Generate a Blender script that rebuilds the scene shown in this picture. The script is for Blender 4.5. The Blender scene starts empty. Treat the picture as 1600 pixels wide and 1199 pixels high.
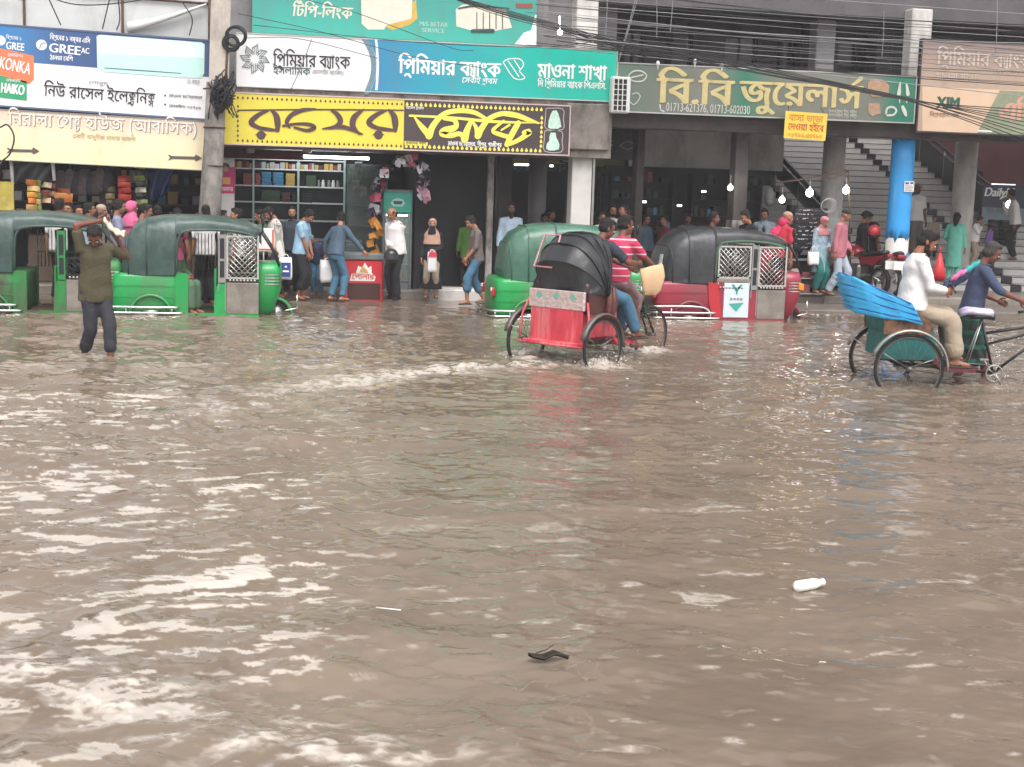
import bpy, math, random
import numpy as np
from mathutils import Vector, Matrix
from mathutils.geometry import tessellate_polygon, delaunay_2d_cdt
R = math.radians
random.seed(7)
rng = np.random.default_rng(11)
SC = bpy.context.scene
COL = SC.collection
PI = math.pi

# ------------------------------------------------------------------ camera
# world axes follow the street: X along the shop fronts, Y into the shops, Z up, still water at z = 0
F_PX, YAW, ROLL, EYE, HZN = 2200.0, R(10.5), 0.03, 2.25, 284.0
PITCH = math.atan((600 - HZN) / F_PX)
_f0 = Vector((math.sin(YAW), math.cos(YAW), 0)); _r0 = Vector((math.cos(YAW), -math.sin(YAW), 0)); _z = Vector((0, 0, 1))
CF = _f0 * math.cos(PITCH) - _z * math.sin(PITCH); _up = _f0 * math.sin(PITCH) + _z * math.cos(PITCH)
CR = _r0 * math.cos(ROLL) + _up * math.sin(ROLL); CU = -_r0 * math.sin(ROLL) + _up * math.cos(ROLL)
CE = Vector((0, 0, EYE))
cam_d = bpy.data.cameras.new('camera'); cam = bpy.data.objects.new('camera', cam_d); COL.objects.link(cam)
cam_d.sensor_width = 36; cam_d.lens = F_PX / 1600 * 36; cam_d.clip_end = 2000; cam_d.clip_start = 0.1
cam.matrix_world = Matrix(((CR.x, CU.x, -CF.x, CE.x), (CR.y, CU.y, -CF.y, CE.y), (CR.z, CU.z, -CF.z, CE.z), (0, 0, 0, 1)))
SC.camera = cam

# ------------------------------------------------------------------ sky, sun, exposure (bright overcast after rain)
SUN_EL, SUN_ROT = R(58), R(165)          # the sun stands behind the camera, slightly to the left
world = bpy.data.worlds.new('World'); SC.world = world; world.use_nodes = True
nt = world.node_tree
sky = nt.nodes.new('ShaderNodeTexSky'); sky.sky_type = 'NISHITA'; sky.sun_disc = False
sky.sun_elevation = SUN_EL; sky.sun_rotation = SUN_ROT; sky.air_density = 1.0; sky.dust_density = 4.0; sky.ozone_density = 1.0
hsv = nt.nodes.new('ShaderNodeHueSaturation'); hsv.inputs['Saturation'].default_value = 0.12
nt.links.new(sky.outputs[0], hsv.inputs['Color'])
warm = nt.nodes.new('ShaderNodeMix'); warm.data_type = 'RGBA'; warm.blend_type = 'MULTIPLY'; warm.inputs[0].default_value = 1
warm.inputs[7].default_value = (1.0, 0.975, 0.965, 1)
nt.links.new(hsv.outputs[0], warm.inputs[6]); nt.links.new(warm.outputs[2], nt.nodes['Background'].inputs[0])
nt.nodes['Background'].inputs[1].default_value = 0.15
sun_d = bpy.data.lights.new('sun', 'SUN'); sun = bpy.data.objects.new('sun', sun_d); COL.objects.link(sun)
sun_d.energy = .7; sun_d.angle = R(25); sun_d.color = (1.0, 0.96, 0.91)
sun.rotation_euler = (Vector((0.18, 0.55, -0.95))).to_track_quat('-Z', 'Y').to_euler()
SC.view_settings.view_transform = 'Standard'; SC.view_settings.look = 'None'; SC.view_settings.gamma = 1.0
SC.view_settings.exposure = 1.0

# ------------------------------------------------------------------ pixel (1600x1199 photo) -> real point
def ray(px, py): return CF + CR * ((px - 800) / F_PX) + CU * ((600 - py) / F_PX)
def onY(px, py, Y):
    d = ray(px, py); return CE + d * (Y / d.y)
def onZ(px, py, Z=0.0):
    d = ray(px, py); return CE + d * ((Z - EYE) / d.z)

# ------------------------------------------------------------------ objects
def tag(o, label=None, cat=None, group=None, kind=None):
    if label: o['label'] = label
    if cat: o['category'] = cat
    if group: o['group'] = group
    if kind: o['kind'] = kind
    return o
def thing(name, label, cat, loc=(0, 0, 0), rz=0.0, group=None):
    o = bpy.data.objects.new(name, None); COL.objects.link(o); o.location = loc; o.rotation_euler = (0, 0, rz)
    o.empty_display_size = 0.2
    return tag(o, label, cat, group)
def copy_tree(o, parent=None):
    c = o.copy(); COL.objects.link(c)
    if parent: c.parent = parent
    for ch in list(o.children): copy_tree(ch, c)
    return c

class MB:
    """collects faces of one mesh object; several materials by slot"""
    def __init__(s): s.v = []; s.f = []; s.m = []; s.s = []; s.mats = []; s.cur = 0
    def mat(s, m):
        if m not in s.mats: s.mats.append(m)
        s.cur = s.mats.index(m); return s
    def add(s, vs, fs, smooth=False, M=None):
        b = len(s.v)
        if M is not None: vs = [M @ Vector(v) for v in vs]
        s.v += [tuple(v) for v in vs]
        for f in fs: s.f.append(tuple(i + b for i in f)); s.m.append(s.cur); s.s.append(smooth)
        return s
    def box(s, x0, x1, y0, y1, z0, z1, M=None):
        vs = [(x, y, z) for x in (x0, x1) for y in (y0, y1) for z in (z0, z1)]
        return s.add(vs, [(0, 1, 3, 2), (4, 6, 7, 5), (0, 4, 5, 1), (2, 3, 7, 6), (0, 2, 6, 4), (1, 5, 7, 3)], False, M)
    def bbox(s, x0, x1, y0, y1, z0, z1, b=0.02, M=None):
        """box with chamfered edges"""
        b = min(b, (x1 - x0) / 2.1, (y1 - y0) / 2.1, (z1 - z0) / 2.1)
        vs, ids = [], {}
        for ix, (X, sx) in enumerate(((x0, 1), (x1, -1))):
            for iy, (Y, sy) in enumerate(((y0, 1), (y1, -1))):
                for iz, (Z, sz) in enumerate(((z0, 1), (z1, -1))):
                    for a in range(3):
                        p = [X + sx * b, Y + sy * b, Z + sz * b]; p[a] = (X, Y, Z)[a]
                        ids[ix, iy, iz, a] = len(vs); vs.append(tuple(p))
        g = lambda x, y, z, a: ids[x, y, z, a]
        fs = []
        for i in (0, 1):
            fs.append((g(i, 0, 0, 0), g(i, 1, 0, 0), g(i, 1, 1, 0), g(i, 0, 1, 0)))
            fs.append((g(0, i, 0, 1), g(1, i, 0, 1), g(1, i, 1, 1), g(0, i, 1, 1)))
            fs.append((g(0, 0, i, 2), g(1, 0, i, 2), g(1, 1, i, 2), g(0, 1, i, 2)))
        for i in (0, 1):
            for j in (0, 1):
                fs.append((g(0, i, j, 1), g(1, i, j, 1), g(1, i, j, 2), g(0, i, j, 2)))
                fs.append((g(i, 0, j, 0), g(i, 1, j, 0), g(i, 1, j, 2), g(i, 0, j, 2)))
                fs.append((g(i, j, 0, 0), g(i, j, 1, 0), g(i, j, 1, 1), g(i, j, 0, 1)))
                for k in (0, 1): fs.append((g(i, j, k, 0), g(i, j, k, 1), g(i, j, k, 2)))
        return s.add(vs, fs, False, M)
    def loft(s, rings, closed=True, cap=True, smooth=True, M=None):
        """rings: lists of points, equal length"""
        n = len(rings[0]); vs = [p for r in rings for p in r]; fs = []
        for i in range(len(rings) - 1):
            for j in range(n if closed else n - 1):
                k = (j + 1) % n
                fs.append((i * n + j, i * n + k, (i + 1) * n + k, (i + 1) * n + j))
        if cap and closed:
            for i, rv in ((0, True), (len(rings) - 1, False)):
                r = rings[i]; c = tuple(sum(p[a] for p in r) / n for a in range(3)); vs.append(c); ci = len(vs) - 1
                for j in range(n):
                    k = (j + 1) % n
                    fs.append((i * n + k, i * n + j, ci) if rv else (i * n + j, i * n + k, ci))
        return s.add(vs, fs, smooth, M)
    def tube(s, pts, r, n=8, cap=True, M=None, round_=False):
        pts = [Vector(p) for p in pts]
        if not hasattr(r, '__len__'): r = [r] * len(pts)
        r = list(r)
        if round_:
            d0 = (pts[0] - pts[1]).normalized(); d1 = (pts[-1] - pts[-2]).normalized()
            pts = [pts[0] + d0 * r[0] * .9, pts[0] + d0 * r[0] * .55] + pts + [pts[-1] + d1 * r[-1] * .55, pts[-1] + d1 * r[-1] * .9]
            r = [r[0] * .35, r[0] * .8] + r + [r[-1] * .8, r[-1] * .35]
        rings, ref = [], None
        for i, p in enumerate(pts):
            t = (pts[min(i + 1, len(pts) - 1)] - pts[max(i - 1, 0)])
            t = t.normalized() if t.length > 1e-9 else Vector((0, 0, 1))
            if ref is None:
                ref = Vector((0, 0, 1)) if abs(t.z) < .9 else Vector((1, 0, 0))
            a = (ref - t * ref.dot(t))
            a = a.normalized() if a.length > 1e-6 else t.orthogonal().normalized()
            ref = a; b = t.cross(a)
            rings.append([p + (a * math.cos(2 * PI * k / n) + b * math.sin(2 * PI * k / n)) * r[i] for k in range(n)])
        return s.loft(rings, True, cap, True, M)
    def ring(s, c, axis, rad, r, n=28, m=7, M=None, a0=0.0, a1=2 * PI):
        """torus (or arc) of tube radius r about axis"""
        c = Vector(c); ax = Vector(axis).normalized(); u = ax.orthogonal().normalized()
        if abs(ax.y) > .9: u = Vector((1, 0, 0))
        w = ax.cross(u); full = abs(a1 - a0 - 2 * PI) < 1e-6
        N = n if full else n + 1; rings = []
        for i in range(N):
            t = a0 + (a1 - a0) * i / n; d = u * math.cos(t) + w * math.sin(t)
            rings.append([c + d * (rad + r * math.cos(2 * PI * k / m)) + ax * (r * math.sin(2 * PI * k / m)) for k in range(m)])
        if full: rings.append(rings[0]); return s.loft(rings, True, False, True, M)
        return s.loft(rings, True, True, True, M)
    def ell(s, c, rx, ry, rz, n=14, m=9, M=None, A=None):
        c = Vector(c); vs = []; fs = []
        for i in range(1, m):
            t = PI * i / m
            for j in range(n):
                p = 2 * PI * j / n; q = Vector((rx * math.sin(t) * math.cos(p), ry * math.sin(t) * math.sin(p), rz * math.cos(t)))
                if A is not None: q = A @ q
                vs.append(c + q)
        e = Vector((0, 0, rz)); e = A @ e if A is not None else e
        vs += [c + e, c - e]; T, B = len(vs) - 2, len(vs) - 1
        for i in range(m - 2):
            for j in range(n):
                k = (j + 1) % n; fs.append((i * n + j, (i + 1) * n + j, (i + 1) * n + k, i * n + k))
        for j in range(n):
            k = (j + 1) % n; fs.append((T, j, k)); fs.append((B, (m - 2) * n + k, (m - 2) * n + j))
        return s.add(vs, fs, True, M)
    def lathe(s, prof, n=16, c=(0, 0, 0), A=None, M=None):
        """profile of (radius, height) turned about Z (or A @ Z)"""
        c = Vector(c); rings = []
        for r, z in prof:
            g = [Vector((r * math.cos(2 * PI * k / n), r * math.sin(2 * PI * k / n), z)) for k in range(n)]
            rings.append([c + (A @ p if A is not None else p) for p in g])
        return s.loft(rings, True, True, True, M)
    def prism(s, poly, y0, y1, M=None, smooth=False):
        """polygon in XZ pulled along Y, capped"""
        n = len(poly); vs = [(p[0], y0, p[1]) for p in poly] + [(p[0], y1, p[1]) for p in poly]
        fs = [(j, (j + 1) % n, n + (j + 1) % n, n + j) for j in range(n)]
        for t in tessellate_polygon([[Vector((p[0], p[1], 0)) for p in poly]]):
            fs.append(tuple(t)); fs.append(tuple(n + i for i in reversed(t)))
        return s.add(vs, fs, smooth, M)
    def build(s, name, mats=None, parent=None, loc=None, rot=None, flat=False):
        me = bpy.data.meshes.new(name); me.from_pydata(s.v, [], s.f)
        ms = s.mats if s.mats else (mats if isinstance(mats, (list, tuple)) else [mats])
        if s.mats and mats is not None and not isinstance(mats, (list, tuple)) and mats not in ms: ms = [mats]
        for m in ms: me.materials.append(m)
        me.polygons.foreach_set('material_index', s.m if s.mats else [0] * len(s.f))
        me.polygons.foreach_set('use_smooth', [x and not flat for x in s.s]); me.update()
        o = bpy.data.objects.new(name, me); COL.objects.link(o)
        if parent: o.parent = parent
        if loc is not None: o.location = loc
        if rot is not None: o.rotation_euler = rot
        return o

def catmull(pts, k=6):
    """smooth path through points of any dimension"""
    P = [np.array(p, float) for p in pts]; P = [2 * P[0] - P[1]] + P + [2 * P[-1] - P[-2]]; out = []
    for i in range(1, len(P) - 2):
        for j in range(k):
            t = j / k; a, b, c, d = P[i - 1], P[i], P[i + 1], P[i + 2]
            out.append(.5 * (2 * b + (c - a) * t + (2 * a - 5 * b + 4 * c - d) * t * t + (3 * b - a - 3 * c + d) * t ** 3))
    out.append(P[-2]); return out

# ------------------------------------------------------------------ materials
def lin(c):
    if isinstance(c, str): c = tuple(int(c[i:i + 2], 16) for i in (0, 2, 4))
    return tuple((x / 255 / 12.92) if x / 255 <= .04045 else ((x / 255 + .055) / 1.055) ** 2.4 for x in c)
_mats = {}
def mat(name, col, rough=.6, metal=0.0, var=.15, scale=6.0, bump=0.0, bscale=None, dirt=0.0, dirtcol='5a5148', spec=None, k=1.0, coat=0.0, stretch=None):
    if name in _mats: return _mats[name]
    c = [min(1, x * k) for x in lin(col)]
    m = bpy.data.materials.new(name); m.use_nodes = True; t = m.node_tree; b = t.nodes['Principled BSDF']
    b.inputs['Roughness'].default_value = rough; b.inputs['Metallic'].default_value = metal
    if spec is not None: b.inputs['Specular IOR Level'].default_value = spec
    if coat: b.inputs['Coat Weight'].default_value = coat; b.inputs['Coat Roughness'].default_value = .15
    tc = t.nodes.new('ShaderNodeTexCoord'); co = tc.outputs['Object']
    if stretch:
        mp = t.nodes.new('ShaderNodeMapping'); mp.inputs['Scale'].default_value = stretch; t.links.new(co, mp.inputs[0]); co = mp.outputs[0]
    n = t.nodes.new('ShaderNodeTexNoise'); n.inputs['Scale'].default_value = scale; n.inputs['Detail'].default_value = 5; n.inputs['Roughness'].default_value = .6
    t.links.new(co, n.inputs['Vector'])
    r = t.nodes.new('ShaderNodeValToRGB'); r.color_ramp.elements[0].position = .3; r.color_ramp.elements[1].position = .7
    r.color_ramp.elements[0].color = (*[x * (1 - var) for x in c], 1); r.color_ramp.elements[1].color = (*[min(1, x * (1 + var * .7)) for x in c], 1)
    t.links.new(n.outputs['Fac'], r.inputs[0]); out = r.outputs[0]
    if dirt:
        n2 = t.nodes.new('ShaderNodeTexNoise'); n2.inputs['Scale'].default_value = scale * .45; n2.inputs['Detail'].default_value = 8; n2.inputs['Roughness'].default_value = .72
        mp2 = t.nodes.new('ShaderNodeMapping'); mp2.inputs['Location'].default_value = (3.1, 7.7, 1.3); mp2.inputs['Scale'].default_value = (1, 1, .45)
        t.links.new(co, mp2.inputs[0]); t.links.new(mp2.outputs[0], n2.inputs['Vector'])
        r2 = t.nodes.new('ShaderNodeValToRGB'); r2.color_ramp.elements[0].position = .62 - .25 * dirt; r2.color_ramp.elements[1].position = .8 - .2 * dirt
        r2.color_ramp.elements[0].color = (0, 0, 0, 1); r2.color_ramp.elements[1].color = (min(1, dirt * 1.3),) * 3 + (1,)
        t.links.new(n2.outputs['Fac'], r2.inputs[0])
        mx = t.nodes.new('ShaderNodeMix'); mx.data_type = 'RGBA'; t.links.new(r2.outputs[0], mx.inputs[0]); t.links.new(out, mx.inputs[6])
        mx.inputs[7].default_value = (*lin(dirtcol), 1); out = mx.outputs[2]
    t.links.new(out, b.inputs['Base Color'])
    if bump:
        n3 = t.nodes.new('ShaderNodeTexNoise'); n3.inputs['Scale'].default_value = bscale or scale * 4; n3.inputs['Detail'].default_value = 4
        t.links.new(co, n3.inputs['Vector']); bp = t.nodes.new('ShaderNodeBump'); bp.inputs['Strength'].default_value = bump; bp.inputs['Distance'].default_value = .02
        t.links.new(n3.outputs['Fac'], bp.inputs['Height']); t.links.new(bp.outputs[0], b.inputs['Normal'])
    _mats[name] = m; return m
def emit(name, col, strength):
    if name in _mats: return _mats[name]
    m = bpy.data.materials.new(name); m.use_nodes = True; b = m.node_tree.nodes['Principled BSDF']
    b.inputs['Base Color'].default_value = (*lin(col), 1); b.inputs['Emission Color'].default_value = (*lin(col), 1); b.inputs['Emission Strength'].default_value = strength
    _mats[name] = m; return m
def stripes(name, ca, cb, axis, period, duty=.5, rough=.8, axis2=None, cc=None, period2=None, duty2=.5):
    """woven stripes (or checks) along object axes"""
    if name in _mats: return _mats[name]
    m = mat(name, ca, rough, var=.1, scale=12, bump=.2, bscale=25); t = m.node_tree; b = t.nodes['Principled BSDF']
    src = b.inputs['Base Color'].links[0].from_socket
    tc = t.nodes.new('ShaderNodeTexCoord'); sp = t.nodes.new('ShaderNodeSeparateXYZ'); t.links.new(tc.outputs['Object'], sp.inputs[0])
    def band(ax, per, du, src, c):
        a = t.nodes.new('ShaderNodeMath'); a.operation = 'DIVIDE'; t.links.new(sp.outputs[ax], a.inputs[0]); a.inputs[1].default_value = per
        f = t.nodes.new('ShaderNodeMath'); f.operation = 'FRACT'; t.links.new(a.outputs[0], f.inputs[0])
        g = t.nodes.new('ShaderNodeMath'); g.operation = 'LESS_THAN'; t.links.new(f.outputs[0], g.inputs[0]); g.inputs[1].default_value = du
        mx = t.nodes.new('ShaderNodeMix'); mx.data_type = 'RGBA'; t.links.new(g.outputs[0], mx.inputs[0]); t.links.new(src, mx.inputs[6]); mx.inputs[7].default_value = (*lin(c), 1)
        return mx.outputs[2]
    src = band('XYZ'.index(axis), period, duty, src, cb)
    if axis2: src = band('XYZ'.index(axis2), period2 or period, duty2, src, cc or cb)
    t.links.new(src, b.inputs['Base Color']); return m
def glass(name, col='c8d8d4', rough=.05, alpha=.25):
    if name in _mats: return _mats[name]
    m = bpy.data.materials.new(name); m.use_nodes = True; b = m.node_tree.nodes['Principled BSDF']
    b.inputs['Base Color'].default_value = (*lin(col), 1); b.inputs['Roughness'].default_value = rough; b.inputs['Alpha'].default_value = alpha
    _mats[name] = m; return m
# ------------------------------------------------------------------ lettering (Bengali is laid out by hand: the built-in font has the letters, not the joined forms)
_gl = {}
def _curve_polys(ch):
    cu = bpy.data.curves.new('glyph', 'FONT'); cu.body = ch; cu.size = 1; o = bpy.data.objects.new('glyph', cu); COL.objects.link(o)
    bpy.context.view_layer.update()
    dg = bpy.context.evaluated_depsgraph_get(); c2 = o.evaluated_get(dg).to_curve(dg, apply_modifiers=False); polys = []
    for sp in c2.splines:
        bp = sp.bezier_points; n = len(bp); P = []
        if n < 2: continue
        for i in range(n):
            a, b = bp[i], bp[(i + 1) % n]; p0, p1, p2, p3 = a.co, a.handle_right, b.handle_left, b.co
            st = abs((p1 - p0).cross(p3 - p0).z) + abs((p2 - p0).cross(p3 - p0).z) < 1e-6
            for k in range(1 if st else 4):
                t = k / 4; P.append((p0 * (1 - t) ** 3 + p1 * (3 * t * (1 - t) ** 2) + p2 * (3 * t * t * (1 - t)) + p3 * t ** 3).to_2d())
        Q = [P[0]]
        for p in P[1:]:
            if (p - Q[-1]).length > 1e-4: Q.append(p)
        if len(Q) > 2: polys.append(Q)
    bpy.data.objects.remove(o); return polys
def _width(s):
    cu = bpy.data.curves.new('glyph', 'FONT'); cu.body = s; cu.size = 1; o = bpy.data.objects.new('glyph', cu); COL.objects.link(o)
    bpy.context.view_layer.update(); w = o.dimensions.x; bpy.data.objects.remove(o); return w
def _area(p): return .5 * sum(p[i].x * p[(i + 1) % len(p)].y - p[(i + 1) % len(p)].x * p[i].y for i in range(len(p)))
def _wind(c, p):
    w = 0
    for i in range(len(p)):
        a, b = p[i - 1], p[i]
        if (a.y <= c.y) != (b.y <= c.y):
            k = (b.x - a.x) * (c.y - a.y) - (c.x - a.x) * (b.y - a.y)
            if a.y <= c.y and k > 0: w += 1
            elif a.y > c.y and k < 0: w -= 1
    return w
def glyph(ch):
    """(advance, vertices, triangles) of one character at size 1"""
    if ch in _gl: return _gl[ch]
    base = '\u0995' if ord(ch) > 0x900 else 'H'
    adv = _width(base + ch + base) - _width(base + base)
    vs, ts = [], []
    if ch != ' ':
        polys = [p for p in _curve_polys(ch) if abs(_area(p)) > 1e-5]
        if polys:
            P, E = [], []
            for p in polys:
                b0 = len(P); P += p; E += [(b0 + i, b0 + (i + 1) % len(p)) for i in range(len(p))]
            r = delaunay_2d_cdt(P, E, [], 0, 1e-5); vs = [(p.x, p.y, 0) for p in r[0]]
            for f in r[2]:                      # keep what the outlines wind round (they may cross themselves)
                c = sum((r[0][i] for i in f), Vector((0, 0))) / len(f)
                if sum(_wind(c, p) for p in polys): ts.append(tuple(f))
    _gl[ch] = (adv, vs, ts); return _gl[ch]
def _stroke2(pts, w):
    """flat ribbon through 2-D points; w a number or per-point widths"""
    P = [Vector(p[:2]) for p in pts]; n = len(P)
    W = [w] * n if not hasattr(w, '__len__') else w
    vs, ts = [], []
    for i in range(n):
        t = (P[min(i + 1, n - 1)] - P[max(i - 1, 0)]); t = t.normalized() if t.length > 1e-9 else Vector((1, 0)); nn = Vector((-t.y, t.x)) * W[i] / 2
        vs += [(*(P[i] + nn), 0), (*(P[i] - nn), 0)]
    for i in range(n - 1): ts.append((2 * i, 2 * i + 1, 2 * i + 3, 2 * i + 2))
    return vs, ts
BENG_TOP = .60
_PRE = '\u09bf\u09c7\u09c8'
def visual(t):
    """logical Bengali -> the order the signs are drawn in (vowel signs that stand before their letter)"""
    t = t.replace('\u09af\u09bc', '\u09df').replace('\u09a1\u09bc', '\u09dc').replace('\u09cb', '\u09c7\u09be')
    out, start, i = [], 0, 0
    while i < len(t):
        c = t[i]
        if c == '{':
            j = t.index('}', i); tok = t[i:j + 1]; i = j + 1
            if '/' in tok: start = len(out)
            out.append(tok); continue
        if c in _PRE: out.insert(start, c)
        else:
            if not (0x981 <= ord(c) <= 0x983 or 0x9be <= ord(c) <= 0x9cd): start = len(out)
            out.append(c)
        i += 1
    return ''.join(out)
def compose(text):
    text = visual(text)
    """mark-up: {ra} {ya} {reph} strokes, {a/b} stacked pair; returns vertices, faces, width"""
    V, T = [], []; x = 0.0; i = 0; last = 0.0
    def put(vs, ts, sx, dx, dy, dz=0):
        b = len(V); V.extend([(v[0] * sx + dx, v[1] * sx + dy, v[2] + dz) for v in vs]); T.extend([tuple(b + q for q in t) for t in ts])
    while i < len(text):
        if text[i] == '{':
            j = text.index('}', i); tok = text[i + 1:j]; i = j + 1
            if tok == 'ra': vs, ts = _stroke2([(-.42, -.1), (-.34, .0), (-.2, -.01), (-.06, -.16)], [.05, .085, .085, .06]); put(vs, ts, 1, x - .2, -.03, .0006)
            elif tok == 'ya':
                vs, ts = _stroke2([(.02, .5), (.1, .3), (.07, .06), (.0, .1), (.12, .02), (.26, -.04)], .065); put(vs, ts, 1, x, 0, .0006)
                vs, ts = _stroke2([(.26, .58), (.26, -.05)], .07); put(vs, ts, 1, x, 0, .0009)
                vs, ts = _stroke2([(-.03, .585), (.34, .585)], .065); put(vs, ts, 1, x, 0, .0012); x += .33
            elif tok == 'reph': vs, ts = _stroke2([(-.3, .64), (-.16, .74), (-.03, .86)], [.04, .075, .09]); put(vs, ts, 1, x, 0, .0006)
            else:
                a, b = tok.split('/')
                aa, va, ta = glyph(a); ab, vb, tb = glyph(b); w = max(aa, ab) * .72
                put(va, ta, .66, x + (w - aa * .66) / 2, .21); put(vb, tb, .58, x + (w - ab * .58) / 2, -.17, .0006)
                vs, ts = _stroke2([(-.02, .585), (w + .02, .585)], .065); put(vs, ts, 1, x, 0, .0009); x += w
            continue
        adv, vs, ts = glyph(text[i]); put(vs, ts, 1, x, 0); x += adv; i += 1
    return V, T, x
def letter(mb, text, x0, z0, width=None, height=None, bold=0.0, slant=0.0, tilt=0.0, y=-.004):
    """write into mb on the plane facing -Y, lower left (x0,z0); height = height of a capital / a Bengali letter body"""
    V, T, w = compose(text)
    h = height / .62 if height else width / w
    sx = width / w if width else h
    ct, st = math.cos(tilt), math.sin(tilt)
    for n, dx in enumerate((0.0,) if not bold else (-bold, 0, bold)):
        vs = []
        for v in V:
            a = (v[0] + dx + v[1] * slant) * sx; c = (v[1] + (.4 * dx if n else 0)) * h
            vs.append((x0 + a * ct - c * st, y - v[2] * .8 - n * .0012, z0 + a * st + c * ct))
        mb.add(vs, T)
    return w * sx
def ribbon(mb, pts, y=-.004, k=7):
    """brush stroke on the plane facing -Y: points (x, z, width)"""
    P = catmull(pts, k); vs, ts = _stroke2([(p[0], p[1]) for p in P], [max(p[2], .001) for p in P])
    mb.add([(v[0], y, v[1]) for v in vs], ts)
    for e in (P[0], P[-1]):
        if e[2] > .02: disc(mb, e[0], e[1], e[2] * .48, y - .0007)
def disc(mb, x, z, r, y=-.004, n=14, rz=None):
    mb.add([(x + r * math.cos(2 * PI * i / n), y, z + (rz or r) * math.sin(2 * PI * i / n)) for i in range(n)], [tuple(range(n))])
def poly(mb, pts, y=-.004):
    mb.add([(p[0], y, p[1]) for p in pts], [tuple(t) for t in tessellate_polygon([[Vector((p[0], p[1], 0)) for p in pts]])])
def rect(mb, x0, x1, z0, z1, y=-.004): mb.add([(x0, y, z0), (x1, y, z0), (x1, y, z1), (x0, y, z1)], [(0, 1, 2, 3)])
def dev(mb, M):  # transform everything collected so far
    mb.v = [tuple(M @ Vector(v)) for v in mb.v]; return mb
# ------------------------------------------------------------------ materials used in several places
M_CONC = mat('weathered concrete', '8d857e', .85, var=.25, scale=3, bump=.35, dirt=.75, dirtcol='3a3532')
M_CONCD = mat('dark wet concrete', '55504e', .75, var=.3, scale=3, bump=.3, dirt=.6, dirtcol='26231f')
M_GREYP = mat('grey painted plaster', '8b8a8c', .8, var=.12, scale=2, bump=.15, dirt=.5, dirtcol='4c4848')
M_GREYD = mat('grimy shaded grey plaster', '5b595c', .85, var=.2, scale=2, bump=.15, dirt=.5, dirtcol='332f30')  # base grey darkened to carry the shade under the upper overhang
M_WHITEP = mat('white painted plaster', 'd2cfcb', .75, var=.1, scale=2, bump=.15, dirt=.6, dirtcol='77706a')
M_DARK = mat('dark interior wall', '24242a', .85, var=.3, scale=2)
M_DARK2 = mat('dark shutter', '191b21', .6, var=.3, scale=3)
M_STEEL = mat('bare steel', 'a9a9a6', .35, .9, var=.15, scale=9, dirt=.25, dirtcol='5d554d')
M_CHROME = mat('polished steel', 'd6d6d2', .2, .95, var=.08, scale=14)
M_BLACK = mat('black rubber', '17171a', .7, var=.2, scale=12, bump=.2)
M_BLKP = mat('black plastic', '1b1c20', .45, var=.2, scale=8)
M_WHITE = mat('white enamel', 'e4e4e2', .45, var=.05, scale=5, dirt=.15)
M_TILE = mat('pale stair tile', 'bfbdbb', .4, var=.1, scale=2.5, dirt=.3, dirtcol='8a827a')
M_BTILE = mat('black stair tile', '1d1c20', .35, var=.2, scale=4)
M_GLASS = glass('shop glass', 'a8bcb8', .08, .22)
M_BULB = emit('lit bulb', 'fffaf0', 14)
M_TUBE = emit('lit tube', 'f4fbff', 5)
M_RUST = mat('rusty iron', '5c4638', .8, .3, var=.4, scale=10, bump=.4)

# ------------------------------------------------------------------ ground, pavement, water
b = MB(); b.box(-95, 95, -95, 95, -.7, -.35)
tag(b.build('road', mat('drowned asphalt', '4a463f', .9, var=.3, scale=2)), kind='structure')
b = MB(); b.bbox(-12, 8.6, 26.35, 34, -.3, .17, .03); b.bbox(8.6, 40, 26.2, 40, -.3, .2, .03)
tag(b.build('pavement', mat('wet paving', '857d74', .5, var=.25, scale=3, bump=.2, dirt=.5, dirtcol='4d463f')), kind='structure')
b = MB()
b.bbox(9.0, 24, 24.6, 26.16, -.3, .055, .02); b.bbox(-9.6, 8.9, 25.3, 26.3, -.3, -.03, .02)
tag(b.build('kerb', mat('wet kerb concrete', '6f675f', .45, var=.3, scale=3, bump=.2, dirt=.5, dirtcol='453e38')), kind='structure')

def hash_wave():
    """random wave set: (kx, ky, amplitude, phase), short waves mostly running across the street"""
    W = []
    for i in range(90):
        lam = .085 * (1.9 / .085) ** (i / 89.0) * random.uniform(.9, 1.1)
        th = random.gauss(R(78), R(32)) if i % 3 else random.uniform(0, 2 * PI)
        k = 2 * PI / lam; W.append((k * math.cos(th), k * math.sin(th), lam * .0046 * random.uniform(.6, 1.4) * (1.15 if lam < .4 else .9 if lam < .9 else .5), random.uniform(0, 2 * PI)))
    return W
def vnoise(x, y, seed, sc):
    """smooth value noise"""
    g = np.random.default_rng(seed).random((64, 64)); u = x * sc; v = y * sc; iu = np.floor(u).astype(int); iv = np.floor(v).astype(int)
    fu = u - iu; fv = v - iv; fu = fu * fu * (3 - 2 * fu); fv = fv * fv * (3 - 2 * fv); a = lambda i, j: g[(iu + i) % 64, (iv + j) % 64]
    return (a(0, 0) * (1 - fu) + a(1, 0) * fu) * (1 - fv) + (a(0, 1) * (1 - fu) + a(1, 1) * fu) * fv
def fbm(x, y, seed, sc, o=4):
    s = 0; amp = .5
    for i in range(o): s = s + amp * vnoise(x, y, seed + i, sc * 2 ** i); amp *= .5
    return s
def seg_dist(x, y, a, b_):
    ax, ay = a; bx, by = b_; dx, dy = bx - ax, by - ay; L2 = dx * dx + dy * dy
    t = np.clip(((x - ax) * dx + (y - ay) * dy) / L2, 0, 1)
    return np.hypot(x - ax - t * dx, y - ay - t * dy), t
RICK = (3.89, 17.46, R(39))          # red rickshaw: axle centre and heading
RICK2 = (7.64, 15.82, R(-10))          # blue-hooded rickshaw
WADER = (-1.94, 17.75)
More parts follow.
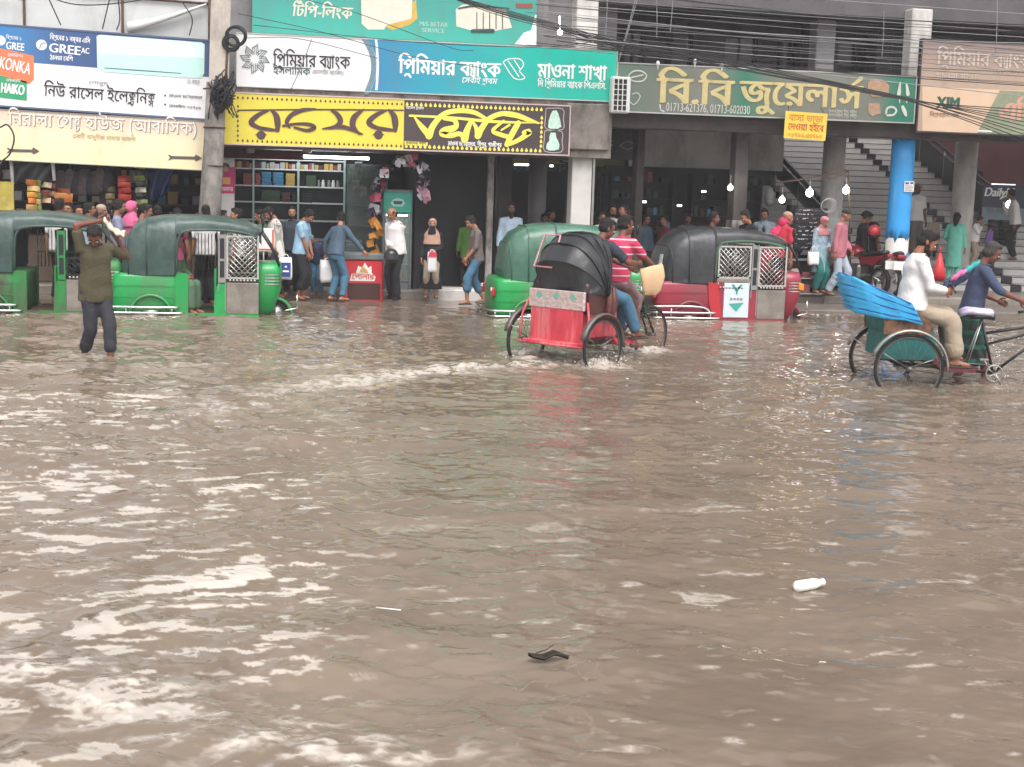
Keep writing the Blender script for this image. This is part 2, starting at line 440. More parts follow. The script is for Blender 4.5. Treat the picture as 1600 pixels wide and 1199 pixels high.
def make_water():
    nr, r0, r1 = 1050, 4.2, 46.0
    rad = r0 * (r1 / r0) ** (np.arange(nr) / (nr - 1)); rad = np.concatenate([[.5, 1.5, 2.5, 3.4], rad, [60, 80, 85]])
    dense = np.linspace(R(-25), R(25), 760); ang = np.concatenate([np.linspace(R(-180), R(-27), 44), dense, np.linspace(R(27), R(180), 44)])
    A, Q = np.meshgrid(ang, rad); th = A + YAW; x = Q * np.sin(th); y = Q * np.cos(th)
    wx = x + .25 * (fbm(x, y, 5, 1.1) - .5); wy = y + .25 * (fbm(x, y, 9, 1.1) - .5)
    h = np.zeros_like(x)
    for kx, ky, a, p in hash_wave(): h += a * np.sin(kx * wx + ky * wy + p)
    gust = .3 + 1.25 * fbm(x, y, 31, .33, 3)
    calm = .42 + .36 * np.clip((y - 5) / 12, 0, 1); left = np.clip((1.6 + .06 * y - x) / 2.2, 0, 1)
    h *= gust * (calm + .75 * left)
    foam_glint = np.zeros_like(x)
    # wake of the red rickshaw: churned trail behind it and a bow wave
    hx, hy = math.cos(RICK[2]), math.sin(RICK[2]); tr = [(RICK[0] + .9 * hx, RICK[1] + .9 * hy)] + [tuple(onZ(*p_).xy) for p_ in ((870, 566), (740, 574), (620, 587), (490, 606), (330, 640))]
    n1 = fbm(x, y, 41, 2.2, 5); n2 = fbm(x * 2.2, y * 2.2, 47, 4, 4); n3 = fbm(x * .8, y * 2.6, 53, 3.2, 5)
    for i in range(len(tr) - 1):
        d, t = seg_dist(x, y, tr[i], tr[i + 1]); w = (.45, .5, .5, .5, .5)[i]; f = np.exp(-(d / w) ** 2) * (1.1, 1.0, .95, .82, .55)[i]
        h += .04 * f * (n2 - .35); foam_glint = np.maximum(foam_glint, .8 * f * np.clip((n1 * .7 + .9 * n2 + .25 * f - .80) * 4.5, 0, 1))
    for wx_, wy_ in ((RICK[0] + .62 * hy, RICK[1] - .62 * hx), (RICK[0] - .6 * hy, RICK[1] + .6 * hx), (RICK[0] + 1.75 * hx, RICK[1] + 1.75 * hy)):
        d = np.hypot(x - wx_, y - wy_); h += .12 * np.exp(-(d / .3) ** 2) * np.clip(n2 * 1.6 - .25, 0, 1); foam_glint = np.maximum(foam_glint, np.exp(-(d / .38) ** 2) * np.clip((n1 + n2 - .62) * 4, 0, 1))
    for dx_, s_ in (((-1.6, 14.9), 1), ((-3.6, 17.2), -1)):       # long low crests that spread from the wake
        d, t = seg_dist(x, y, (RICK[0] - .3, RICK[1] - .5), (dx_[0], dx_[1] - .6)); h += .014 * np.exp(-(d / .16) ** 2) * (.4 + n1)
        foam_glint = np.maximum(foam_glint, .55 * np.exp(-(d / .22) ** 2) * np.clip((n2 + n3 - .88) * 4, 0, 1) * (1 - .6 * t))
    for cx, cy, rr in ((WADER[0], WADER[1], .55), (7.3, 15.25, .5), (8.6, 15.3, .45)):
        d = np.hypot(x - cx, y - cy); h += .012 * np.exp(-(d / rr) ** 2) * np.cos(d * 24); foam_glint = np.maximum(foam_glint, .8 * np.exp(-(d / (rr * .55)) ** 2) * np.clip((n2 + n1 - .85) * 4, 0, 1))
    # froth of a wave that rolls in from the lower left corner
    fine = fbm(x * 1.0, y * 1.5, 81, 7.0, 5); fine2 = fbm(x * .7, y * 1.6, 87, 2.6, 6); rg = 1 - np.abs(2 * fbm(x, y * 1.3, 93, 5.5, 5) - 1)
    d, t = seg_dist(x, y, (-2.2, 7.3), (.75, 4.9)); wv = np.exp(-(d / .30) ** 2); h += .035 * wv * (.2 + fine)
    foam_glint = np.maximum(foam_glint, np.clip(wv * 1.25, 0, 1) * np.clip((fine * .8 + fine2 * .7 + rg * .35 - 1.0) * 4.0, 0, 1) * .72)
    foam_glint = np.maximum(foam_glint, .5 * np.clip((fbm(x * .8, y * 1.6, 111, 6.5, 4) - .70) * 20, 0, 1) * np.clip((x - 3.5) / 3, .25, 1) * np.clip((24 - y) / 8, 0, 1))
    # thin crisp films: drifting froth and painted reflections of the sky
    foam_glint = np.maximum(foam_glint, .42 * np.clip((fbm(x * .9, y * 1.5, 61, 2.3, 6) + .12 * fine - .77) * 26, 0, 1) * np.clip((11 - y) / 4, 0, 1) * np.clip((x - .4) * 2, 0, 1))
    foam_glint = np.maximum(foam_glint, .35 * np.clip((fbm(x * .8, y * 2.2, 71, 4.1, 4) - .70) * 22, 0, 1))
    lace = 1 - np.abs(2 * fbm(x * .9, y * 1.2, 131, 13, 4) - 1); foam_glint = foam_glint * np.clip(.25 + 3.2 * (lace - .62), .12, 1.15)
    lf = np.clip((.55 + .06 * (y - 5) - x) / 1.1, 0, 1) * np.clip((17 - y) / 8, 0, 1); gl = fbm(x * .68 + .15 * h * 8, y * 1.25 + 6 * h, 101, 9.0, 4); gl2 = fbm(x, y, 107, .9, 3)  # left flecks: sky glints painted as pale patches into the water colour
    foam_glint = np.maximum(foam_glint, (.42 + .45 * gl2) * np.clip(lf * 3, 0, 1) * np.clip((gl + .42 * (gl2 - .5) + .1 * lf + .05 * np.clip((9 - y) / 3, -1, 1) - .63) * 16, 0, 1))
    h *= np.clip((60 - Q) / 20, 0, 1); h[:4] = 0
    # wash along the shops: little movement
    h *= 1 - .6 * np.clip((y - 21) / 4, 0, 1)
    nA, nR = len(ang), len(rad); vs = np.stack([x, y, h], -1).reshape(-1, 3)
    i = np.arange(nR - 1)[:, None] * nA + np.arange(nA - 1)[None]; f = np.stack([i, i + 1, i + nA + 1, i + nA], -1).reshape(-1, 4)[:, ::-1]
    me = bpy.data.meshes.new('water'); me.vertices.add(len(vs)); me.vertices.foreach_set('co', vs.ravel().astype(np.float32))
    me.loops.add(f.size); me.loops.foreach_set('vertex_index', f.ravel().astype(np.int32)); me.polygons.add(len(f))
    me.polygons.foreach_set('loop_start', np.arange(0, f.size, 4, dtype=np.int32)); me.polygons.foreach_set('use_smooth', np.ones(len(f), bool)); me.update(calc_edges=True)
    at = me.attributes.new('froth_glint', 'FLOAT', 'POINT'); at.data.foreach_set('value', foam_glint.ravel().astype(np.float32))
    m = bpy.data.materials.new('muddy flood water'); m.use_nodes = True; t = m.node_tree; p = t.nodes['Principled BSDF']
    p.inputs['Roughness'].default_value = .07; p.inputs['IOR'].default_value = 1.333; p.inputs['Specular IOR Level'].default_value = .75
    tc = t.nodes.new('ShaderNodeTexCoord'); mp = t.nodes.new('ShaderNodeMapping'); mp.inputs['Scale'].default_value = (.55, 1, 1); t.links.new(tc.outputs['Object'], mp.inputs[0])
    n = t.nodes.new('ShaderNodeTexNoise'); n.inputs['Scale'].default_value = 1.3; n.inputs['Detail'].default_value = 6; n.inputs['Distortion'].default_value = .8; t.links.new(mp.outputs[0], n.inputs['Vector'])
    r = t.nodes.new('ShaderNodeValToRGB'); r.color_ramp.elements[0].position = .3; r.color_ramp.elements[1].position = .72
    r.color_ramp.elements[0].color = (*lin('6a5d50'), 1); r.color_ramp.elements[1].color = (*lin('7c6e60'), 1); t.links.new(n.outputs['Fac'], r.inputs[0])
    fa = t.nodes.new('ShaderNodeAttribute'); fa.attribute_name = 'froth_glint'
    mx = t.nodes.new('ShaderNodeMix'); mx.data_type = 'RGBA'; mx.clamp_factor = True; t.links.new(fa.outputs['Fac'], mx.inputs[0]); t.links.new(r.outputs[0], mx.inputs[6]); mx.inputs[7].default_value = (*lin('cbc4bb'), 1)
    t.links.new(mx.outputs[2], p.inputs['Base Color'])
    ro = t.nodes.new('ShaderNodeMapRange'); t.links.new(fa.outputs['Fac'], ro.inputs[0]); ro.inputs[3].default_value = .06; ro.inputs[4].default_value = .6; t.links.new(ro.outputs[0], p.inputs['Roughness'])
    n2 = t.nodes.new('ShaderNodeTexNoise'); n2.inputs['Scale'].default_value = 22; n2.inputs['Detail'].default_value = 3; n2.inputs['Distortion'].default_value = .6
    mp2 = t.nodes.new('ShaderNodeMapping'); mp2.inputs['Scale'].default_value = (.5, 1, 1); t.links.new(tc.outputs['Object'], mp2.inputs[0]); t.links.new(mp2.outputs[0], n2.inputs['Vector'])
    bp = t.nodes.new('ShaderNodeBump'); bp.inputs['Strength'].default_value = .08; bp.inputs['Distance'].default_value = .03; t.links.new(n2.outputs['Fac'], bp.inputs['Height'])
    t.links.new(bp.outputs[0], p.inputs['Normal'])
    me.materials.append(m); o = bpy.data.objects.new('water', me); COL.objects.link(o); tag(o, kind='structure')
make_water()

# ------------------------------------------------------------------ buildings
def part(name, m, parent, *boxes, b=0.0):
    q = MB()
    for x in boxes: (q.bbox(*x, b) if b else q.box(*x))
    return q.build(name, m, parent)
# left: low building with open kiosks below and patched hoarding above
BL = thing('kiosk_building', 'low building of open kiosks under patched white hoarding behind the left signs', 'building', (-4, 27, 0))
def rel(o, boxes): return [(x0 - o.location.x, x1 - o.location.x, y0 - o.location.y, y1 - o.location.y, z0, z1) for x0, x1, y0, y1, z0, z1 in boxes]
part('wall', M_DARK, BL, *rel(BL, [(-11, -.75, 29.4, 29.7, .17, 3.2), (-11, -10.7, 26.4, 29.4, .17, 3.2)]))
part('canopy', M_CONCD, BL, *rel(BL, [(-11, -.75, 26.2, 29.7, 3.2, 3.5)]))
part('upper_wall', M_GREYP, BL, *rel(BL, [(-11, -.75, 27.2, 29.7, 3.5, 5.35)]))
part('pillar', M_CONCD, BL, *rel(BL, [(-2.75, -2.5, 26.5, 26.8, .17, 3.2)]))
part('roof', M_CONCD, BL, *rel(BL, [(-11.1, -.72, 27.0, 29.8, 5.35, 5.5)]))
hb = MB()
for x0, x1, z1 in ((-4.7, -3.95, 5.1), (-3.93, -2.3, 5.28), (-2.28, -.8, 5.3)): hb.bbox(x0 + 4, x1 + 4, -.75, -.72, 4.2, z1, .01)
hb.build('hoarding', mat('pale hoarding sheet', 'c3c6c6', .6, var=.1, scale=1.5, bump=.3, bscale=3, dirt=.45, dirtcol='84807c'), BL)
fb = MB()
for x in (-4.72, -3.94, -2.29, -.8): fb.tube([(x + 4, -.79, 3.9), (x + 4, -.79, 5.35)], .022)
for z in (5.3,): fb.tube([(-.7, -.79, z), (3.2, -.79, z - .1)], .022)
fb.build('hoarding_frame', M_RUST, BL)
cl = MB(); rg = []
for i in range(9):                                   # torn corner of the sheet rolled back
    u = i / 8; x = -2.2 + 1.35 * u; z = 4.72 + .46 * u ** 1.2; rg.append([(x + 4, -.86 - .07 * math.sin(a) * (1.1 - .6 * u), z + .075 * (1.25 - u) * math.cos(a)) for a in [k * 2 * PI / 10 for k in range(10)]])
cl.loft(rg); cl.build('curled_sheet', mat('curled white sheet', 'd8d8d6', .55, var=.08, scale=4, dirt=.2), BL)

# middle: bank building, sweet shop on its ground floor
BM = thing('bank_building', 'tall concrete building with the sweet shop and the bank signs on its front', 'building', (3, 27, 0))
part('upper_wall', M_GREYP, BM, *rel(BM, [(-.6, 5.35, 26.3, 30, 3.74, 14.5), (5.35, 6.9, 27.2, 30, 3.74, 14.5)]))
part('canopy', M_CONC, BM, *rel(BM, [(-.65, 6.5, 25.72, 30, 2.72, 3.74)]))
part('beam', M_CONC, BM, *rel(BM, [(5.62, 6.44, 25.64, 26.6, 2.86, 3.7)]), b=.02)
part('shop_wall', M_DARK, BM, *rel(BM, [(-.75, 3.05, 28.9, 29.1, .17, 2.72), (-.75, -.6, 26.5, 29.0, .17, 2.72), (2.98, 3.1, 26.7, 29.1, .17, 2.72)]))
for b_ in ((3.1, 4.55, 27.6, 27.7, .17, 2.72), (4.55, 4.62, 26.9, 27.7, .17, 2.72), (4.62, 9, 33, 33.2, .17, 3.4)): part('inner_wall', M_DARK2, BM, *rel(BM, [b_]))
part('column', M_WHITEP, BM, *rel(BM, [(5.82, 6.2, 25.9, 26.28, -.3, 2.86)]), b=.015)
part('column', M_WHITEP, BM, *rel(BM, [(5.8, 6.21, 25.9, 26.3, 3.74, 14.5)]), b=.015)
part('conduit', M_STEEL, BM, *rel(BM, [(6.22, 6.26, 25.92, 25.96, -.1, 2.85)]))
part('post', M_CONCD, BM, *rel(BM, [(4.62, 5.05, 27.9, 28.3, .17, 2.72)]), b=.015)
part('post', mat('peeling white paint', 'a29c98', .8, var=.2, scale=6, bump=.4, dirt=.9, dirtcol='4a4442'), BM, *rel(BM, [(4.33, 4.45, 26.5, 26.62, .1, 2.72)]), b=.01)
part('step', M_WHITEP, BM, *rel(BM, [(3.2, 4.25, 26.18, 26.9, -.1, .2)]), b=.02)
rp = MB(); rp.lathe([(.19, .17), (.19, 2.72)], 18, (5.79 - 3, 2, 0)); rp.build('round_pillar', M_GREYP, BM)
ut = MB(); ut.box(.3 - 3, 2.2 - 3, 27.95 - 27, 28.0 - 27, 2.58, 2.63); ut.build('tube_light', emit('bright tube', 'f4fbff', 9), BM)

# right: arcade block on columns, stairs up from the pavement
BR = thing('arcade_building', 'grey shopping block on columns with dark upper windows and wide stairs', 'building', (12, 28, 0))
part('column', M_CONCD, BR, *rel(BR, [(7.46, 7.62, 27.4, 27.75, .2, 3.4)]), b=.015)
part('column', mat('dark concrete peeling below', '5b5755', .8, var=.3, scale=3, bump=.35, dirt=.7, dirtcol='2e2a28'), BR, *rel(BR, [(9.2, 9.47, 26.5, 26.85, .2, 3.4)]), b=.015)
part('column_base', mat('flaking whitewash', 'a8a29d', .8, var=.2, scale=9, bump=.4, dirt=.8, dirtcol='4a4441'), BR, *rel(BR, [(9.185, 9.485, 26.485, 26.865, .2, 1.62)]), b=.01)
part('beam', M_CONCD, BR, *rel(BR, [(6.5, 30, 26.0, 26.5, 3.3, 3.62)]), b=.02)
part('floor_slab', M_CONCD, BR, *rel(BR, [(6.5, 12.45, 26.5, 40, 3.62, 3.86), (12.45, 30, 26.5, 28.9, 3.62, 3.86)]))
part('upper_wall', M_GREYD, BR, *rel(BR, [(6.9, 30, 28.7, 28.9, 3.86, 4.5), (6.9, 30, 28.7, 28.9, 5.35, 5.9)] +
     [(x0, x1, 28.7, 28.9, 4.5, 5.35) for x0, x1 in ((6.9, 7.45), (7.85, 8.35), (8.9, 9.6), (10.3, 10.75), (11.5, 12.1), (13.0, 14.2), (15.2, 30))]), b=.01)
part('top_beam', M_GREYD, BR, *rel(BR, [(6.3, 30, 26.6, 27.1, 5.62, 6.5)]), b=.03)
part('facade', M_GREYD, BR, *rel(BR, [(6.2, 30, 26.9, 28.9, 6.5, 14.5), (6.2, 12.4, 28.9, 40, 6.5, 14.5)]))  # shallow over the stairs: invented open court lets sky light fall on them
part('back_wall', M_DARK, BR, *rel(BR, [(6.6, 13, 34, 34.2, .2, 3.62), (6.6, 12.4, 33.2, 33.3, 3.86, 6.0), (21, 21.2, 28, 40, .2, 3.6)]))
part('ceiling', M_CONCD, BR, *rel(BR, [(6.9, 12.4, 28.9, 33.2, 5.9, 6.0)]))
part('ledge', M_CONC, BR, *rel(BR, [(8.5, 11.35, 28.35, 28.7, 4.32, 4.55)]), b=.02)
for x0, x1 in ((8.3, 8.62), (11.25, 11.62), (12.72, 13.1)):
    part('upper_pillar', M_GREYD, BR, *rel(BR, [(x0, x1, 28.2, 28.69, 3.86, 5.62)]), b=.02)
wmat = mat('dark window glass', '11131a', .12, var=.3, scale=2)
for x0, x1 in ((7.45, 7.85), (8.35, 8.9), (9.6, 10.3), (10.75, 11.5), (12.1, 13.0), (14.2, 15.2)):
    w = part('window', wmat, BR, *rel(BR, [(x0, x1, 28.83, 28.85, 4.5, 5.35)]))
    f = MB(); xm = (x0 + x1) / 2
    for a in (x0 + .02, xm, x1 - .02): f.box(a - .018 - 12, a + .018 - 12, .79, .825, 4.5, 5.35)
    f.box(x0 - 12, x1 - 12, .792, .823, 4.5, 4.54); f.build('frame', M_BLKP, w)
def rcol(name, x, y, r, z0, z1, m): q = MB(); q.lathe([(r, z0), (r, z1)], 24, (x - 12, y - 28, 0)); return q.build(name, m, BR)
rcol('round_column', 12.07, 28.5, .235, .2, 3.62, M_WHITEP)
rcol('round_column', 15.35, 29, .24, .2, 3.62, M_WHITEP)
part('upper_column', M_WHITEP, BR, *rel(BR, [(12.55, 12.98, 26.25, 26.6, 3.86, 5.8)]), b=.02)
part('upper_column', M_GREYP, BR, *rel(BR, [(11.0, 11.4, 27.2, 27.6, 3.86, 5.62)]), b=.02)
q = MB(); q.mat(M_WHITEP).lathe([(.225, -.1), (.225, 1.36)], 28, (.62, -1.6, 0)); q.build('column_base', parent=BR)
cb = MB(); n = 40; rr = []
ed = [1.36 + .07 * math.sin(i * .9) + .05 * math.sin(i * 2.3 + 1) + (.10 if 12 < i < 17 else 0) for i in range(n)]
rr = [[(.62 + .2285 * math.cos(2 * PI * i / n), -1.6 + .2285 * math.sin(2 * PI * i / n), z if z else ed[i] + .02) for i in range(n)] for z in (0, 1.56, 2.2, 2.8, 3.55)]
cb.loft(rr, True, True); bc = cb.build('painted_column', mat('glossy blue paint', '38a2ea', .3, var=.1, scale=2.5, dirt=.2, dirtcol='14386e'), BR); tag(bc, 'glossy bright blue upper column with ragged white lower end')
q = MB(); q.mat(M_WHITE); q.bbox(.57, .78, -1.858, -1.845, 2.27, 2.48, .004); q.mat(mat('blue print', '3c5ba8', .6)); rect(q, .59, .66, 2.42, 2.46, -1.861); rect(q, .69, .76, 2.43, 2.465, -1.861)
for i in range(4): q.mat(mat('grey print', '8d8f96', .7)); rect(q, .59, .75 - .02 * (i % 2), 2.295 + i * .03, 2.306 + i * .03, -1.861)
q.build('notice', parent=BR)
# stairs
ST_N, ST_R, ST_T, ST_Y, ST_Z = 23, .153, .41, 28.0, .2
sa, sb, sn = MB(), MB(), MB()
for i in range(ST_N):
    z1 = ST_Z + ST_R * (i + 1); y = ST_Y + ST_T * i
    sa.bbox(.75, 4.08, y - 28, y - 28 + ST_T + .04, z1 - ST_R, z1, .012); sa.bbox(4.34, 9 if i < 8 else 5.45, y - 28, y - 28 + ST_T + .04, z1 - ST_R, z1, .012)
    sb.bbox(4.083, 4.337, y - 28 - .003, y - 28 + ST_T + .04, z1 - ST_R, z1 + .003, .012)
[sn.box(x0_, x1_, ST_T * i - .004, ST_T * i + .02, ST_Z + ST_R * (i + 1) - .026, ST_Z + ST_R * (i + 1) - .004) for i in range(ST_N) for x0_, x1_ in ((.76, 4.07), (4.35, 8.99 if i < 8 else 5.44))]; sa.box(5.455, 9, ST_T * 8, 8.2, 1.2, ST_Z + ST_R * 8); sn.build('nosing_shadow_line', mat('grey nosing shadow', '5f5b5a', .6), BR)  # grey strips stand in for the shadow gap at each step edge
sa.build('stair_flight', M_TILE, BR); sb.build('stair_stripe', M_BTILE, BR)
sc_ = MB()
for i in range(16):
    z1 = 1.7 + ST_R * (i + 1) - .9; y = 30.2 + .38 * i; sc_.bbox(-.35, .62, y - 28, y - 28 + .42, z1 - ST_R, z1, .012)
sc_.build('side_flight', M_TILE, BR)
rl = MB(); e0 = Vector((.68, .8, 1.35)); e1 = Vector((.68, 8.6, 1.35 + 7.8 * ST_R / ST_T))
rl.mat(M_BLKP); rl.loft([[e + Vector(d) for d in ((-.04, 0, -.02), (.04, 0, -.02), (.04, 0, .1), (-.04, 0, .1))] for e in (e0, e1)])
rl.loft([[e + Vector(d) for d in ((-.012, 0, -.5), (.012, 0, -.5), (.012, 0, -.1), (-.012, 0, -.1))] for e in (e0, e1)])
rl.mat(M_STEEL)
for i in range(6): p = e0.lerp(e1, i / 5); rl.tube([p, p - Vector((0, 0, .95))], .022)
rl.build('railing', parent=BR)
rl = MB(); e0 = Vector((5.5, 3.4, 2.3)); e1 = Vector((5.5, 9.0, 2.3 + 5.6 * ST_R / ST_T)); rl.mat(M_BLKP)
for lo_, hi_ in ((-.02, .08), (-.85, -.1)): rl.loft([[e + Vector(d) for d in ((-.015, 0, lo_), (.015, 0, lo_), (.015, 0, hi_), (-.015, 0, hi_))] for e in (e0, e1)], True, True, False)
rl.mat(M_STEEL)
for i in range(5): p = e0.lerp(e1, i / 4); rl.tube([p, p - Vector((0, 0, .95))], .022)
rl.build('railing', parent=BR)
part('inner_wall', mat('dull red wall', '5e3231', .8, var=.2, scale=2), BR, *rel(BR, [(17.5, 20.95, 36.0, 36.1, 1.42, 4.6)]))
part('landing_wall', M_WHITEP, BR, *rel(BR, [(8.3, 11.9, 31.0, 31.2, 2.66, 3.6)]))
part('shutter', M_DARK2, BR, *rel(BR, [(7.7, 11.4, 30.9, 31.05, .2, 2.66)]))
part('stair_wall', M_DARK2, BR, *rel(BR, [(12.45, 21, 37.6, 37.7, .2, 4.6)]))
# ------------------------------------------------------------------ signs
def gradmat(name, stops, x0, x1, axis='X', rough=.4, dirt=.3):
    """printed sheet whose ink runs from one colour to the next along an object axis"""
    m = mat(name, stops[0][1], rough, var=.05, scale=4); t = m.node_tree; b = t.nodes['Principled BSDF']
    tc = t.nodes.new('ShaderNodeTexCoord'); sp = t.nodes.new('ShaderNodeSeparateXYZ'); t.links.new(tc.outputs['Object'], sp.inputs[0])
    mr = t.nodes.new('ShaderNodeMapRange'); mr.inputs[1].default_value = x0; mr.inputs[2].default_value = x1; t.links.new(sp.outputs['XYZ'.index(axis)], mr.inputs[0])
    r = t.nodes.new('ShaderNodeValToRGB'); e = r.color_ramp.elements
    while len(e) < len(stops): e.new(.5)
    for el, (p, c) in zip(e, stops): el.position = p; el.color = (*lin(c), 1)
    t.links.new(mr.outputs[0], r.inputs[0])
    n = t.nodes.new('ShaderNodeTexNoise'); n.inputs['Scale'].default_value = 2.5; n.inputs['Detail'].default_value = 7
    mp = t.nodes.new('ShaderNodeMapping'); mp.inputs['Scale'].default_value = (1.6, 1, .5); t.links.new(tc.outputs['Object'], mp.inputs[0]); t.links.new(mp.outputs[0], n.inputs['Vector'])
    rr = t.nodes.new('ShaderNodeValToRGB'); rr.color_ramp.elements[0].position = .5; rr.color_ramp.elements[1].position = .8; rr.color_ramp.elements[1].color = (dirt,) * 3 + (1,)
    t.links.new(n.outputs['Fac'], rr.inputs[0]); mx = t.nodes.new('ShaderNodeMix'); mx.data_type = 'RGBA'
    t.links.new(rr.outputs[0], mx.inputs[0]); t.links.new(r.outputs[0], mx.inputs[6]); mx.inputs[7].default_value = (*lin('6f675f'), 1)
    t.links.new(mx.outputs[2], b.inputs['Base Color']); return m
class Sign:
    """a sign board on a plane facing the street; artwork is given in photo pixels and turned into metres on that plane"""
    def __init__(s, name, label, Y, x0, x1, z0, z1, face, tilt=0.0, th=.09, frame=None, fw=.03, cat='sign', group=None):
        s.Y, s.t = Y, tilt; s.o = thing(name, label, cat, ((x0 + x1) / 2, Y, z0), group=group); s.o.rotation_euler = (0, tilt, 0)
        s.c = ((x0 + x1) / 2, z0); s.w, s.h = x1 - x0, z1 - z0; s.lay = .004; s.n = 0
        q = MB(); q.box(-s.w / 2, s.w / 2, 0, th, 0, s.h); q.build('board', face, s.o)
        if frame:
            q = MB(); a = s.w / 2
            for bx in ((-a - fw, a + fw, s.h, s.h + fw), (-a - fw, a + fw, -fw, 0), (-a - fw, -a, 0, s.h), (a, a + fw, 0, s.h)): q.box(bx[0], bx[1], -.012, th + .012, bx[2], bx[3])
            q.build('frame', frame, s.o)
    def p(s, px, py):
        v = onY(px, py, s.Y); x, z = v.x - s.c[0], v.z - s.c[1]; c, n = math.cos(-s.t), math.sin(-s.t)
        return (x * c + z * n, -x * n + z * c)
    def up(s): s.lay += .004; return s
    def art(s, name, m, fn):
        q = MB(); fn(q); q.build(name, m, s.o)
    def k(s, px, py): a, b = s.p(px - 5, py), s.p(px + 5, py); return math.dist(a, b) / 10
    def text(s, m, t, px, py, wpx, hpx, name='lettering', bold=.012, slant=0.0, tilt=0.0, dy=0.0):
        q = MB(); x, z = s.p(px, py); k = s.k(px, py); letter(q, t, x, z, wpx * k, hpx * k, bold, slant, tilt, -s.lay - dy); q.build(name, m, s.o)
    def poly(s, m, pts, name='print', dy=0.0): s.art(name, m, lambda q: poly(q, [s.p(*p) for p in pts], -s.lay - dy))
    def rib(s, m, strokes, name='lettering', k=7, dy=0.0):
        def f(q):
            for i, st in enumerate(strokes): ribbon(q, [(*s.p(a, b), w * s.k(a, b)) for a, b, w in st], -s.lay - dy - i * .0009, k)
        s.art(name, m, f)
    def discs(s, m, ds, name='print', dy=0.0):
        def f(q):
            for a, b, r in ds: x, z = s.p(a, b); disc(q, x, z, r * s.k(a, b), -s.lay - dy)
        s.art(name, m, f)
P_WHITE = mat('white print', 'f2f2f0', .5, var=.03); P_DKGRN = mat('dark green print', '2c4a4a', .5, var=.1); P_GREY = mat('grey lettering', '9a9ea0', .5)
P_BLACK = mat('black print', '22212a', .5, var=.1); P_YEL = mat('yellow print', 'f0df5e', .45, var=.05); P_BRN = mat('dark brown print', '50393c', .5, var=.1)
F_ALU = mat('aluminium edging', 'c4c4c0', .35, .7, var=.1)

# bank sign
S = Sign('bank_sign', 'long white and teal bank sign with a line drawn star and white Bengali lettering', 25.68, -.31, 6.53, 3.765, 4.665, mat('white sign sheet', 'e3e4e6', .4, var=.03, scale=2, dirt=.1), frame=F_ALU, fw=.018)
arc = [(574, 61), (581, 72), (587, 88), (589, 104), (587, 122), (582, 136), (578, 145)]
tm = gradmat('blue to teal print', [(0, '2f86b0'), (.3, '1f9fae'), (.55, '08b3a6'), (1, '00bca4')], -.9, 3.4)
S.art('print', tm, lambda q: poly(q, [S.p(*a) for a in arc] + [(S.w / 2, 0), (S.w / 2, S.h)], -S.lay))
S.up(); S.rib(mat('dotted blue band', '6f8fa0', .5, var=.6, scale=60), [[(a - 5, b, 8) for a, b in arc]], 'print')
S.discs(P_WHITE, [(587 + 6 * math.cos((i - 11) / 12) - 3, 64 + i * 3.6, 2.2) for i in range(22)], 'print', .001)
def star(q):
    cx, cz = S.p(398, 93); k = S.k(398, 93)
    for a in range(8):
        t = a * PI / 4; u = Vector((math.cos(t), math.sin(t))); n = Vector((-u.y, u.x))
        for d0, l0, l1 in ((-5.5, 8, 23), (-2.5, 7, 21), (1, 6.5, 19), (4.5, 9, 17)):
            p0 = u * l0 * k + n * d0 * k; p1 = u * l1 * k + n * d0 * .8 * k; vs, ts = _stroke2([p0, p1], 1.0 * k); q.add([(cx + v[0], -S.lay - .0003 * a, cz + v[1]) for v in vs], ts)
        p0 = u * 23 * k - n * 5 * k; p1 = u * 17 * k + n * 4 * k; vs, ts = _stroke2([p0, p1], 1.0 * k); q.add([(cx + v[0], -S.lay - .003 - .0003 * a, cz + v[1]) for v in vs], ts)
S.art('emblem', P_DKGRN, star)
S.text(P_BLACK, 'প{ra}িমিয়ার ব{ya}াংক', 427, 103, 121, 18); S.text(P_DKGRN, 'ইসলামিক', 427, 116, 58, 11); S.text(P_GREY, '(অনলাইন ব{ya}াংকিং)', 488, 116, 49, 6)
S.text(P_WHITE, 'প{ra}িমিয়ার ব{ya}াংক', 623, 115, 161, 21, bold=.03); S.text(P_WHITE, 'মাওনা শাখা', 840, 122, 108, 20, bold=.03)
S.text(P_WHITE, 'সেবাই প{ra}থম', 721, 130, 55, 8, slant=.2); S.text(P_WHITE, 'দি প{ra}িমিয়ার ব{ya}াংক পিএলসি.', 840, 136, 108, 9, bold=.025)
S.rib(P_WHITE, [[(786, 98, 1.6), (794, 93, 1.6), (812, 93, 1.6), (818, 102, 1.6), (811, 112, 1.6)], [(786, 98, 1.6), (803, 123, 1.6), (820, 123, 1.6), (811, 112, 1.6)], [(793, 95, 1.6), (811, 121, 1.6)], [(803, 94, 1.6), (812, 108, 1.6)]], 'emblem', 3)

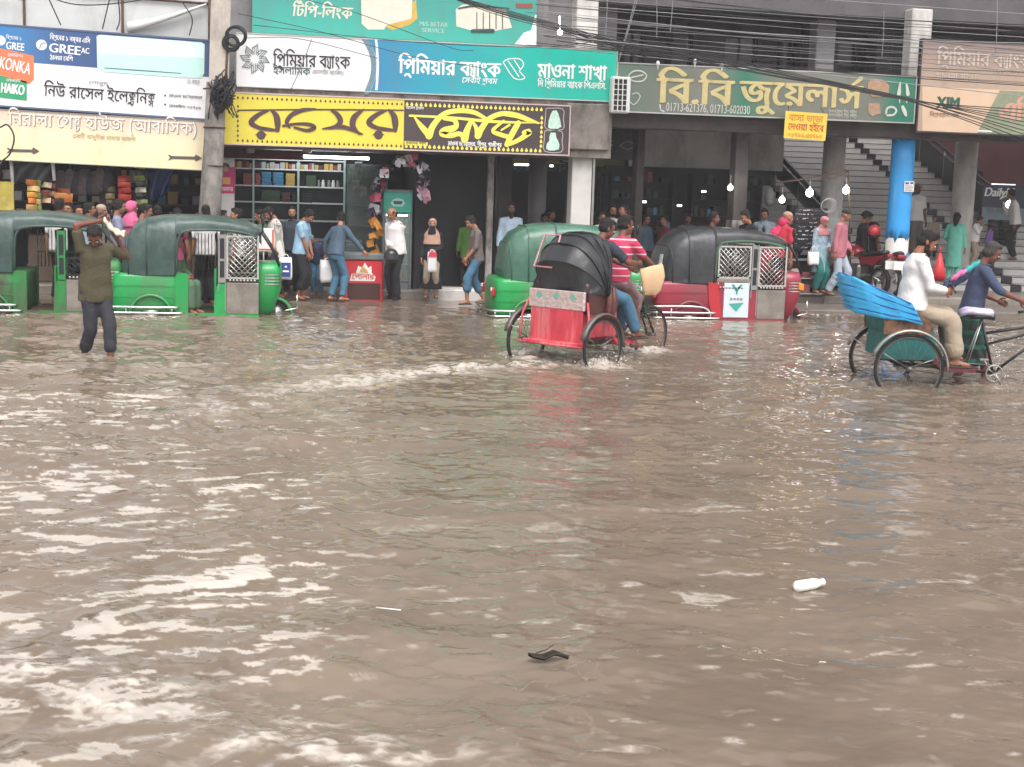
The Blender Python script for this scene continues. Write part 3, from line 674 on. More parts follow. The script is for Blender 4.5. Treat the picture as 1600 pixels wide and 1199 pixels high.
# sweet shop sign
S = Sign('sweet_shop_sign', 'yellow and dark brown sweet shop sign edged with dots and swirling Bengali letters', 25.58, -.59, 5.66, 2.76, 3.63, mat('yellow sign sheet', 'dfce4a', .4, var=.05, scale=3, dirt=.1), frame=mat('pale pink edging', 'c9b4ae', .5), fw=.022)
S.art('print', mat('dark brown sheet', '453a3c', .45, var=.12, scale=3), lambda q: rect(q, S.p(631, 200)[0], S.w / 2, 0, S.h, -S.lay)); S.up()
xs = S.p(631, 200)[0]; dots = lambda a, b, st: [a + st * i for i in range(int((b - a) / st) + 1)]
def dd(q, x, z, r): disc(q, x, z - r * .2, r, -S.lay); q.add([(x - r * .8, -S.lay - .0004, z + r * .3), (x + r * .8, -S.lay - .0004, z + r * .3), (x, -S.lay - .0004, z + r * 1.7)], [(0, 1, 2)])
def f1(q):
    for x in dots(-S.w / 2 + .3, xs - .04, .0845):
        for z in (.055, S.h - .075): dd(q, x, z, .018)
    for z in dots(.14, S.h - .15, .0845): dd(q, -S.w / 2 + .3, z, .018)
S.art('dotted_border', P_BRN, f1); xe = S.p(846, 200)[0]
def f2(q):
    for x in dots(xs + .05, xe, .0845):
        for z in (.055, S.h - .075): dd(q, x, z, .026)
    for z in dots(.14, S.h - .15, .0845): dd(q, xe, z, .026)
S.art('dotted_border', P_YEL, f2)
z2 = lambda L: [(320 + a / 4, b / 4, w / 4) for a, b, w in L]; z6 = lambda L: [(640 + a / 6.154, 140 + b / 6.154, w / 6.154) for a, b, w in L]
ro = lambda d: [[(400 + d, 692, 14), (335 + d, 722, 28), (290 + d, 768, 34), (335 + d, 800, 26), (400 + d, 812, 24), (455 + d, 818, 14)], [(415 + d, 690, 14), (445 + d, 725, 36), (455 + d, 770, 40), (455 + d, 818, 26)]]
S.rib(P_BRN, [z2(L) for L in [[(212, 692, 9), (700, 688, 10), (1240, 692, 9)]] + ro(0) + ro(735) + [
    [(690, 684, 12), (610, 692, 26), (545, 720, 28), (512, 765, 26), (530, 800, 14)], [(490, 790, 16), (570, 778, 18), (650, 780, 22), (685, 800, 26), (640, 818, 22), (560, 800, 14)],
    [(790, 695, 10), (825, 715, 28), (848, 760, 34), (815, 795, 26), (735, 808, 8)], [(800, 798, 20), (880, 800, 26), (985, 842, 10)], [(990, 688, 12), (935, 735, 36), (925, 790, 34), (965, 840, 12)]]])
S.discs(P_BRN, [(320 + 352 / 4, 848 / 4, 7), (320 + 1085 / 4, 846 / 4, 7)], 'lettering'); S.art('lettering', P_BRN, lambda q: [poly(q, [S.p(320 + (c - 40) / 4, 212), S.p(320 + c / 4, 204), S.p(320 + (c + 40) / 4, 212)], -S.lay - .0005) for c in (352, 1085)])
S.rib(P_YEL, [z6(L) for L in [[(0, 255, 20), (400, 275, 24), (800, 312, 28), (1250, 326, 8)], [(45, 268, 14), (110, 355, 48), (185, 440, 66)], [(185, 450, 70), (230, 345, 56), (330, 240, 48), (470, 208, 46), (620, 225, 42), (745, 292, 32)],
    [(330, 285, 30), (430, 300, 44), (440, 365, 54), (340, 400, 70), (315, 430, 60), (400, 445, 50), (480, 430, 44), (540, 480, 50)], [(585, 315, 40), (550, 400, 60), (528, 480, 74)], [(655, 450, 66), (690, 380, 56), (765, 285, 48), (890, 236, 46), (1030, 248, 40), (1140, 290, 34), (1240, 328, 18)],
    [(600, 305, 20), (640, 375, 40), (652, 450, 50)], [(905, 305, 22), (800, 398, 36), (880, 440, 42), (960, 462, 40)], [(880, 395, 18), (960, 345, 22)], [(1045, 325, 50), (985, 430, 56), (930, 535, 44)], [(930, 535, 44), (1010, 508, 40), (1090, 462, 48), (1150, 412, 56), (1100, 420, 50)], [(905, 255, 8), (1040, 275, 16), (1150, 318, 8)]]])
S.text(P_WHITE, 'মাওনা চৌরাস{ra}তা, শ{ra}ীপুর, গাজীপুর', 700, 228, 84, 6, bold=.03); S.poly(P_YEL, [(632, 221), (668, 223), (668, 229), (632, 227)]); S.up().text(P_BRN, 'স{ra}বাদের পরশ', 634, 226, 32, 4)
S.text(P_WHITE, 'আসল স{ra}বাদ', 634, 171, 28, 4)
M_SWEET = mat('mint sweet print', 'c3e2d2', .5, var=.2, scale=25)
for cx, cy, sh in ((866, 186, [(-10, 14), (-9, 4), (-6, -6), (-3, -12), (3, -13), (6, -8), (9, 2), (11, 13), (5, 16), (-6, 16)]), (864, 221, [(-11, 12), (-10, 4), (-6, 0), (-6, -6), (-4, -13), (4, -13), (5, -5), (8, 0), (10, 6), (9, 13), (2, 15), (-6, 15)])):
    S.poly(M_SWEET, [(cx + a, cy + b) for a, b in sh], 'picture')
    S.rib(mat('pale frame print', 'b9aeb0', .5), [[(cx - 13, cy - 16, 1.2), (cx + 13, cy - 15, 1.2), (cx + 14, cy, 1.2), (cx + 13, cy + 17, 1.2), (cx - 13, cy + 16, 1.2), (cx - 14, cy, 1.2), (cx - 13, cy - 16, 1.2)]], 'picture', 3)

# jeweller's sign: green sheet, with the sky's glare painted on as grey bands
jm = gradmat('green print with painted glare', [(0, '5b7468'), (.12, '6d776d'), (.3, '7d7f76'), (.42, '2f7a63'), (.5, '6e7a6e'), (.62, '7c7d74'), (.85, '74796f'), (.93, '2a7560'), (1, '1d7560')], -2.94, 2.94, rough=.25, dirt=.3)
S = Sign('jeweller_sign', 'long green sign with grey sky glare painted in, big gold Bengali letters and two phone numbers', 25.66, 6.56, 12.43, 3.59, 4.45, jm, frame=F_ALU, fw=.02)
P_GOLD = mat('gold lettering', 'cfc088', .4, var=.12, scale=5); P_GOLDS = mat('gold edge', '77705a', .5); P_PALE = mat('pale lettering', 'c9cabf', .5)
for m, d in ((P_GOLDS, 1.6), (P_GOLD, 0)):
    S.text(m, 'বি.বি', 1027 + d, 161 + d * .6, 118, 36, bold=.035); S.text(m, 'জুয়েলাস{reph}', 1156 + d, 163 + d * .6, 192, 33, bold=.03); S.up()
S.text(P_PALE, '01713-621376, 01713-602030', 1040, 174, 133, 11); S.rib(P_PALE, [[(1031, 165, 3), (1032, 172, 2), (1037, 175, 3)]], 'phone_symbol', 3)
S.rib(P_PALE, [[(982, 118, 1.4), (990, 112, 2), (1002, 112, 2), (1010, 119, 2), (1004, 127, 2), (992, 128, 2), (984, 124, 1.4), (982, 118, 1.4)], [(986, 122, 2), (1004, 118, 2)], [(987, 148, 1.4), (995, 146, 1.4), (1000, 152, 1.4), (991, 164, 1.4), (984, 160, 1.4)]], 'emblem', 5)
for i in range(2): S.text(P_PALE, 'মাওনা চৌরাস{ra}তা, শ{ra}ীপুর, গাজীপুর', 1294, 176.5 + i * 6, 44, 4, name='small_print')
M_JEW = mat('necklace print', 'b08f74', .5, var=.25, scale=14)
S.poly(M_JEW, [(1356, 130), (1364, 124), (1378, 125), (1389, 134), (1388, 148), (1376, 152), (1362, 152), (1355, 142)], 'picture'); S.poly(M_JEW, [(1357, 162), (1374, 162), (1376, 178), (1362, 182), (1356, 176)], 'picture')
S.rib(P_PALE, [[(1384, 178, 3), (1386, 170, 3), (1394, 168, 3), (1400, 173, 3), (1396, 180, 3), (1386, 181, 3)], [(1410, 168, 5), (1413, 175, 6), (1415, 181, 4)], [(1406, 130, 3), (1404, 148, 6)], [(1416, 132, 3), (1418, 148, 6)], [(1405, 156, 2), (1405, 161, 2)], [(1416, 156, 2), (1416, 161, 2)]], 'picture', 5)

# hanging to-let notice
S = Sign('to_let_notice', 'small yellow notice with orange Bengali lettering hung under the green sign', 25.42, 9.74, 10.57, 3.19, 3.69, mat('yellow notice card', 'f3d455', .6, var=.08, scale=4, dirt=.12), tilt=.03, th=.012)
P_OR = mat('orange lettering', 'd98a2c', .6); P_RED = mat('red lettering', 'd2502c', .6)
S.text(P_OR, 'বাসা ভাড়া', 1232, 189, 54, 9); S.text(P_RED, 'দেওয়া হইবে', 1231, 203, 56, 9, bold=.02); S.text(P_OR, '০১৭২২-৫৩৭৮৩', 1230, 214, 55, 6)
q = MB()
for x in (-.36, .36): q.tube([(x, .01, .49), (x * .9, .15, .62)], .006, 5)
q.build('hanging_string', M_BLKP, S.o)

# electrical shop sign, left
S = Sign('electrical_shop_sign', 'blue and white electrical shop sign picturing a pale air conditioner above the cream sign', 25.68, -5.3, -.79, 3.24, 4.57, mat('white shop sheet', 'e9e8ea', .4, var=.03, dirt=.12), tilt=.03, frame=mat('blue grey edging', '56637f', .5), fw=.03)
bm_ = gradmat('blue print', [(0, '2f7fc0'), (.12, '3f79ae'), (.3, '3c5a8e'), (.6, '36507f'), (1, '40557f')], -1.3, 2.3)
S.art('print', bm_, lambda q: poly(q, [(-S.w / 2, S.h), (-S.w / 2, S.p(0, 92)[1]), S.p(54, 99), S.p(150, 106.5), (S.w / 2, S.p(326, 121)[1]), (S.w / 2, S.h)], -S.lay)); S.up()
S.poly(mat('pale mint print', 'bfe9e0', .35, var=.05), [(151, 57), (156, 55), (315, 67), (320, 70), (319, 115), (315, 123), (285, 122), (163, 113), (152, 106)], 'picture')
S.poly(mat('mint white print', 'dcf4ef', .35, var=.04), [(152, 58), (157, 56), (315, 68), (319, 72), (318, 92), (152, 84)], 'picture', .001)
S.rib(mat('dark teal print', '3e6d6a', .5), [[(163, 107, 1.4), (220, 111, 1.8), (283, 115.5, 1.4)]], 'picture', 3, .002)
S.text(P_WHITE, 'GREE', 76, 81.5, 50, 12.5, bold=.03, tilt=-.04); S.text(P_WHITE, 'AC', 127, 84, 13, 8, bold=.03); S.discs(P_WHITE, [(65, 71, 8.5)], 'emblem'); S.rib(bm_, [[(62, 77, 1.6), (65, 69, 1.6), (72, 68, 1.6)]], 'emblem', 4, .0015)
S.text(P_WHITE, 'বিশ{ra}বের ১ নম্বর এসি', 78, 62, 63, 7, bold=.03, tilt=-.03); S.text(P_WHITE, 'ঠানডা বেশি', 78, 94, 36, 6.5, bold=.03); S.text(P_WHITE, 'GREE', 9, 77, 29, 10.5, bold=.03, tilt=-.05); S.discs(P_WHITE, [(1, 64, 8)], 'emblem'); S.text(P_WHITE, 'বিশ{ra}বের ১', 9, 61, 25, 5, tilt=-.05)
S.poly(mat('orange panel', 'f07a52', .4, var=.05), [(-40, 68), (0, 76), (53, 88), (53, 125), (45, 132), (0, 118), (-40, 112)]); S.poly(mat('green panel', '2f9d6d', .4, var=.05), [(-40, 114), (0, 119), (42, 128), (42, 158), (0, 153), (-40, 148)]); S.up()
S.text(P_WHITE, 'KONKA', -2, 107, 49, 17, bold=.02, tilt=-.15); S.text(P_WHITE, 'HAIKO', 1, 145, 37, 14, bold=.06, tilt=-.06); S.text(P_WHITE, 'টেলিভিশন', 12, 89, 24, 4); S.text(P_WHITE, 'রেফ{ra}িজারেটর', 10, 128, 22, 4)
S.text(P_BLACK, 'নিউ রাসেল ইলে{ক/ট}{ra}নি{ক/স}', 69, 150, 175, 17, bold=.01, tilt=-.012); S.text(P_GREY, 'শোরুম', 139, 132, 30, 5)
S.text(P_BLACK, 'মাওনা চৌরাসতা', 264, 152, 52, 4); S.text(P_BLACK, 'মোবাইল: 01712-000000'.replace('01712-000000', '০১৭১৬'), 264, 168, 50, 4); S.discs(P_BLACK, [(258, 150, 1.5), (258, 164, 1.5)], 'print'); S.text(P_GREY, '10 বছর', 291, 131, 21, 6)

# guest house sign
S = Sign('guest_house_sign', 'cream guest house sign with raised white letters and two grey arrows, lowest on the left', 25.6, -5.3, -.82, 2.33, 3.17, gradmat('cream sheet', [(0, 'f0e3b4'), (.55, 'efe0bd'), (1, 'd2bfae')], 0, .84, 'Z', dirt=.2), tilt=.022, frame=mat('grey edging', '8d8880', .5), fw=.015)
M_SHD = mat('painted letter shadow', '8d7f74', .6)  # shadow beside the raised letters, painted as an offset grey copy
S.text(M_SHD, 'নিরালা গে{স/ট} হাউজ (আবাসিক)', 14, 196, 302, 19, bold=.008); S.up(); S.text(mat('raised white letter', 'ece4da', .5), 'নিরালা গে{স/ট} হাউজ (আবাসিক)', 12.6, 195.2, 302, 19, bold=.008)
S.text(mat('tan lettering', 'c3ad80', .6), 'একটি আধুনিক থাকার জায়গা', 113, 216, 100, 6)
for ax, ay, L in ((10, 236, 52), (262, 247, 54)):
    S.poly(mat('grey arrow print', '5c544e', .6), [(ax, ay - 5), (ax + 7, ay - 2.5), (ax + L - 12, ay - 1.5), (ax + L - 10, ay - 5), (ax + L, ay + 1), (ax + L - 10, ay + 6), (ax + L - 12, ay + 2.8), (ax + 7, ay + 2), (ax, ay + 5), (ax + 4, ay)], 'arrow')

# big teal banner above the bank sign
S = Sign('teal_banner', 'large teal banner with slanted pale lettering and a white cloud shape, above the bank sign', 26.0, -.05, 5.07, 4.72, 6.2, gradmat('teal print', [(0, '3fb0a0'), (.5, '3a9a90'), (1, '2f8078')], 0, 1.3, 'Z', dirt=.3), th=.04)
P_CREAM = mat('cream print', 'd9d3c4', .5, var=.1, scale=5)
S.text(P_CREAM, 'টিপি-লিংক', 456, 26, 94, 17, bold=.03, slant=.15); S.text(mat('pale teal print', '9cc9bf', .5), 'M/S BETAR', 655, 41, 45, 6, bold=.03); S.text(mat('pale teal print', '9cc9bf'), 'SERVICE', 659, 51, 36, 6, bold=.03)
S.poly(mat('mustard print', 'c9a94e', .5), [(600, 40), (650, 0), (652, 30), (640, 40), (612, 48)], 'picture'); S.poly(P_CREAM, [(564, -14), (645, -14), (643, 30), (604, 40), (600, 47), (575, 47), (565, 38)], 'picture', .0015)
S.poly(P_CREAM, [(712, 15), (722, 8), (758, 8), (790, 14), (800, 44), (770, 50), (735, 48), (713, 42)], 'picture'); S.up(); S.rib(P_DKGRN, [[(745 + 10 * i, 20, 1.4), (745 + 10 * i, 46, 1.4)] for i in range(5)] + [[(738, 49, 5), (770, 49, 6)], [(716, 14, 2), (745, 10, 3), (795, 14, 2)]], 'picture', 3)
S.poly(P_WHITE, [(804, 70), (812, 60), (818, 52), (830, 48), (836, 24), (838, 24), (838, 72)], 'picture'); S.poly(mat('dull red print', '8c4a46', .5), [(806, 6), (832, 6), (832, 14), (806, 13)], 'picture')

# brown bank banner on the right
S = Sign('brown_bank_banner', 'faded brown and peach banner with pale Bengali lettering behind cables, rightmost', 25.66, 12.52, 16.2, 3.44, 5.14, gradmat('brown print', [(0, 'b59e8c'), (1, '8d7b74')], .9, 1.7, 'Z', dirt=.3), frame=mat('dark frame', '3b3336', .6), fw=.03)
P_TAUPE = mat('pale taupe lettering', 'c4b4a8', .5)
S.poly(mat('peach print', 'd9bca0', .5, var=.08, scale=2), [(1441, 136), (1605, 143), (1640, 215), (1441, 205)]); S.up()
S.text(P_TAUPE, 'প{ra}িমিয়ার ব{ya}াংক', 1463, 101, 150, 18, bold=.02); S.text(P_TAUPE, 'মাওনা শাখা', 1462, 127, 63, 11, bold=.02); S.text(P_TAUPE, 'সেবাই প{ra}থম', 1553, 115, 50, 6)
S.poly(mat('dusty green print', '8b9379', .5), [(1562, 142), (1640, 146), (1640, 214), (1526, 209)]); S.text(mat('deep green lettering', '2f5f4c', .5), 'XIM', 1463, 170, 36, 15, bold=.06); S.up()
S.text(mat('salmon lettering', 'cf9a88', .5), 'এসি', 1560, 188, 60, 24, bold=.05); S.text(mat('tan small print', '8d7660', .6), 'বিশ{ra}বস{ra}ত নাম', 1452, 182, 46, 5); S.poly(P_WHITE, [(1527, 204), (1550, 205), (1550, 207), (1527, 206)])

# signs in the arcade behind
S = Sign('dark_arcade_sign', 'dark grey sign with faint grey letters under the arcade ceiling', 28.3, 6.15, 7.75, 2.75, 3.55, mat('charcoal sheet', '2b2e30', .5), th=.05)
S.text(P_GREY, 'ers', 926, 229, 32, 13); S.rib(P_GREY, [[(968, 228, 1), (980, 222, 1), (993, 228, 1), (980, 234, 1), (968, 228, 1)]], 'emblem', 6)
S = Sign('yellow_bookshop_sign', 'dull yellow sign with a green lower edge, far back behind the white column', 31.5, 4.3, 8.3, 2.5, 2.95, mat('dull yellow sheet', '9d9248', .5, var=.1), th=.05)
S.art('print', mat('bottle green print', '2c6048', .5), lambda q: rect(q, -S.w / 2, S.w / 2, 0, .14, -S.lay))
S.text(P_BLACK, 'সুনদর', 752, 268, 70, 13, bold=.03); S.text(P_BLACK, 'বইঘর', 858, 270, 66, 13, bold=.03)
S = Sign('daily_shop_sign', 'dark blue shop board with white slanted lettering above a grey panel, near the stairs', 31, 16.9, 18.1, 1.55, 2.5, mat('navy sheet', '222c44', .4, var=.1), th=.08)
S.text(P_WHITE, 'DailyN', 1537, 307, 46, 11, bold=.04, slant=.2); S.rib(P_WHITE, [[(1562, 311, 1), (1570, 308, 2), (1576, 302, 1)]], 'emblem', 4)
S.art('lower_panel', mat('pale blue grey sheet', '7d8f98', .5), lambda q: rect(q, -S.w / 2 + .02, S.w / 2 - .02, .02, .42, -S.lay)); S.up().text(mat('slate lettering', '4a5c68', .5), 'শীত গরম', 1540, 334, 30, 7); S.art('tube_light', emit('dim tube', 'eef6ff', 1.2), lambda q: q.box(-.4, .2, -.03, 0, S.h + .01, S.h + .03))
S = Sign('pillar_poster', 'magenta and yellow paper poster beside the sweet shop shelves', 26.42, -.72, -.36, 1.35, 2.5, mat('poster paper', 'c9c4c2', .7, var=.06), th=.03, cat='poster')
S.poly(mat('magenta print', 'bf2a6a', .5, var=.15, scale=8), [(345, 262), (368, 262), (367, 303), (345, 303)]); S.up(); S.poly(mat('amber print', 'd9a050', .5), [(348, 278), (360, 278), (360, 289), (348, 288)]); S.discs(P_BRN, [(352, 262, 7)], 'print'); S.discs(mat('skin print', 'b98a74', .6), [(353, 265, 4.5)], 'print', .002); S.text(P_WHITE, 'অফার', 347, 299, 17, 6)
# ------------------------------------------------------------------ three-wheeled autos
def sgnpow(v, e): return math.copysign(abs(v) ** e, v)
def plan(x0, x1, hw, z, n=32, e=.28):
    return [((x0 + x1) / 2 + (x1 - x0) / 2 * sgnpow(math.cos(2 * PI * i / n), e), hw * sgnpow(math.sin(2 * PI * i / n), e), z) for i in range(n)]
def arch(x, hw, zb, zt, n=22, e=.42, x_b=None):
    """inverted U across the vehicle, open below; the foot may stand further on than the crown"""
    r = []
    for i in range(n + 1):
        a = PI * i / n; s = sgnpow(math.sin(a), e); r.append((x if x_b is None else x_b + (x - x_b) * s, hw * sgnpow(math.cos(a), e), zb + (zt - zb) * s))
    return r
def wheel(parent, loc, rad, wid, name='wheel', spokes=0, rim_m=None, hub_r=.05):
    w = MB(); w.ring((0, 0, 0), (0, 1, 0), rad - wid * .5, wid * .5, 36, 9); o = w.build(name, M_BLACK, parent, loc)
    r = MB(); r.ring((0, 0, 0), (0, 1, 0), rad - wid * 1.05, wid * .28, 36, 6)
    if spokes:
        for i in range(spokes):
            a = 2 * PI * i / spokes; a2 = a + (.35 if i % 2 else -.35); s = .045 if (i // 2) % 2 else -.045
            r.tube([(hub_r * math.cos(a2), s, hub_r * math.sin(a2)), ((rad - wid) * math.cos(a), 0, (rad - wid) * math.sin(a))], .0028, 4)
        r.tube([(0, -.07, 0), (0, .07, 0)], hub_r * .6, 10)
    else: r.lathe([(rad * .62, -.03), (rad * .5, -.045), (.05, -.05), (.04, -.08)], 20, (0, 0, 0), Matrix.Rotation(-PI / 2, 3, 'X')); r.tube([(0, -.05, 0), (0, .05, 0)], rad * .6, 16)
    r.build('rim', rim_m or (mat('dull rim steel', '6a6661', .45, .6, var=.2) if spokes else M_STEEL), o); return o
def lattice(q, x0, x1, z0, z1, y, st=.088, w=.015):
    """diamond grille of flat strips clipped to a rectangle"""
    for sg in (1, -1):
        c = (x0 + z0 if sg < 0 else x0 - z1) + st / 2
        while c < (x1 + z1 if sg < 0 else x1 - z0):
            pts = []
            for x in (x0, x1):
                z = (x - c) if sg > 0 else (c - x)
                if z0 <= z <= z1: pts.append((x, z))
            for z in (z0, z1):
                x = c + z if sg > 0 else c - z
                if x0 <= x <= x1: pts.append((x, z))
            if len(pts) >= 2 and math.dist(pts[0], pts[1]) > .02: q.tube([(pts[0][0], y + .003 * sg, pts[0][1]), (pts[1][0], y + .003 * sg, pts[1][1])], w * .5, 4)
            c += st
DRAFT = .22
def auto(label, px, py, paint, hoodm, closed=False, rz=0.0, panel=None, trim=None, old=False):
    base = onZ(px, py, 0); t = thing('auto_rickshaw', label, 'auto rickshaw', (base.x, base.y + .62, -DRAFT), rz, 'three wheeled autos at the kerb')
    q = MB(); L = [plan(.06, 1.12, .56, .20), plan(.0, 1.2, .61, .3), plan(-.01, 1.2, .625, .55), plan(.02, 1.19, .62, .8), plan(.05, 1.17, .6, .86)]
    q.loft(L); q.build('rear_body', paint, t)
    for z in (.5, .67):
        q = MB(); q.loft([plan(-.016, 1.205, .632, z + d) for d in (-.012, 0, .012)], cap=False); q.build('body_crease', paint, t)
    q = MB()
    hs = [(.16, .5, 1.0), (.19, .575, 1.25), (.25, .6, 1.45), (.36, .615, 1.62), (.55, .63, 1.73), (.8, .64, 1.775), (1.02, .645, 1.785)]
    q.loft([arch(x, w, .84, z, x_b=.2 + (x - .16) * .93) for x, w, z in hs], False, False)
    a0 = arch(.16, .5, .84, 1.0, x_b=.2); c = (.19, 0, .9)
    q.add(a0 + [c], [(i, i + 1, len(a0)) for i in range(len(a0) - 1)], True); hood = q.build('hood', hoodm, t)
    q = MB(); rs = [(1.02, .645, 1.785), (1.4, .645, 1.785), (1.8, .64, 1.76), (2.1, .62, 1.71), (2.28, .6, 1.64), (2.34, .57, 1.56)]
    def roofsec(x, w, z, drop): return [p for p in arch(x, w, z - drop, z, 22, .5)]
    q.loft([roofsec(x, w, z, .22 if i else .3) for i, (x, w, z) in enumerate(rs)], False, False); q.build('roof', hoodm, t)
    q = MB()
    for i, (x, w, z) in enumerate(hs[2::2]): q.tube([(p[0], p[1] * 1.008, p[2] * 1.004) for p in arch(x, w, .84, z, x_b=.2 + (x - .16) * .93)], .012, 6)
    q.build('hood_seam', hoodm, hood)
    for sd in (-1, 1):
        y = sd * .63; q = MB()                               # hood edging round the entrance
        edge = [(1.02, .9), (1.03, 1.3), (1.08, 1.48), (1.2, 1.55), (1.6, 1.57), (2.0, 1.54), (2.28, 1.47)]
        q.tube([(p[0], y, p[1]) for p in catmull(edge, 4)], .022, 6); q.build('hood_edging', trim or hoodm, t)
        q = MB(); q.prism([(1.0, .2), (1.16, .2), (1.2, .25), (1.2, .86), (1.0, .86)], y - .012, y + .012)
        q.prism([(1.6, .22), (1.79, .22), (1.79, .72), (1.66, .72), (1.62, .6), (1.6, .4)], y - .012, y + .012); q.prism([(1.1, .19), (2.3, .19), (2.3, .25), (1.1, .25)], y - .014, y + .014)
        q.build('side_panel', paint, t)
        q = MB(); q.box(1.675, 1.775, y - .014, y + .014, .74, 1.5); q.box(1.665, 1.68, y - .02, y + .02, .6, 1.52); q.box(1.77, 1.785, y - .02, y + .02, .3, 1.52); pl = q.build('door_post', paint if old else M_STEEL, t)
        q = MB(); q.box(1.69, 1.76, y - .017, y + .017, .82, 1.08); q.box(1.69, 1.76, y - .017, y + .017, 1.12, 1.44); q.build('post_slot', M_DARK2, pl)
        doors = [(1.79, 2.3)] + ([(1.06, 1.655)] if closed else [])
        for x0, x1 in doors:
            lo = .24 if x0 > 1.5 else .86
            q = MB(); q.bbox(x0, x1, y - .02, y + .02, lo, .74 if x0 > 1.5 else .93, .008); d = q.build('door', mat('scratched sheet steel', '9a938b', .4, .75, var=.25, scale=5, dirt=.5, dirtcol='6e5a4c', bump=.2), t)
            top_ = 1.06 if old else 1.46; q = MB(); lattice(q, x0 + .03, x1 - .03, .83 if x0 > 1.5 else .96, top_, y)
            for bx in ((x0, x1, .8 if x0 > 1.5 else .93, .83 if x0 > 1.5 else .96), (x0, x1, top_, top_ + .03), (x0, x0 + .03, .83, top_), (x1 - .03, x1, .83, top_)): q.box(bx[0], bx[1], y - .016, y + .016, bx[2], bx[3])
            q.build('door_grille', M_BLKP if old else M_CHROME, d)
            q = MB(); [q.lathe([(.02, -.006), (.02, .006)], 10, (x0 + .06 + i * .055, y + sd * .02, .775), Matrix.Rotation(PI / 2, 3, 'X')) for i in range(8)]; q.build('trim_row', M_STEEL, d)
        if closed:
            q = MB(); q.prism([(1.02, .26), (1.17, .26), (1.07, .86), (.9, .86), (.93, .5)], y - .02, y + .02); q.build('quarter_panel', mat('bright red paint', 'b3202a', .35, var=.12, coat=.3, dirt=.2), t)
            q = MB(); q.bbox(1.19, 1.64, y - .022, y + .022, .26, .855, .006); pn = q.build('door_panel', mat('pale door panel', 'c9d6dc', .4, var=.08, dirt=.3), t)
            if sd < 0:
                q = MB(); yy = y - .026; vs = lambda P: q.add([(x, yy, z) for x, z in P], [tuple(range(len(P)))])
                q.mat(mat('teal print', '1f8a9a', .5)); vs([(1.28, .5), (1.55, .52), (1.42, .36)]); vs([(1.31, .83), (1.36, .83), (1.42, .74), (1.4, .71)]); vs([(1.47, .83), (1.52, .83), (1.43, .72), (1.4, .74)]); vs([(1.4, .74), (1.43, .74), (1.43, .66), (1.4, .66)])
                q.mat(M_GREYP); [vs([(1.3 + i * .06, .56), (1.345 + i * .06, .56), (1.345 + i * .06, .6), (1.3 + i * .06, .6)]) for i in range(4)]; q.build('panel_emblem', parent=pn)
        # bumper rails and wheel arch
        q = MB()
        for z, x1 in ((.25, 1.12), (.34, 1.05)): q.tube([(p[0], p[1] * sd, z) for p in catmull([(-.12, .0), (-.12, .45), (-.05, .66), (.1, .72), (.6, .73), (x1 - .06, .72), (x1, .64)], 4)], .018, 7)
        if closed: q.tube([(p[0], p[1] * sd, p[2]) for p in catmull([(-.1, .3, .43), (-.05, .66, .44), (.2, .72, .45), (.6, .73, .45), (.85, .72, .42), (.95, .7, .34)], 4)], .018, 7)
        for x in (.0, .25, .95): q.tube([(x, .70 * sd, .22), (x, .70 * sd, .44 if closed and x < .5 else .36)], .014, 6)
        q.build('bumper_rail', M_CHROME, t)
        q = MB(); q.loft([[(.62 + r * math.cos(a), y_, .2 + r * math.sin(a)) for r, y_ in ((.29, sd * .62), (.31, sd * .665), (.34, sd * .665), (.35, sd * .62))] for a in [PI * i / 14 for i in range(15)]], True); q.build('wheel_arch', paint, t)
        wheel(t, (.62, sd * .55, .21), .21, .1)
        q = MB(); q.bbox(-.045, .02, sd * .5 - .07, sd * .5 + .07, .56, .72, .02); tl = q.build('tail_light', mat('red lens', 'a8322f', .25, var=.1), t); tag(tl, None)
        q = MB(); q.bbox(-.052, -.02, sd * .5 - .06, sd * .5 + .06, .65, .71, .01); q.build('lens_band', M_WHITE, tl)
        q = MB(); q.tube([(2.3, sd * .6, 1.5), (2.36, sd * .72, 1.56), (2.36, sd * .73, 1.66)], .009, 6); q.ell((2.36, sd * .74, 1.73), .03, .05, .085); q.build('mirror', M_BLKP, t)
    q = MB(); q.loft([plan(2.2, 2.5, .38, .2, 28, .5), plan(2.2, 2.56, .5, .32, 28, .5), plan(2.2, 2.66, .57, .62, 28, .5), plan(2.22, 2.68, .57, .9, 28, .5), plan(2.25, 2.66, .55, 1.04, 28, .5)]); cw = q.build('front_cowl', paint, t)
    for sd in (-1, 1):
        q = MB()
        for i in range(4): q.loft([plan(2.3, 2.665 + .01, .576, .72 + i * .05 + d, 28, .5)[(2 if sd > 0 else 19):(9 if sd > 0 else 26)] for d in (-.009, .009)], False, False)
        q.build('vent_strip', M_CHROME, cw)
        q = MB(); q.lathe([(.075, 0), (.085, .02), (.07, .05), (.02, .06)], 16, (2.6, sd * .3, .8), Matrix.Rotation(PI / 2, 3, 'Y')); q.build('headlight', M_CHROME, cw)
        if closed: q = MB(); q.bbox(2.56, 2.66, sd * .57 - .02, sd * .57 + .02, .74, .86, .015); q.build('indicator', mat('amber lens', 'd98a28', .3), cw)
    q = MB()
    for sd in (-1, 1): q.tube([(2.62, sd * .5, 1.02), (2.5, sd * .55, 1.3), (2.33, sd * .57, 1.56)], .022, 7); q.tube([(2.28, sd * .6, 1.0), (2.28, sd * .61, 1.55)], .02, 6)
    q.tube([(2.62, -.5, 1.02), (2.62, .5, 1.02)], .02, 6); ws = q.build('windscreen_frame', M_BLKP, t)
    q = MB(); q.add([(2.61, -.5, 1.03), (2.61, .5, 1.03), (2.33, .56, 1.55), (2.33, -.56, 1.55)], [(0, 1, 2, 3)]); q.build('windscreen', M_GLASS, ws)
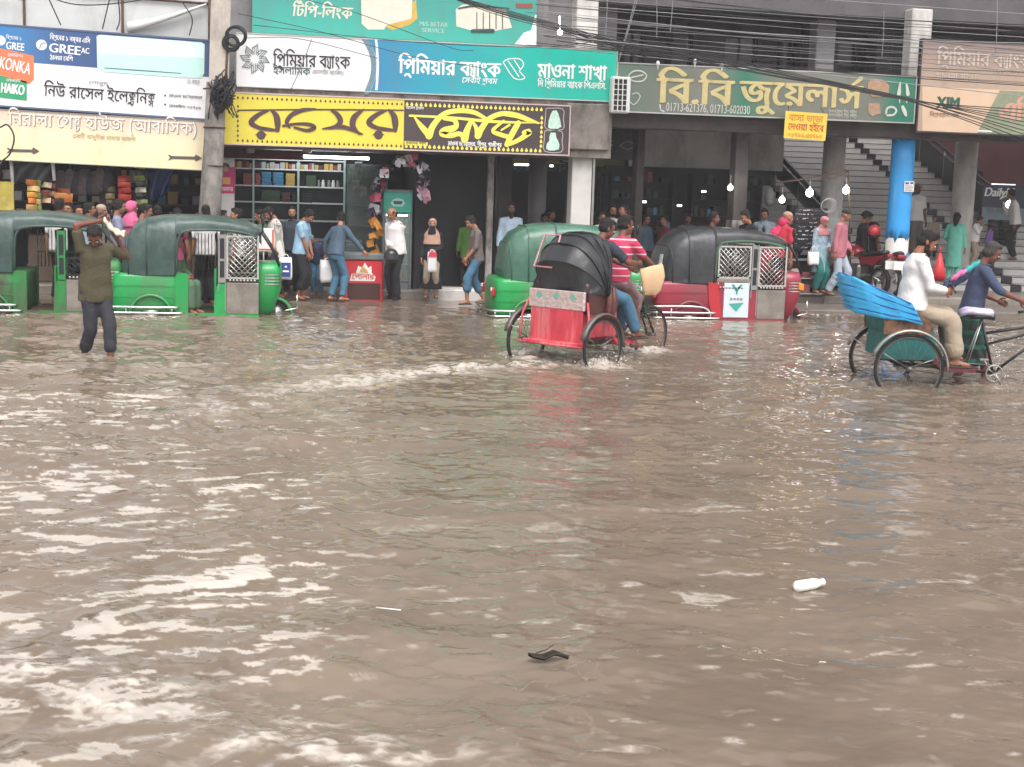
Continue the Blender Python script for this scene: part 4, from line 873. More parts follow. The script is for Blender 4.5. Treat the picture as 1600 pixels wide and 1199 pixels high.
    q = MB(); q.loft([[(2.58 + r * math.cos(a), y_, .2 + r * math.sin(a)) for r, y_ in ((.24, -.1), (.27, -.07), (.27, .07), (.24, .1))] for a in [PI * (-.05 + 1.0 * i / 14) for i in range(15)]], True); mg = q.build('mudguard', paint, t)
    q = MB(); q.tube(catmull([(2.7, -.2, .26), (2.9, -.16, .3), (2.95, 0, .31), (2.9, .16, .3), (2.7, .2, .26)], 4), .015, 6); q.tube([(2.92, -.12, .3), (2.92, -.12, .52)], .012, 6); q.build('bumper_rail', M_CHROME, mg)
    wheel(t, (2.58, 0, .21), .21, .1)
    q = MB(); q.box(.12, 2.25, -.58, .58, .2, .24); q.build('floor', M_RUST, t)
    q = MB(); q.bbox(.55, 1.02, -.55, .55, .5, .68, .05); q.bbox(.42, .6, -.55, .55, .68, 1.15, .05); q.build('passenger_seat', mat('dark green vinyl', '2c4038', .4, var=.2), t)
    q = MB(); q.bbox(1.82, 2.1, -.25, .25, .5, .64, .04); q.build('driver_seat', M_BLKP, t)
    q = MB()
    for i in range(9): q.tube([(1.2 + i * .055, .6, .86), (1.2 + i * .055, .6, 1.46)], .008, 5)
    q.tube([(1.18, .6, 1.1), (1.66, .6, 1.1)], .01, 5); q.build('far_grille', M_STEEL, t)
    q = MB(); q.bbox(1.6, 1.64, -.55, .55, .24, .95, .01); q.build('partition', paint, t)
    q = MB(); lattice(q, 1.62, 1.63, .95, 1.4, 0); [q.tube([(1.62, -.5 + i * .1, .95), (1.62, -.5 + i * .1, 1.5)], .008, 5) for i in range(11)]; q.build('partition_grille', M_STEEL, t)
    return t
G_PAINT = mat('green auto paint', '10964a', .35, var=.12, scale=4, coat=.2, dirt=.5, dirtcol='5c6350', bump=.06, bscale=5); G_OLD = mat('old green paint', '23803f', .5, var=.2, scale=4, dirt=.75, dirtcol='4a3d36', bump=.15)
G_HOOD = mat('dark green hood cloth', '2e4641', .38, var=.25, scale=3, bump=.65, bscale=6, dirt=.42, dirtcol='6b7a76')
G_HOOD3 = mat('glossy green hood cloth', '3f6a58', .3, var=.25, scale=3, bump=.65, bscale=5, dirt=.35, dirtcol='7d958c')
R_HOOD = mat('black hood cloth', '2b2d31', .38, var=.3, scale=3, bump=.75, bscale=6, dirt=.42, dirtcol='5c6064'); R_PAINT = mat('maroon auto paint', '92243a', .35, var=.15, scale=4, coat=.2, dirt=.5, dirtcol='5c3f3e', bump=.06, bscale=5)
R_TRIM = mat('green edging', '3d6b4a', .5)
A1 = auto('old scratched green auto at the left edge, partly behind the wading man', -84, 487, G_OLD, G_HOOD, old=True)
A2 = auto('bright green auto with silver grille door and a pink scarfed passenger inside', 172, 491, G_PAINT, G_HOOD)
A3 = auto('green auto with glossy green hood half hidden behind the red rickshaw', 772, 497, G_PAINT, G_HOOD3)
A4 = auto('maroon auto with black hood, closed grille doors and a pale emblem panel', 1024, 499, R_PAINT, R_HOOD, closed=True, trim=R_TRIM)
q = MB(); q.bbox(.17, .185, -.34, -.18, 1.05, 1.32, .004); st = q.build('sticker', mat('pale sticker', 'c3cfcb', .4, var=.3, scale=14), A4, rot=(0, R(8), 0)); st.location = (-.19, 0, .02)
q = MB(); q.ell((1.3, -.45, 1.62), .22, .1, .04); q.build('cushion', mat('red cloth bundle', 'c03548', .7, var=.15), A1)

# ------------------------------------------------------------------ cycle rickshaws
def uarc(ang, rad, hw, n=18, hinge=(0.0, 1.02), e=.5):
    """inverted U hoop turned about the hinge line across the seat; ang from straight ahead, upward"""
    out = []
    for i in range(n + 1):
        a = PI * i / n; y = hw * sgnpow(math.cos(a), e); l = rad * sgnpow(math.sin(a), e + .08)
        out.append((hinge[0] + l * math.cos(ang), y, hinge[1] + l * math.sin(ang)))
    return out
def rickshaw(label, x, y, rz, body, seat, fend, hoodm, up=True, wr=.39, bb=.98, fx=1.66, sink=.17, tk=.56, bx=0.0, side=None, foot=None):
    so = (fx - 1.66) * .5
    t = thing('cycle_rickshaw', label, 'cycle rickshaw', (x, y, -sink), rz, 'cycle rickshaws in the flood water')
    for sd in (-1, 1):
        wheel(t, (0, sd * tk, wr), wr, .042, spokes=28)
        q = MB(); q.loft([[( (wr + .03 + e) * math.cos(a), sd * tk + yy, wr + (wr + .03 + e) * math.sin(a)) for e, yy in ((0, -.05), (.022, -.02), (.022, .02), (0, .05), (-.008, 0))] for a in [R(-2 + 165 * i / 16) for i in range(17)]], True)
        f = q.build('fender', fend, t); q = MB(); [q.tube([(0, sd * (tk - .06), wr), ((wr + .03) * math.cos(a), sd * (tk - .04), wr + (wr + .03) * math.sin(a))], .007, 5) for a in (R(20), R(150))]; q.build('fender_stay', M_STEEL, f)
    wheel(t, (fx, 0, wr), wr, .042, spokes=28)
    q = MB(); q.tube([(0, -tk - .04, wr), (0, tk + .04, wr)], .02, 8); q.build('axle', M_RUST, t)
    q = MB(); dk = M_BLKP
    q.tube([(0, 0, wr), (bb, 0, .32)], .02, 7); q.tube([(bb, 0, .32), (.86 + so, 0, .92)], .018, 7); q.tube([(.9 + so, 0, .8), (fx - .24, 0, .93)], .018, 7); q.tube([(.9 + so, 0, .66), (fx - .24, 0, .86)], .016, 7); q.tube([(bb, 0, .32), (fx - .22, 0, .8)], .018, 7); q.tube([(fx - .26, 0, .98), (fx - .2, 0, .72)], .022, 8)
    for sd in (-1, 1): q.tube([(fx - .2, 0, .74), (fx - .16, sd * .05, .66), (fx, sd * .06, wr)], .012, 6); q.tube([(-.1, sd * .3, wr), (.35, sd * .32, .42), (.9, sd * .05, .4)], .018, 7); q.tube([(0, sd * .3, wr), (-.05, sd * .34, .5)], .02, 7)
    q.build('frame', dk, t)
    q = MB(); q.tube(catmull([*[(fx - c, y_, z_) for c, y_, z_ in ((.38, -.3, 1.05), (.3, -.28, 1.07), (.24, -.12, 1.08), (.26, 0, 1.03), (.24, .12, 1.08), (.3, .28, 1.07), (.38, .3, 1.05))]], 4), .012, 7); q.tube([(fx - .27, 0, .95), (fx - .26, 0, 1.05)], .013, 7); hbm = q.build('handlebar', M_CHROME, t)
    q = MB(); [q.tube([(fx - .44, sd * .3, 1.04), (fx - .33, sd * .295, 1.065)], .018, 8) for sd in (-1, 1)]; q.build('grip', M_BLKP, hbm)
    q = MB(); q.loft([[(x_ + so, w * math.cos(a), 1.0 + h + .035 * math.sin(a)) for a in [2 * PI * k / 12 for k in range(12)]] for x_, w, h in ((.7, .09, .0), (.76, .115, .01), (.85, .09, .005), (.95, .04, 0), (1.0, .025, -.01))]); q.build('saddle', M_BLKP, t)
    q = MB(); q.ring((bb, -.05, .32), (0, 1, 0), .1, .01, 26, 6); [q.tube([(bb, -.05, .32), (bb + .1 * math.cos(a), -.05, .32 + .1 * math.sin(a))], .007, 5) for a in [2 * PI * k / 5 for k in range(5)]]
    q.tube([(bb, -.05, .42), (0, -.05, wr + .06)], .006, 4); q.tube([(bb, -.05, .22), (0, -.05, wr - .06)], .006, 4); q.build('chain_ring', M_STEEL, t)
    q = MB(); q.tube([(bb, -.09, .32), (bb + .08, -.1, .18)], .01, 6); q.tube([(bb, .09, .32), (bb - .08, .1, .46)], .01, 6); q.bbox(bb + .02, bb + .14, -.2, -.1, .165, .19, .008); q.bbox(bb - .14, bb - .02, .1, .2, .45, .475, .008); q.build('pedal_crank', M_STEEL, t)
    q = MB(); q.prism([(-.32, .5), (.26, .5), (.3, .55), (.28, .8), (-.3, .8)], -.42, .42); sb_ = q.build('seat_box', body, t, (bx, 0, 0))
    q = MB(); q.bbox(-.3, .28, -.42, .42, .8, .9, .035); q.build('seat_cushion', seat, t, (bx, 0, 0))
    q = MB(); q.loft([[( -.3 - .09 * (z - .8) - d, yy, z) for yy, d in ((-.44, 0), (-.4, .03), (.4, .03), (.44, 0), (.4, -.04), (-.4, -.04))] for z in (.8, .95, 1.12, 1.18)], True); q.build('seat_back', seat, t, (bx, 0, 0))
    q = MB(); q.prism([(.26, .5), (.42, .36), (.8, .36), (.84, .42), (.8, .4), (.44, .4), (.3, .54)], -.36, .36); q.build('footboard', foot or body, t, (bx, 0, 0))
    for sd in (-1, 1):
        q = MB(); q.prism([(-.34, .8), (.22, .8), (.26, .92), (.1, 1.03), (-.36, 1.08)], sd * .445 - .012, sd * .445 + .012); q.build('side_board', side or seat, t, (bx, 0, 0))
    q = MB(); q.tube([(.85 + so, .02, .98), (bb - .36, .06, .34)], .009, 6); q.tube([(.85 + so, -.02, .98), (bb - .36, -.06, .34)], .009, 6); q.build('saddle_stay', M_STEEL, t)
    h = MB(); rib = MB()
    if up:
        angs = [R(a) for a in (140, 120, 104, 94, 86, 79)]; rads = [.66, .74, .77, .78, .78, .76]; S_ = []
        for i, (a, r) in enumerate(zip(angs, rads)):
            S_.append(uarc(a, r, .5, e=.72)); rib.tube(uarc(a, r * 1.008, .503, e=.72), .011, 6)
            if i < len(angs) - 1: S_.append(uarc((a + angs[i + 1]) / 2, (r + rads[i + 1]) / 2 * .985, .495, e=.72))
        h.loft(S_, False, False)
        back = uarc(angs[0], rads[0], .5, e=.72); lo = [(-.37 - .02 * math.sin(i * 1.1), .46 * sgnpow(math.cos(PI * i / 18), .72), 1.06 + .03 * math.sin(i * 1.9)) for i in range(19)]
        h.loft([back, [tuple((a_ + b_) / 2 + (.03 * math.sin(i * 1.7) if k == 0 else 0) for k, (a_, b_) in enumerate(zip(p, l))) for i, (p, l) in enumerate(zip(back, lo))], lo], False, False)
    else:
        S_ = []
        for i in range(15):                                  # hoops lie back one on the other
            a = R(157 + 1.1 * i); r = .80 + (.04 if i % 2 else 0) - .03 * abs(i - 6) / 7; hg = (-.06 + .012 * i, 1.17 - .017 * i); S_.append(uarc(a, r, .5 + (.012 if i % 2 else 0), hinge=hg, e=.6))
            if i % 4 == 0: rib.tube(uarc(a, r * 1.0, .503, hinge=hg, e=.6), .009, 6)
        h.loft(S_, False, False)
    h.v = [(x_ + .012 * math.sin(y_ * 17 + z_ * 9), y_ + .01 * math.sin(x_ * 21 + z_ * 13), z_ + .012 * math.sin(x_ * 15 + y_ * 19)) for x_, y_, z_ in h.v]
    ho = h.build('hood', hoodm, t, (bx, 0, 0)); rib.build('hood_rib', M_BLKP if up else mat('deep blue cloth', '1c63a8', .5, var=.2), ho)
    return t
RA_BODY = mat('red enamel sheet', 'c8414f', .4, var=.25, scale=5, dirt=.6, dirtcol='df9a98', stretch=(2, 2, .5)); RA_SEAT = mat('brown vinyl', '4d2b2a', .4, var=.2, scale=8)
RK1 = rickshaw('red backed cycle rickshaw with raised black hood making a wake', RICK[0], RICK[1], RICK[2], RA_BODY, RA_SEAT, mat('dull steel sheet', '6f6a66', .45, .6, var=.2, dirt=.4), R_HOOD, True, .39, 1.1, 1.92, .17, .62, .26)
q = MB(); q.bbox(-.435, -.405, -.42, .42, .42, .86, .008); bp_ = q.build('back_panel', RA_BODY, RK1, (.26, 0, 0))
q = MB(); q.bbox(-.445, -.4, -.45, .45, .84, 1.08, .012); q.build('tin_band', mat('embossed tin', 'd3c0bc', .4, .45, var=.25, scale=16, bump=.6, bscale=30, dirt=.4, dirtcol='c9777c'), RK1, (.26, 0, 0))
q = MB()
for i in range(3):
    y0 = -.27 + i * .27; q.add([(-.4475, y0 - .06, 1.0), (-.4475, y0, 1.05), (-.4475, y0 + .06, 1.0), (-.4475, y0, .96)], [(0, 1, 2, 3)])
q.build('painted_diamonds', mat('mint paint', '6fae9c', .5), RK1, (.26, 0, 0))
q = MB(); q.bbox(-.56, -.38, -.44, .44, .40, .44, .01); q.build('rear_step', RA_BODY, RK1, (.26, 0, 0))
q = MB()
for sd in (-1, 1): q.tube([(-.52, sd * .52, .42), (-.45, sd * .54, .75), (-.4, sd * .47, .95)], .016, 6)
q.tube([(-.56, -.55, .4), (-.56, .55, .4)], .016, 6); q.build('rear_guard', RA_BODY, RK1, (.26, 0, 0))
q = MB(); fr = [(-.47, .06, 1.36), (-.47, .36, 1.36), (-.30, .33, 1.76), (-.30, .08, 1.76), (-.47, .06, 1.36)]; q.tube(fr, .013, 6); q.tube([(-.44, .09, 1.42), (-.44, .32, 1.42)], .01, 5); q.build('hood_rear_trim', mat('pink white braid', 'c98a92', .6, var=.3, scale=30), RK1, (.26, 0, 0))
q = MB()
for k_ in (0, .09): q.tube([(.30 + k_, -.47, 1.1), (.28 + k_, -.50, .95), (.25 + k_, -.49, .72)], [.035, .05, .03], 10, round_=True)
q.build('side_roll', mat('brown leather roll', '5a2f2a', .35, var=.3, scale=9, bump=.3), RK1)
RK2 = rickshaw('cycle rickshaw with folded bright blue hood near the right edge', RICK2[0], RICK2[1], RICK2[2], mat('teal painted sheet', '1f6f6e', .5, var=.25, dirt=.4), mat('patterned green cloth', '2f7e78', .7, var=.5, scale=14), mat('scuffed aluminium', 'a5a39d', .4, .7, var=.2, dirt=.35), mat('bright blue vinyl', '38a9e0', .3, var=.12, scale=4, bump=.15, dirt=.15), False, .415, 1.2, 2.0, .20, .6, .06, mat('brown striped armrest', '6b4a36', .6, var=.8, scale=16), mat('maroon footboard', '5c2830', .5, var=.2, dirt=.4))
q = MB(); q.loft([[(x_ + .11, w * math.cos(a), 1.06 + h + .05 * math.sin(a)) for a in [2 * PI * k / 12 for k in range(12)]] for x_, w, h in ((.64, .1, -.02), (.72, .14, .01), (.86, .11, .0), (1.0, .06, -.01), (1.04, .03, -.03))]); tag(q.build('saddle_cover', mat('white and violet plastic wrap', 'd5cfe6', .25, var=.5, scale=9, dirt=.5, dirtcol='7a5fc0'), RK2), None)

# ------------------------------------------------------------------ motorcycles
def motorbike(label, x, y, z, rz, paint):
    t = thing('motorcycle', label, 'motorcycle', (x, y, z), rz, 'parked motorcycles')
    for sx in (-.62, .64): wheel(t, (sx, 0, .3), .3, .09, spokes=10, rim_m=M_STEEL)
    q = MB(); q.loft([[(x_, w * sgnpow(math.cos(a), .7), zc + h * sgnpow(math.sin(a), .7)) for a in [2 * PI * k / 14 for k in range(14)]] for x_, w, zc, h in ((-.02, .09, .8, .08), (.1, .14, .84, .11), (.3, .15, .87, .13), (.45, .1, .86, .1), (.5, .04, .85, .05))]); q.build('tank', paint, t)
    q = MB(); q.loft([[(x_, w * math.cos(a), zc + .05 * math.sin(a)) for a in [2 * PI * k / 12 for k in range(12)]] for x_, w, zc in ((-.78, .07, .87), (-.6, .12, .85), (-.2, .13, .8), (.02, .09, .82))]); q.build('seat', M_BLKP, t)
    q = MB(); q.prism([(-.85, .84), (-.5, .6), (-.1, .62), (-.1, .76), (-.6, .78)], -.11, .11); q.build('tail', paint, t)
    q = MB(); q.bbox(-.12, .3, -.14, .14, .3, .6, .05); q.tube([(.2, -.13, .35), (-.2, -.17, .3), (-.8, -.18, .42)], .045, 8); q.tube([(.5, 0, .8), (.3, 0, .35), (-.3, 0, .4), (-.62, 0, .3)], .03, 7); q.build('engine', M_STEEL, t)
    q = MB()
    for sd in (-1, 1): q.tube([(.64, sd * .08, .3), (.46, sd * .08, .95)], .022, 7); q.tube([(.44, 0, .98), (.4, sd * .2, 1.04), (.34, sd * .36, 1.03)], .014, 6); q.tube([(.4, sd * .22, 1.05), (.44, sd * .3, 1.25)], .008, 5); q.ell((.44, sd * .32, 1.28), .02, .07, .04)
    q.build('handlebar', M_BLKP, t)
    q = MB(); q.ell((.56, 0, .88), .09, .1, .11); q.build('headlight', M_CHROME, t)
    q = MB(); q.loft([[( .64 + r * math.cos(a), yy, .3 + r * math.sin(a)) for r, yy in ((.31, -.07), (.33, 0), (.31, .07))] for a in [R(20 + 120 * i / 8) for i in range(9)]], False, False); q.build('mudguard', paint, t)
    q = MB(); q.bbox(-.93, -.91, -.14, .14, .55, .72, .004); q.build('number_plate', M_WHITE, t)
    q = MB(); q.bbox(-.9, -.85, -.07, .07, .78, .85, .015); q.build('tail_light', mat('red lens', 'a8322f'), t)
    return t
RB = mat('red motorcycle paint', '8f1c2c', .25, var=.15, coat=.4); BB = mat('black motorcycle paint', '1d1e22', .25, var=.2, coat=.4)
v = onZ(1356, 462, .2); motorbike('red and black motorcycle with a white rear plate beside the blue column', v.x, 26.9, .2, R(105), RB)
v = onZ(1395, 462, .2); motorbike('red motorcycle standing against the foot of the blue column', onY(1396, 440, 26.6).x, 26.7, .2, R(75), RB)
motorbike('dark motorcycle parked in the shade behind the white column', 5.4, 28.2, .17, R(60), BB)
motorbike('dark motorcycle in the arcade behind the maroon auto', 8.4, 28.6, .2, R(120), BB)
# ------------------------------------------------------------------ people
SKIN = [mat('brown skin', '94644b', .55, var=.08, scale=9), mat('dark brown skin', '74493a', .5, var=.08, scale=9), mat('light brown skin', 'a87358', .55, var=.08, scale=9)]
HAIR = mat('black hair', '120e0c', .85, var=.3, scale=40, bump=.6, bscale=60); HAIRG = mat('greying hair', '3d3937', .85, var=.5, scale=50, bump=.6, bscale=60)
EYE_W = mat('eye white', 'd8d4cc', .3, var=.02); EYE_D = mat('dark iris', '1a120e', .3); LIP = mat('lips', '7a4038', .5)
def remeshed(mb, voxel, it=3, push=None):
    me = bpy.data.meshes.new('tmp'); me.from_pydata(mb.v, [], mb.f); me.update()
    o = bpy.data.objects.new('tmp', me); COL.objects.link(o)
    m = o.modifiers.new('r', 'REMESH'); m.mode = 'VOXEL'; m.voxel_size = voxel; m.use_smooth_shade = True
    if it: s = o.modifiers.new('s', 'SMOOTH'); s.factor = .5; s.iterations = it
    dg = bpy.context.evaluated_depsgraph_get(); out = bpy.data.meshes.new_from_object(o.evaluated_get(dg)); bpy.data.objects.remove(o); bpy.data.meshes.remove(me)
    n = len(out.vertices); co = np.empty(n * 3, np.float32); out.vertices.foreach_get('co', co); co = co.reshape(-1, 3)
    if push:
        no = np.empty(n * 3, np.float32); out.vertices.foreach_get('normal', no); no = no.reshape(-1, 3); co = co + no * push(co)[:, None]
        out.vertices.foreach_set('co', co.ravel().astype(np.float32)); out.update()
    return out, co
def folds(amp, seed):
    r = random.Random(seed); T = [(r.uniform(-34, 34), r.uniform(-34, 34), r.uniform(10, 30) * r.choice((-1, 1)), r.uniform(0, 6)) for _ in range(4)]
    def f(co):
        s = 0
        for a, b, c, p in T: s = s + np.sin(co[:, 0] * a + co[:, 1] * b + co[:, 2] * c + p + 1.5 * np.sin(co[:, 2] * 9 + p))
        return amp * s / 2.2
    return f
def ik(a, b, l1, l2, pole):
    d = b - a; L = min(max(d.length, .05), (l1 + l2) * .998); u = d.normalized(); b2 = a + u * L
    x = (l1 * l1 - l2 * l2 + L * L) / (2 * L); h = math.sqrt(max(l1 * l1 - x * x, 0)); p = pole - u * pole.dot(u)
    p = p.normalized() if p.length > 1e-5 else u.orthogonal().normalized()
    return a + u * x + p * h, b2
def skin_ell(q, c, rx, ry, rz, A=None): q.ell(c, rx, ry, rz, 16, 10, A=A)
_pc = [0]
def person(label, x, y, z, yaw, h=1.68, skin=0, lean=0.0, side=0.0, twist=0.0, head=(0, 0, 0), hl=None, hr=None, pl=None, pr=None, hip=None, fl=None, fr=None, kp=(1, 0, .1),
           top=None, sleeve='short', hem=.86, bottom=None, leg=.08, skirt=None, kneelen=None, hair='short', hairm=None, beard=0, shoes=None, fat=1.0, group='people in the street', tail=None, flare=.19, vox=.0125):
    """local frame: +X ahead, +Y left, Z up, metres for a 1.68 m figure; hl/hr hand targets, fl/fr ankle targets, pl/pr elbow directions"""
    _pc[0] += 1; sd_ = _pc[0]; k = h / 1.68; V = Vector
    root = thing('person', label, 'person', (x, y, z), yaw, group)
    P = V(hip) if hip else V((0, 0, .90)); sp = Matrix.Rotation(lean, 3, 'Y') @ Matrix.Rotation(side, 3, 'X') @ V((0, 0, 1))
    lat = Matrix.Rotation(twist, 3, 'Z') @ V((0, 1, 0)); lat = (lat - sp * lat.dot(sp)).normalized(); fw = lat.cross(sp).normalized()
    latp = V((0, 1, 0)); fwp = V((1, 0, 0)); N = P + sp * .53; CH = P + sp * .36; WA = P + sp * .17
    Ah = Matrix((fw, lat, sp)).transposed() @ (Matrix.Rotation(head[0], 3, 'Z') @ Matrix.Rotation(head[1], 3, 'Y') @ Matrix.Rotation(head[2], 3, 'X'))
    HC = N + sp * .035 + Ah @ V((.028, 0, .125)); H = lambda a, b, c: HC + Ah @ V((a, b, c))
    hands, elb, wri, sho = {}, {}, {}, {}
    for s, tg, pole in ((1, hl, pl), (-1, hr, pr)):
        S = P + sp * .475 + lat * (s * .165); sho[s] = S
        tgt = V(tg) if tg else V((.06, s * .25, .80)); po = V(pole) if pole else V((-.6, s * .55, -.3))
        e, w = ik(S, tgt, .285, .25, po); elb[s], wri[s] = e, w
    ank, kne, hipj = {}, {}, {}
    for s, tg in ((1, fl), (-1, fr)):
        J = P + latp * (s * .085) + V((0, 0, -.03)); hipj[s] = J; tgt = V(tg) if tg else V((-.01, s * .1, .08))
        kn, an = ik(J, tgt, .42, .41, V(kp)); kne[s], ank[s] = kn, an
    ring = lambda c, a, b, rx, ry, n=18, e=.85: [c + a * (rx * sgnpow(math.cos(2 * PI * i / n), e)) + b * (ry * sgnpow(math.sin(2 * PI * i / n), e)) for i in range(n)]
    # body: one fused surface
    q = MB()
    q.loft([ring(P - sp * .12, fwp, latp, .06, .1), ring(P - sp * .06, fwp, latp, .1, .15), ring(P + sp * .04, fw, lat, .1, .15), ring(WA, fw, lat, .088 * fat, .13 * fat), ring(CH - sp * .06, fw, lat, .1, .15), ring(CH + sp * .04, fw, lat, .1, .165), ring(P + sp * .46, fw, lat, .08, .15), ring(N - sp * .015, fw, lat, .06, .08), ring(N + sp * .02, fw, lat, .04, .045)])
    q.tube([N - sp * .03, N + sp * .03, H(-.015, 0, -.05)], [.058, .052, .05], 12, round_=True)
    skin_ell(q, H(-.008, 0, .03), .096, .074, .088, Ah); skin_ell(q, H(.02, 0, -.035), .068, .06, .075, Ah); skin_ell(q, H(.055, 0, -.08), .026, .032, .024, Ah)
    q.tube([H(.083, 0, .022), H(.105, 0, -.018)], [.009, .017], 8, round_=True); skin_ell(q, H(.07, 0, .03), .024, .055, .014, Ah)
    for s in (1, -1): skin_ell(q, H(-.012, s * .077, -.006), .019, .009, .031, Ah); skin_ell(q, H(.048, s * .036, -.03), .03, .026, .03, Ah)
    skin_ell(q, H(.083, 0, -.052), .014, .026, .009, Ah)
    for s in (1, -1):
        q.tube([sho[s] - lat * (s * .05), sho[s], sho[s].lerp(elb[s], .45), elb[s]], [.055, .054, .046, .038], 12, round_=True)
        q.tube([elb[s], elb[s].lerp(wri[s], .3), wri[s]], [.038, .041, .026], 12, round_=True)
        d = (wri[s] - elb[s]).normalized(); n_ = d.cross(V((0, 0, 1))); n_ = n_.normalized() if n_.length > .2 else lat.copy()
        if n_.dot(lat) * s > 0: n_ = -n_
        wd = d.cross(n_).normalized(); hands[s] = (wri[s], d, n_, wd)
        A = Matrix((d, wd, n_)).transposed(); q.ell(wri[s] + d * .05, .052, .04, .018, 14, 8, A=A)
        q.tube([hipj[s], hipj[s].lerp(kne[s], .4), kne[s]], [.085, .074, .053], 12, round_=True)
        cb_ = (ank[s] - kne[s]).normalized().cross(latp) * .012
        q.tube([kne[s], kne[s].lerp(ank[s], .32) + cb_, ank[s]], [.052, .056, .035], 12, round_=True)
        f = V((1, s * .15, 0)).normalized(); hz = ank[s] - V((0, 0, .045))
        q.tube([hz - f * .045, hz + f * .05 + V((0, 0, -.004)), hz + f * .135 - V((0, 0, .015))], [.034, .034, .022], 10, round_=True); q.tube([ank[s], hz], [.036, .036], 10)
    me, co = remeshed(q, vox, 2)
    # fingers: five a hand, rooted in the palm, curled
    fm = MB()
    for s in (1, -1):
        w, d, n_, wd = hands[s]
        for i, (o, L) in enumerate(((-.028, .066), (-.010, .074), (.010, .07), (.027, .055))):
            b0 = w + d * .075 + wd * o; fm.tube([b0, b0 + d * L * .45 + n_ * .006, b0 + d * L * .8 + n_ * .022, b0 + d * L * .92 + n_ * .04], [.0092, .0088, .0082, .007], 6, round_=True)
        b0 = w + d * .03 - wd * .03; fm.tube([b0, b0 + d * .03 - wd * .024 + n_ * .01, b0 + d * .062 - wd * .03 + n_ * .022], [.011, .01, .008], 6, round_=True)
    # eyes, brows, mouth on the same mesh
    for s in (1, -1):
        fm.mat(SKIN[skin]).mat(EYE_W).ell(H(.083, s * .034, .0), .011, .016, .0085, 8, 6, A=Ah); fm.mat(EYE_D).ell(H(.0925, s * .033, 0), .0045, .0075, .0075, 8, 6, A=Ah)
        fm.mat(HAIR).tube([H(.094, s * .016, .022), H(.091, s * .036, .028), H(.075, s * .056, .02)], [.004, .006, .004], 5)
    fm.mat(LIP).tube([H(.084, -.024, -.055), H(.095, 0, -.053), H(.084, .024, -.055)], [.004, .008, .004], 6)
    bb_ = MB(); bb_.mats = [SKIN[skin], EYE_W, EYE_D, HAIR, LIP]
    nv = len(me.vertices); bb_.v = [tuple(v) for v in co]; bb_.f = [tuple(p.vertices) for p in me.polygons]; bb_.m = [0] * len(bb_.f); bb_.s = [True] * len(bb_.f)
    idx = {m: i for i, m in enumerate(bb_.mats)}
    bb_.v += [tuple(v) for v in fm.v]; bb_.f += [tuple(i + nv for i in f) for f in fm.f]; bb_.m += [idx[fm.mats[i]] if i < len(fm.mats) else 0 for i in fm.m]; bb_.s += [True] * len(fm.f)
    if not fm.mats: bb_.m = [0] * len(bb_.f)
    bpy.data.meshes.remove(me)
    body = bb_.build('body', None, root); S3 = (k, k, k); body.scale = S3
    def cloth(name, q, m, voxel=.0155, amp=.0038, it=3):
        me, co = remeshed(q, voxel, it, folds(amp, sd_ * 7 + len(name))); me.materials.clear(); me.materials.append(m)
        o = bpy.data.objects.new(name, me); me.name = name; COL.objects.link(o); o.parent = root; o.scale = S3; return o
    def legs(q, g, g2, frac=1.0):
        for s in (1, -1):
            q.tube([hipj[s] + V((0, 0, .02)), hipj[s].lerp(kne[s], .4), kne[s]], [.1 * fat, .088, g], 14, round_=True)
            if frac > 0: q.tube([kne[s], kne[s].lerp(ank[s], frac * .5), kne[s].lerp(ank[s], frac)], [g, g * .96, g2], 14)
    if bottom:
        q = MB()
        q.loft([ring(P - sp * .12, fwp, latp, .08, .13), ring(P - sp * .05, fwp, latp, .118, .168), ring(P + sp * .05, fw, lat, .112, .16 * fat), ring(P + sp * .12, fw, lat, .1 * fat, .146 * fat)])
        legs(q, leg, leg * .85 if not kneelen else leg * .93, kneelen or .97); cloth('trousers', q, bottom)
        if kneelen:
            q = MB()
            for s in (1, -1): a = kne[s].lerp(ank[s], kneelen); d = (ank[s] - kne[s]).normalized(); q.tube([a - d * .045, a + d * .02], [leg * .98, leg * 1.0], 14, round_=True)
            cloth('rolled_cuff', q, bottom, .012, .004, 2)
    if skirt:
        m, zlow, wide = skirt; q = MB(); mid = (ank[1] + ank[-1]) / 2; mk = (kne[1] + kne[-1]) / 2; sit = P.z - mk.z < .25
        if sit:
            q.loft([ring(P + sp * .1, fw, lat, .12, .16), ring(P - sp * .02, fwp, latp, .13, .19), ring(P + V((.06, 0, -.06)), V((.6, 0, .8)), latp, .12, .19)])
            q.loft([ring(P + V((.02, 0, 0)), V((0, 0, 1)), latp, .12, .19), ring(P.lerp(mk, .6), V((0, 0, 1)), latp, .11, .18), ring(mk, V((.7, 0, .7)), latp, .1, .17), ring(mk.lerp(mid, zlow), V((1, 0, 0)), latp, .1, wide)])
        else:
            lx = abs(ank[1].x - ank[-1].x) / 2
            zl = zlow; f_ = (P.z - zl) / max(P.z - mid.z, .1); c1 = P.lerp(mid, f_); q.loft([ring(P + sp * .14, fw, lat, .1 * fat, .145 * fat), ring(P - sp * .03, fwp, latp, .125, .175), ring(P.lerp(c1, .5), fwp, latp, .13 + lx * .3, .17), ring(c1, fwp, latp, .1 + lx * .5 * f_, wide)])
        cloth('skirt', q, m, .016, .009)
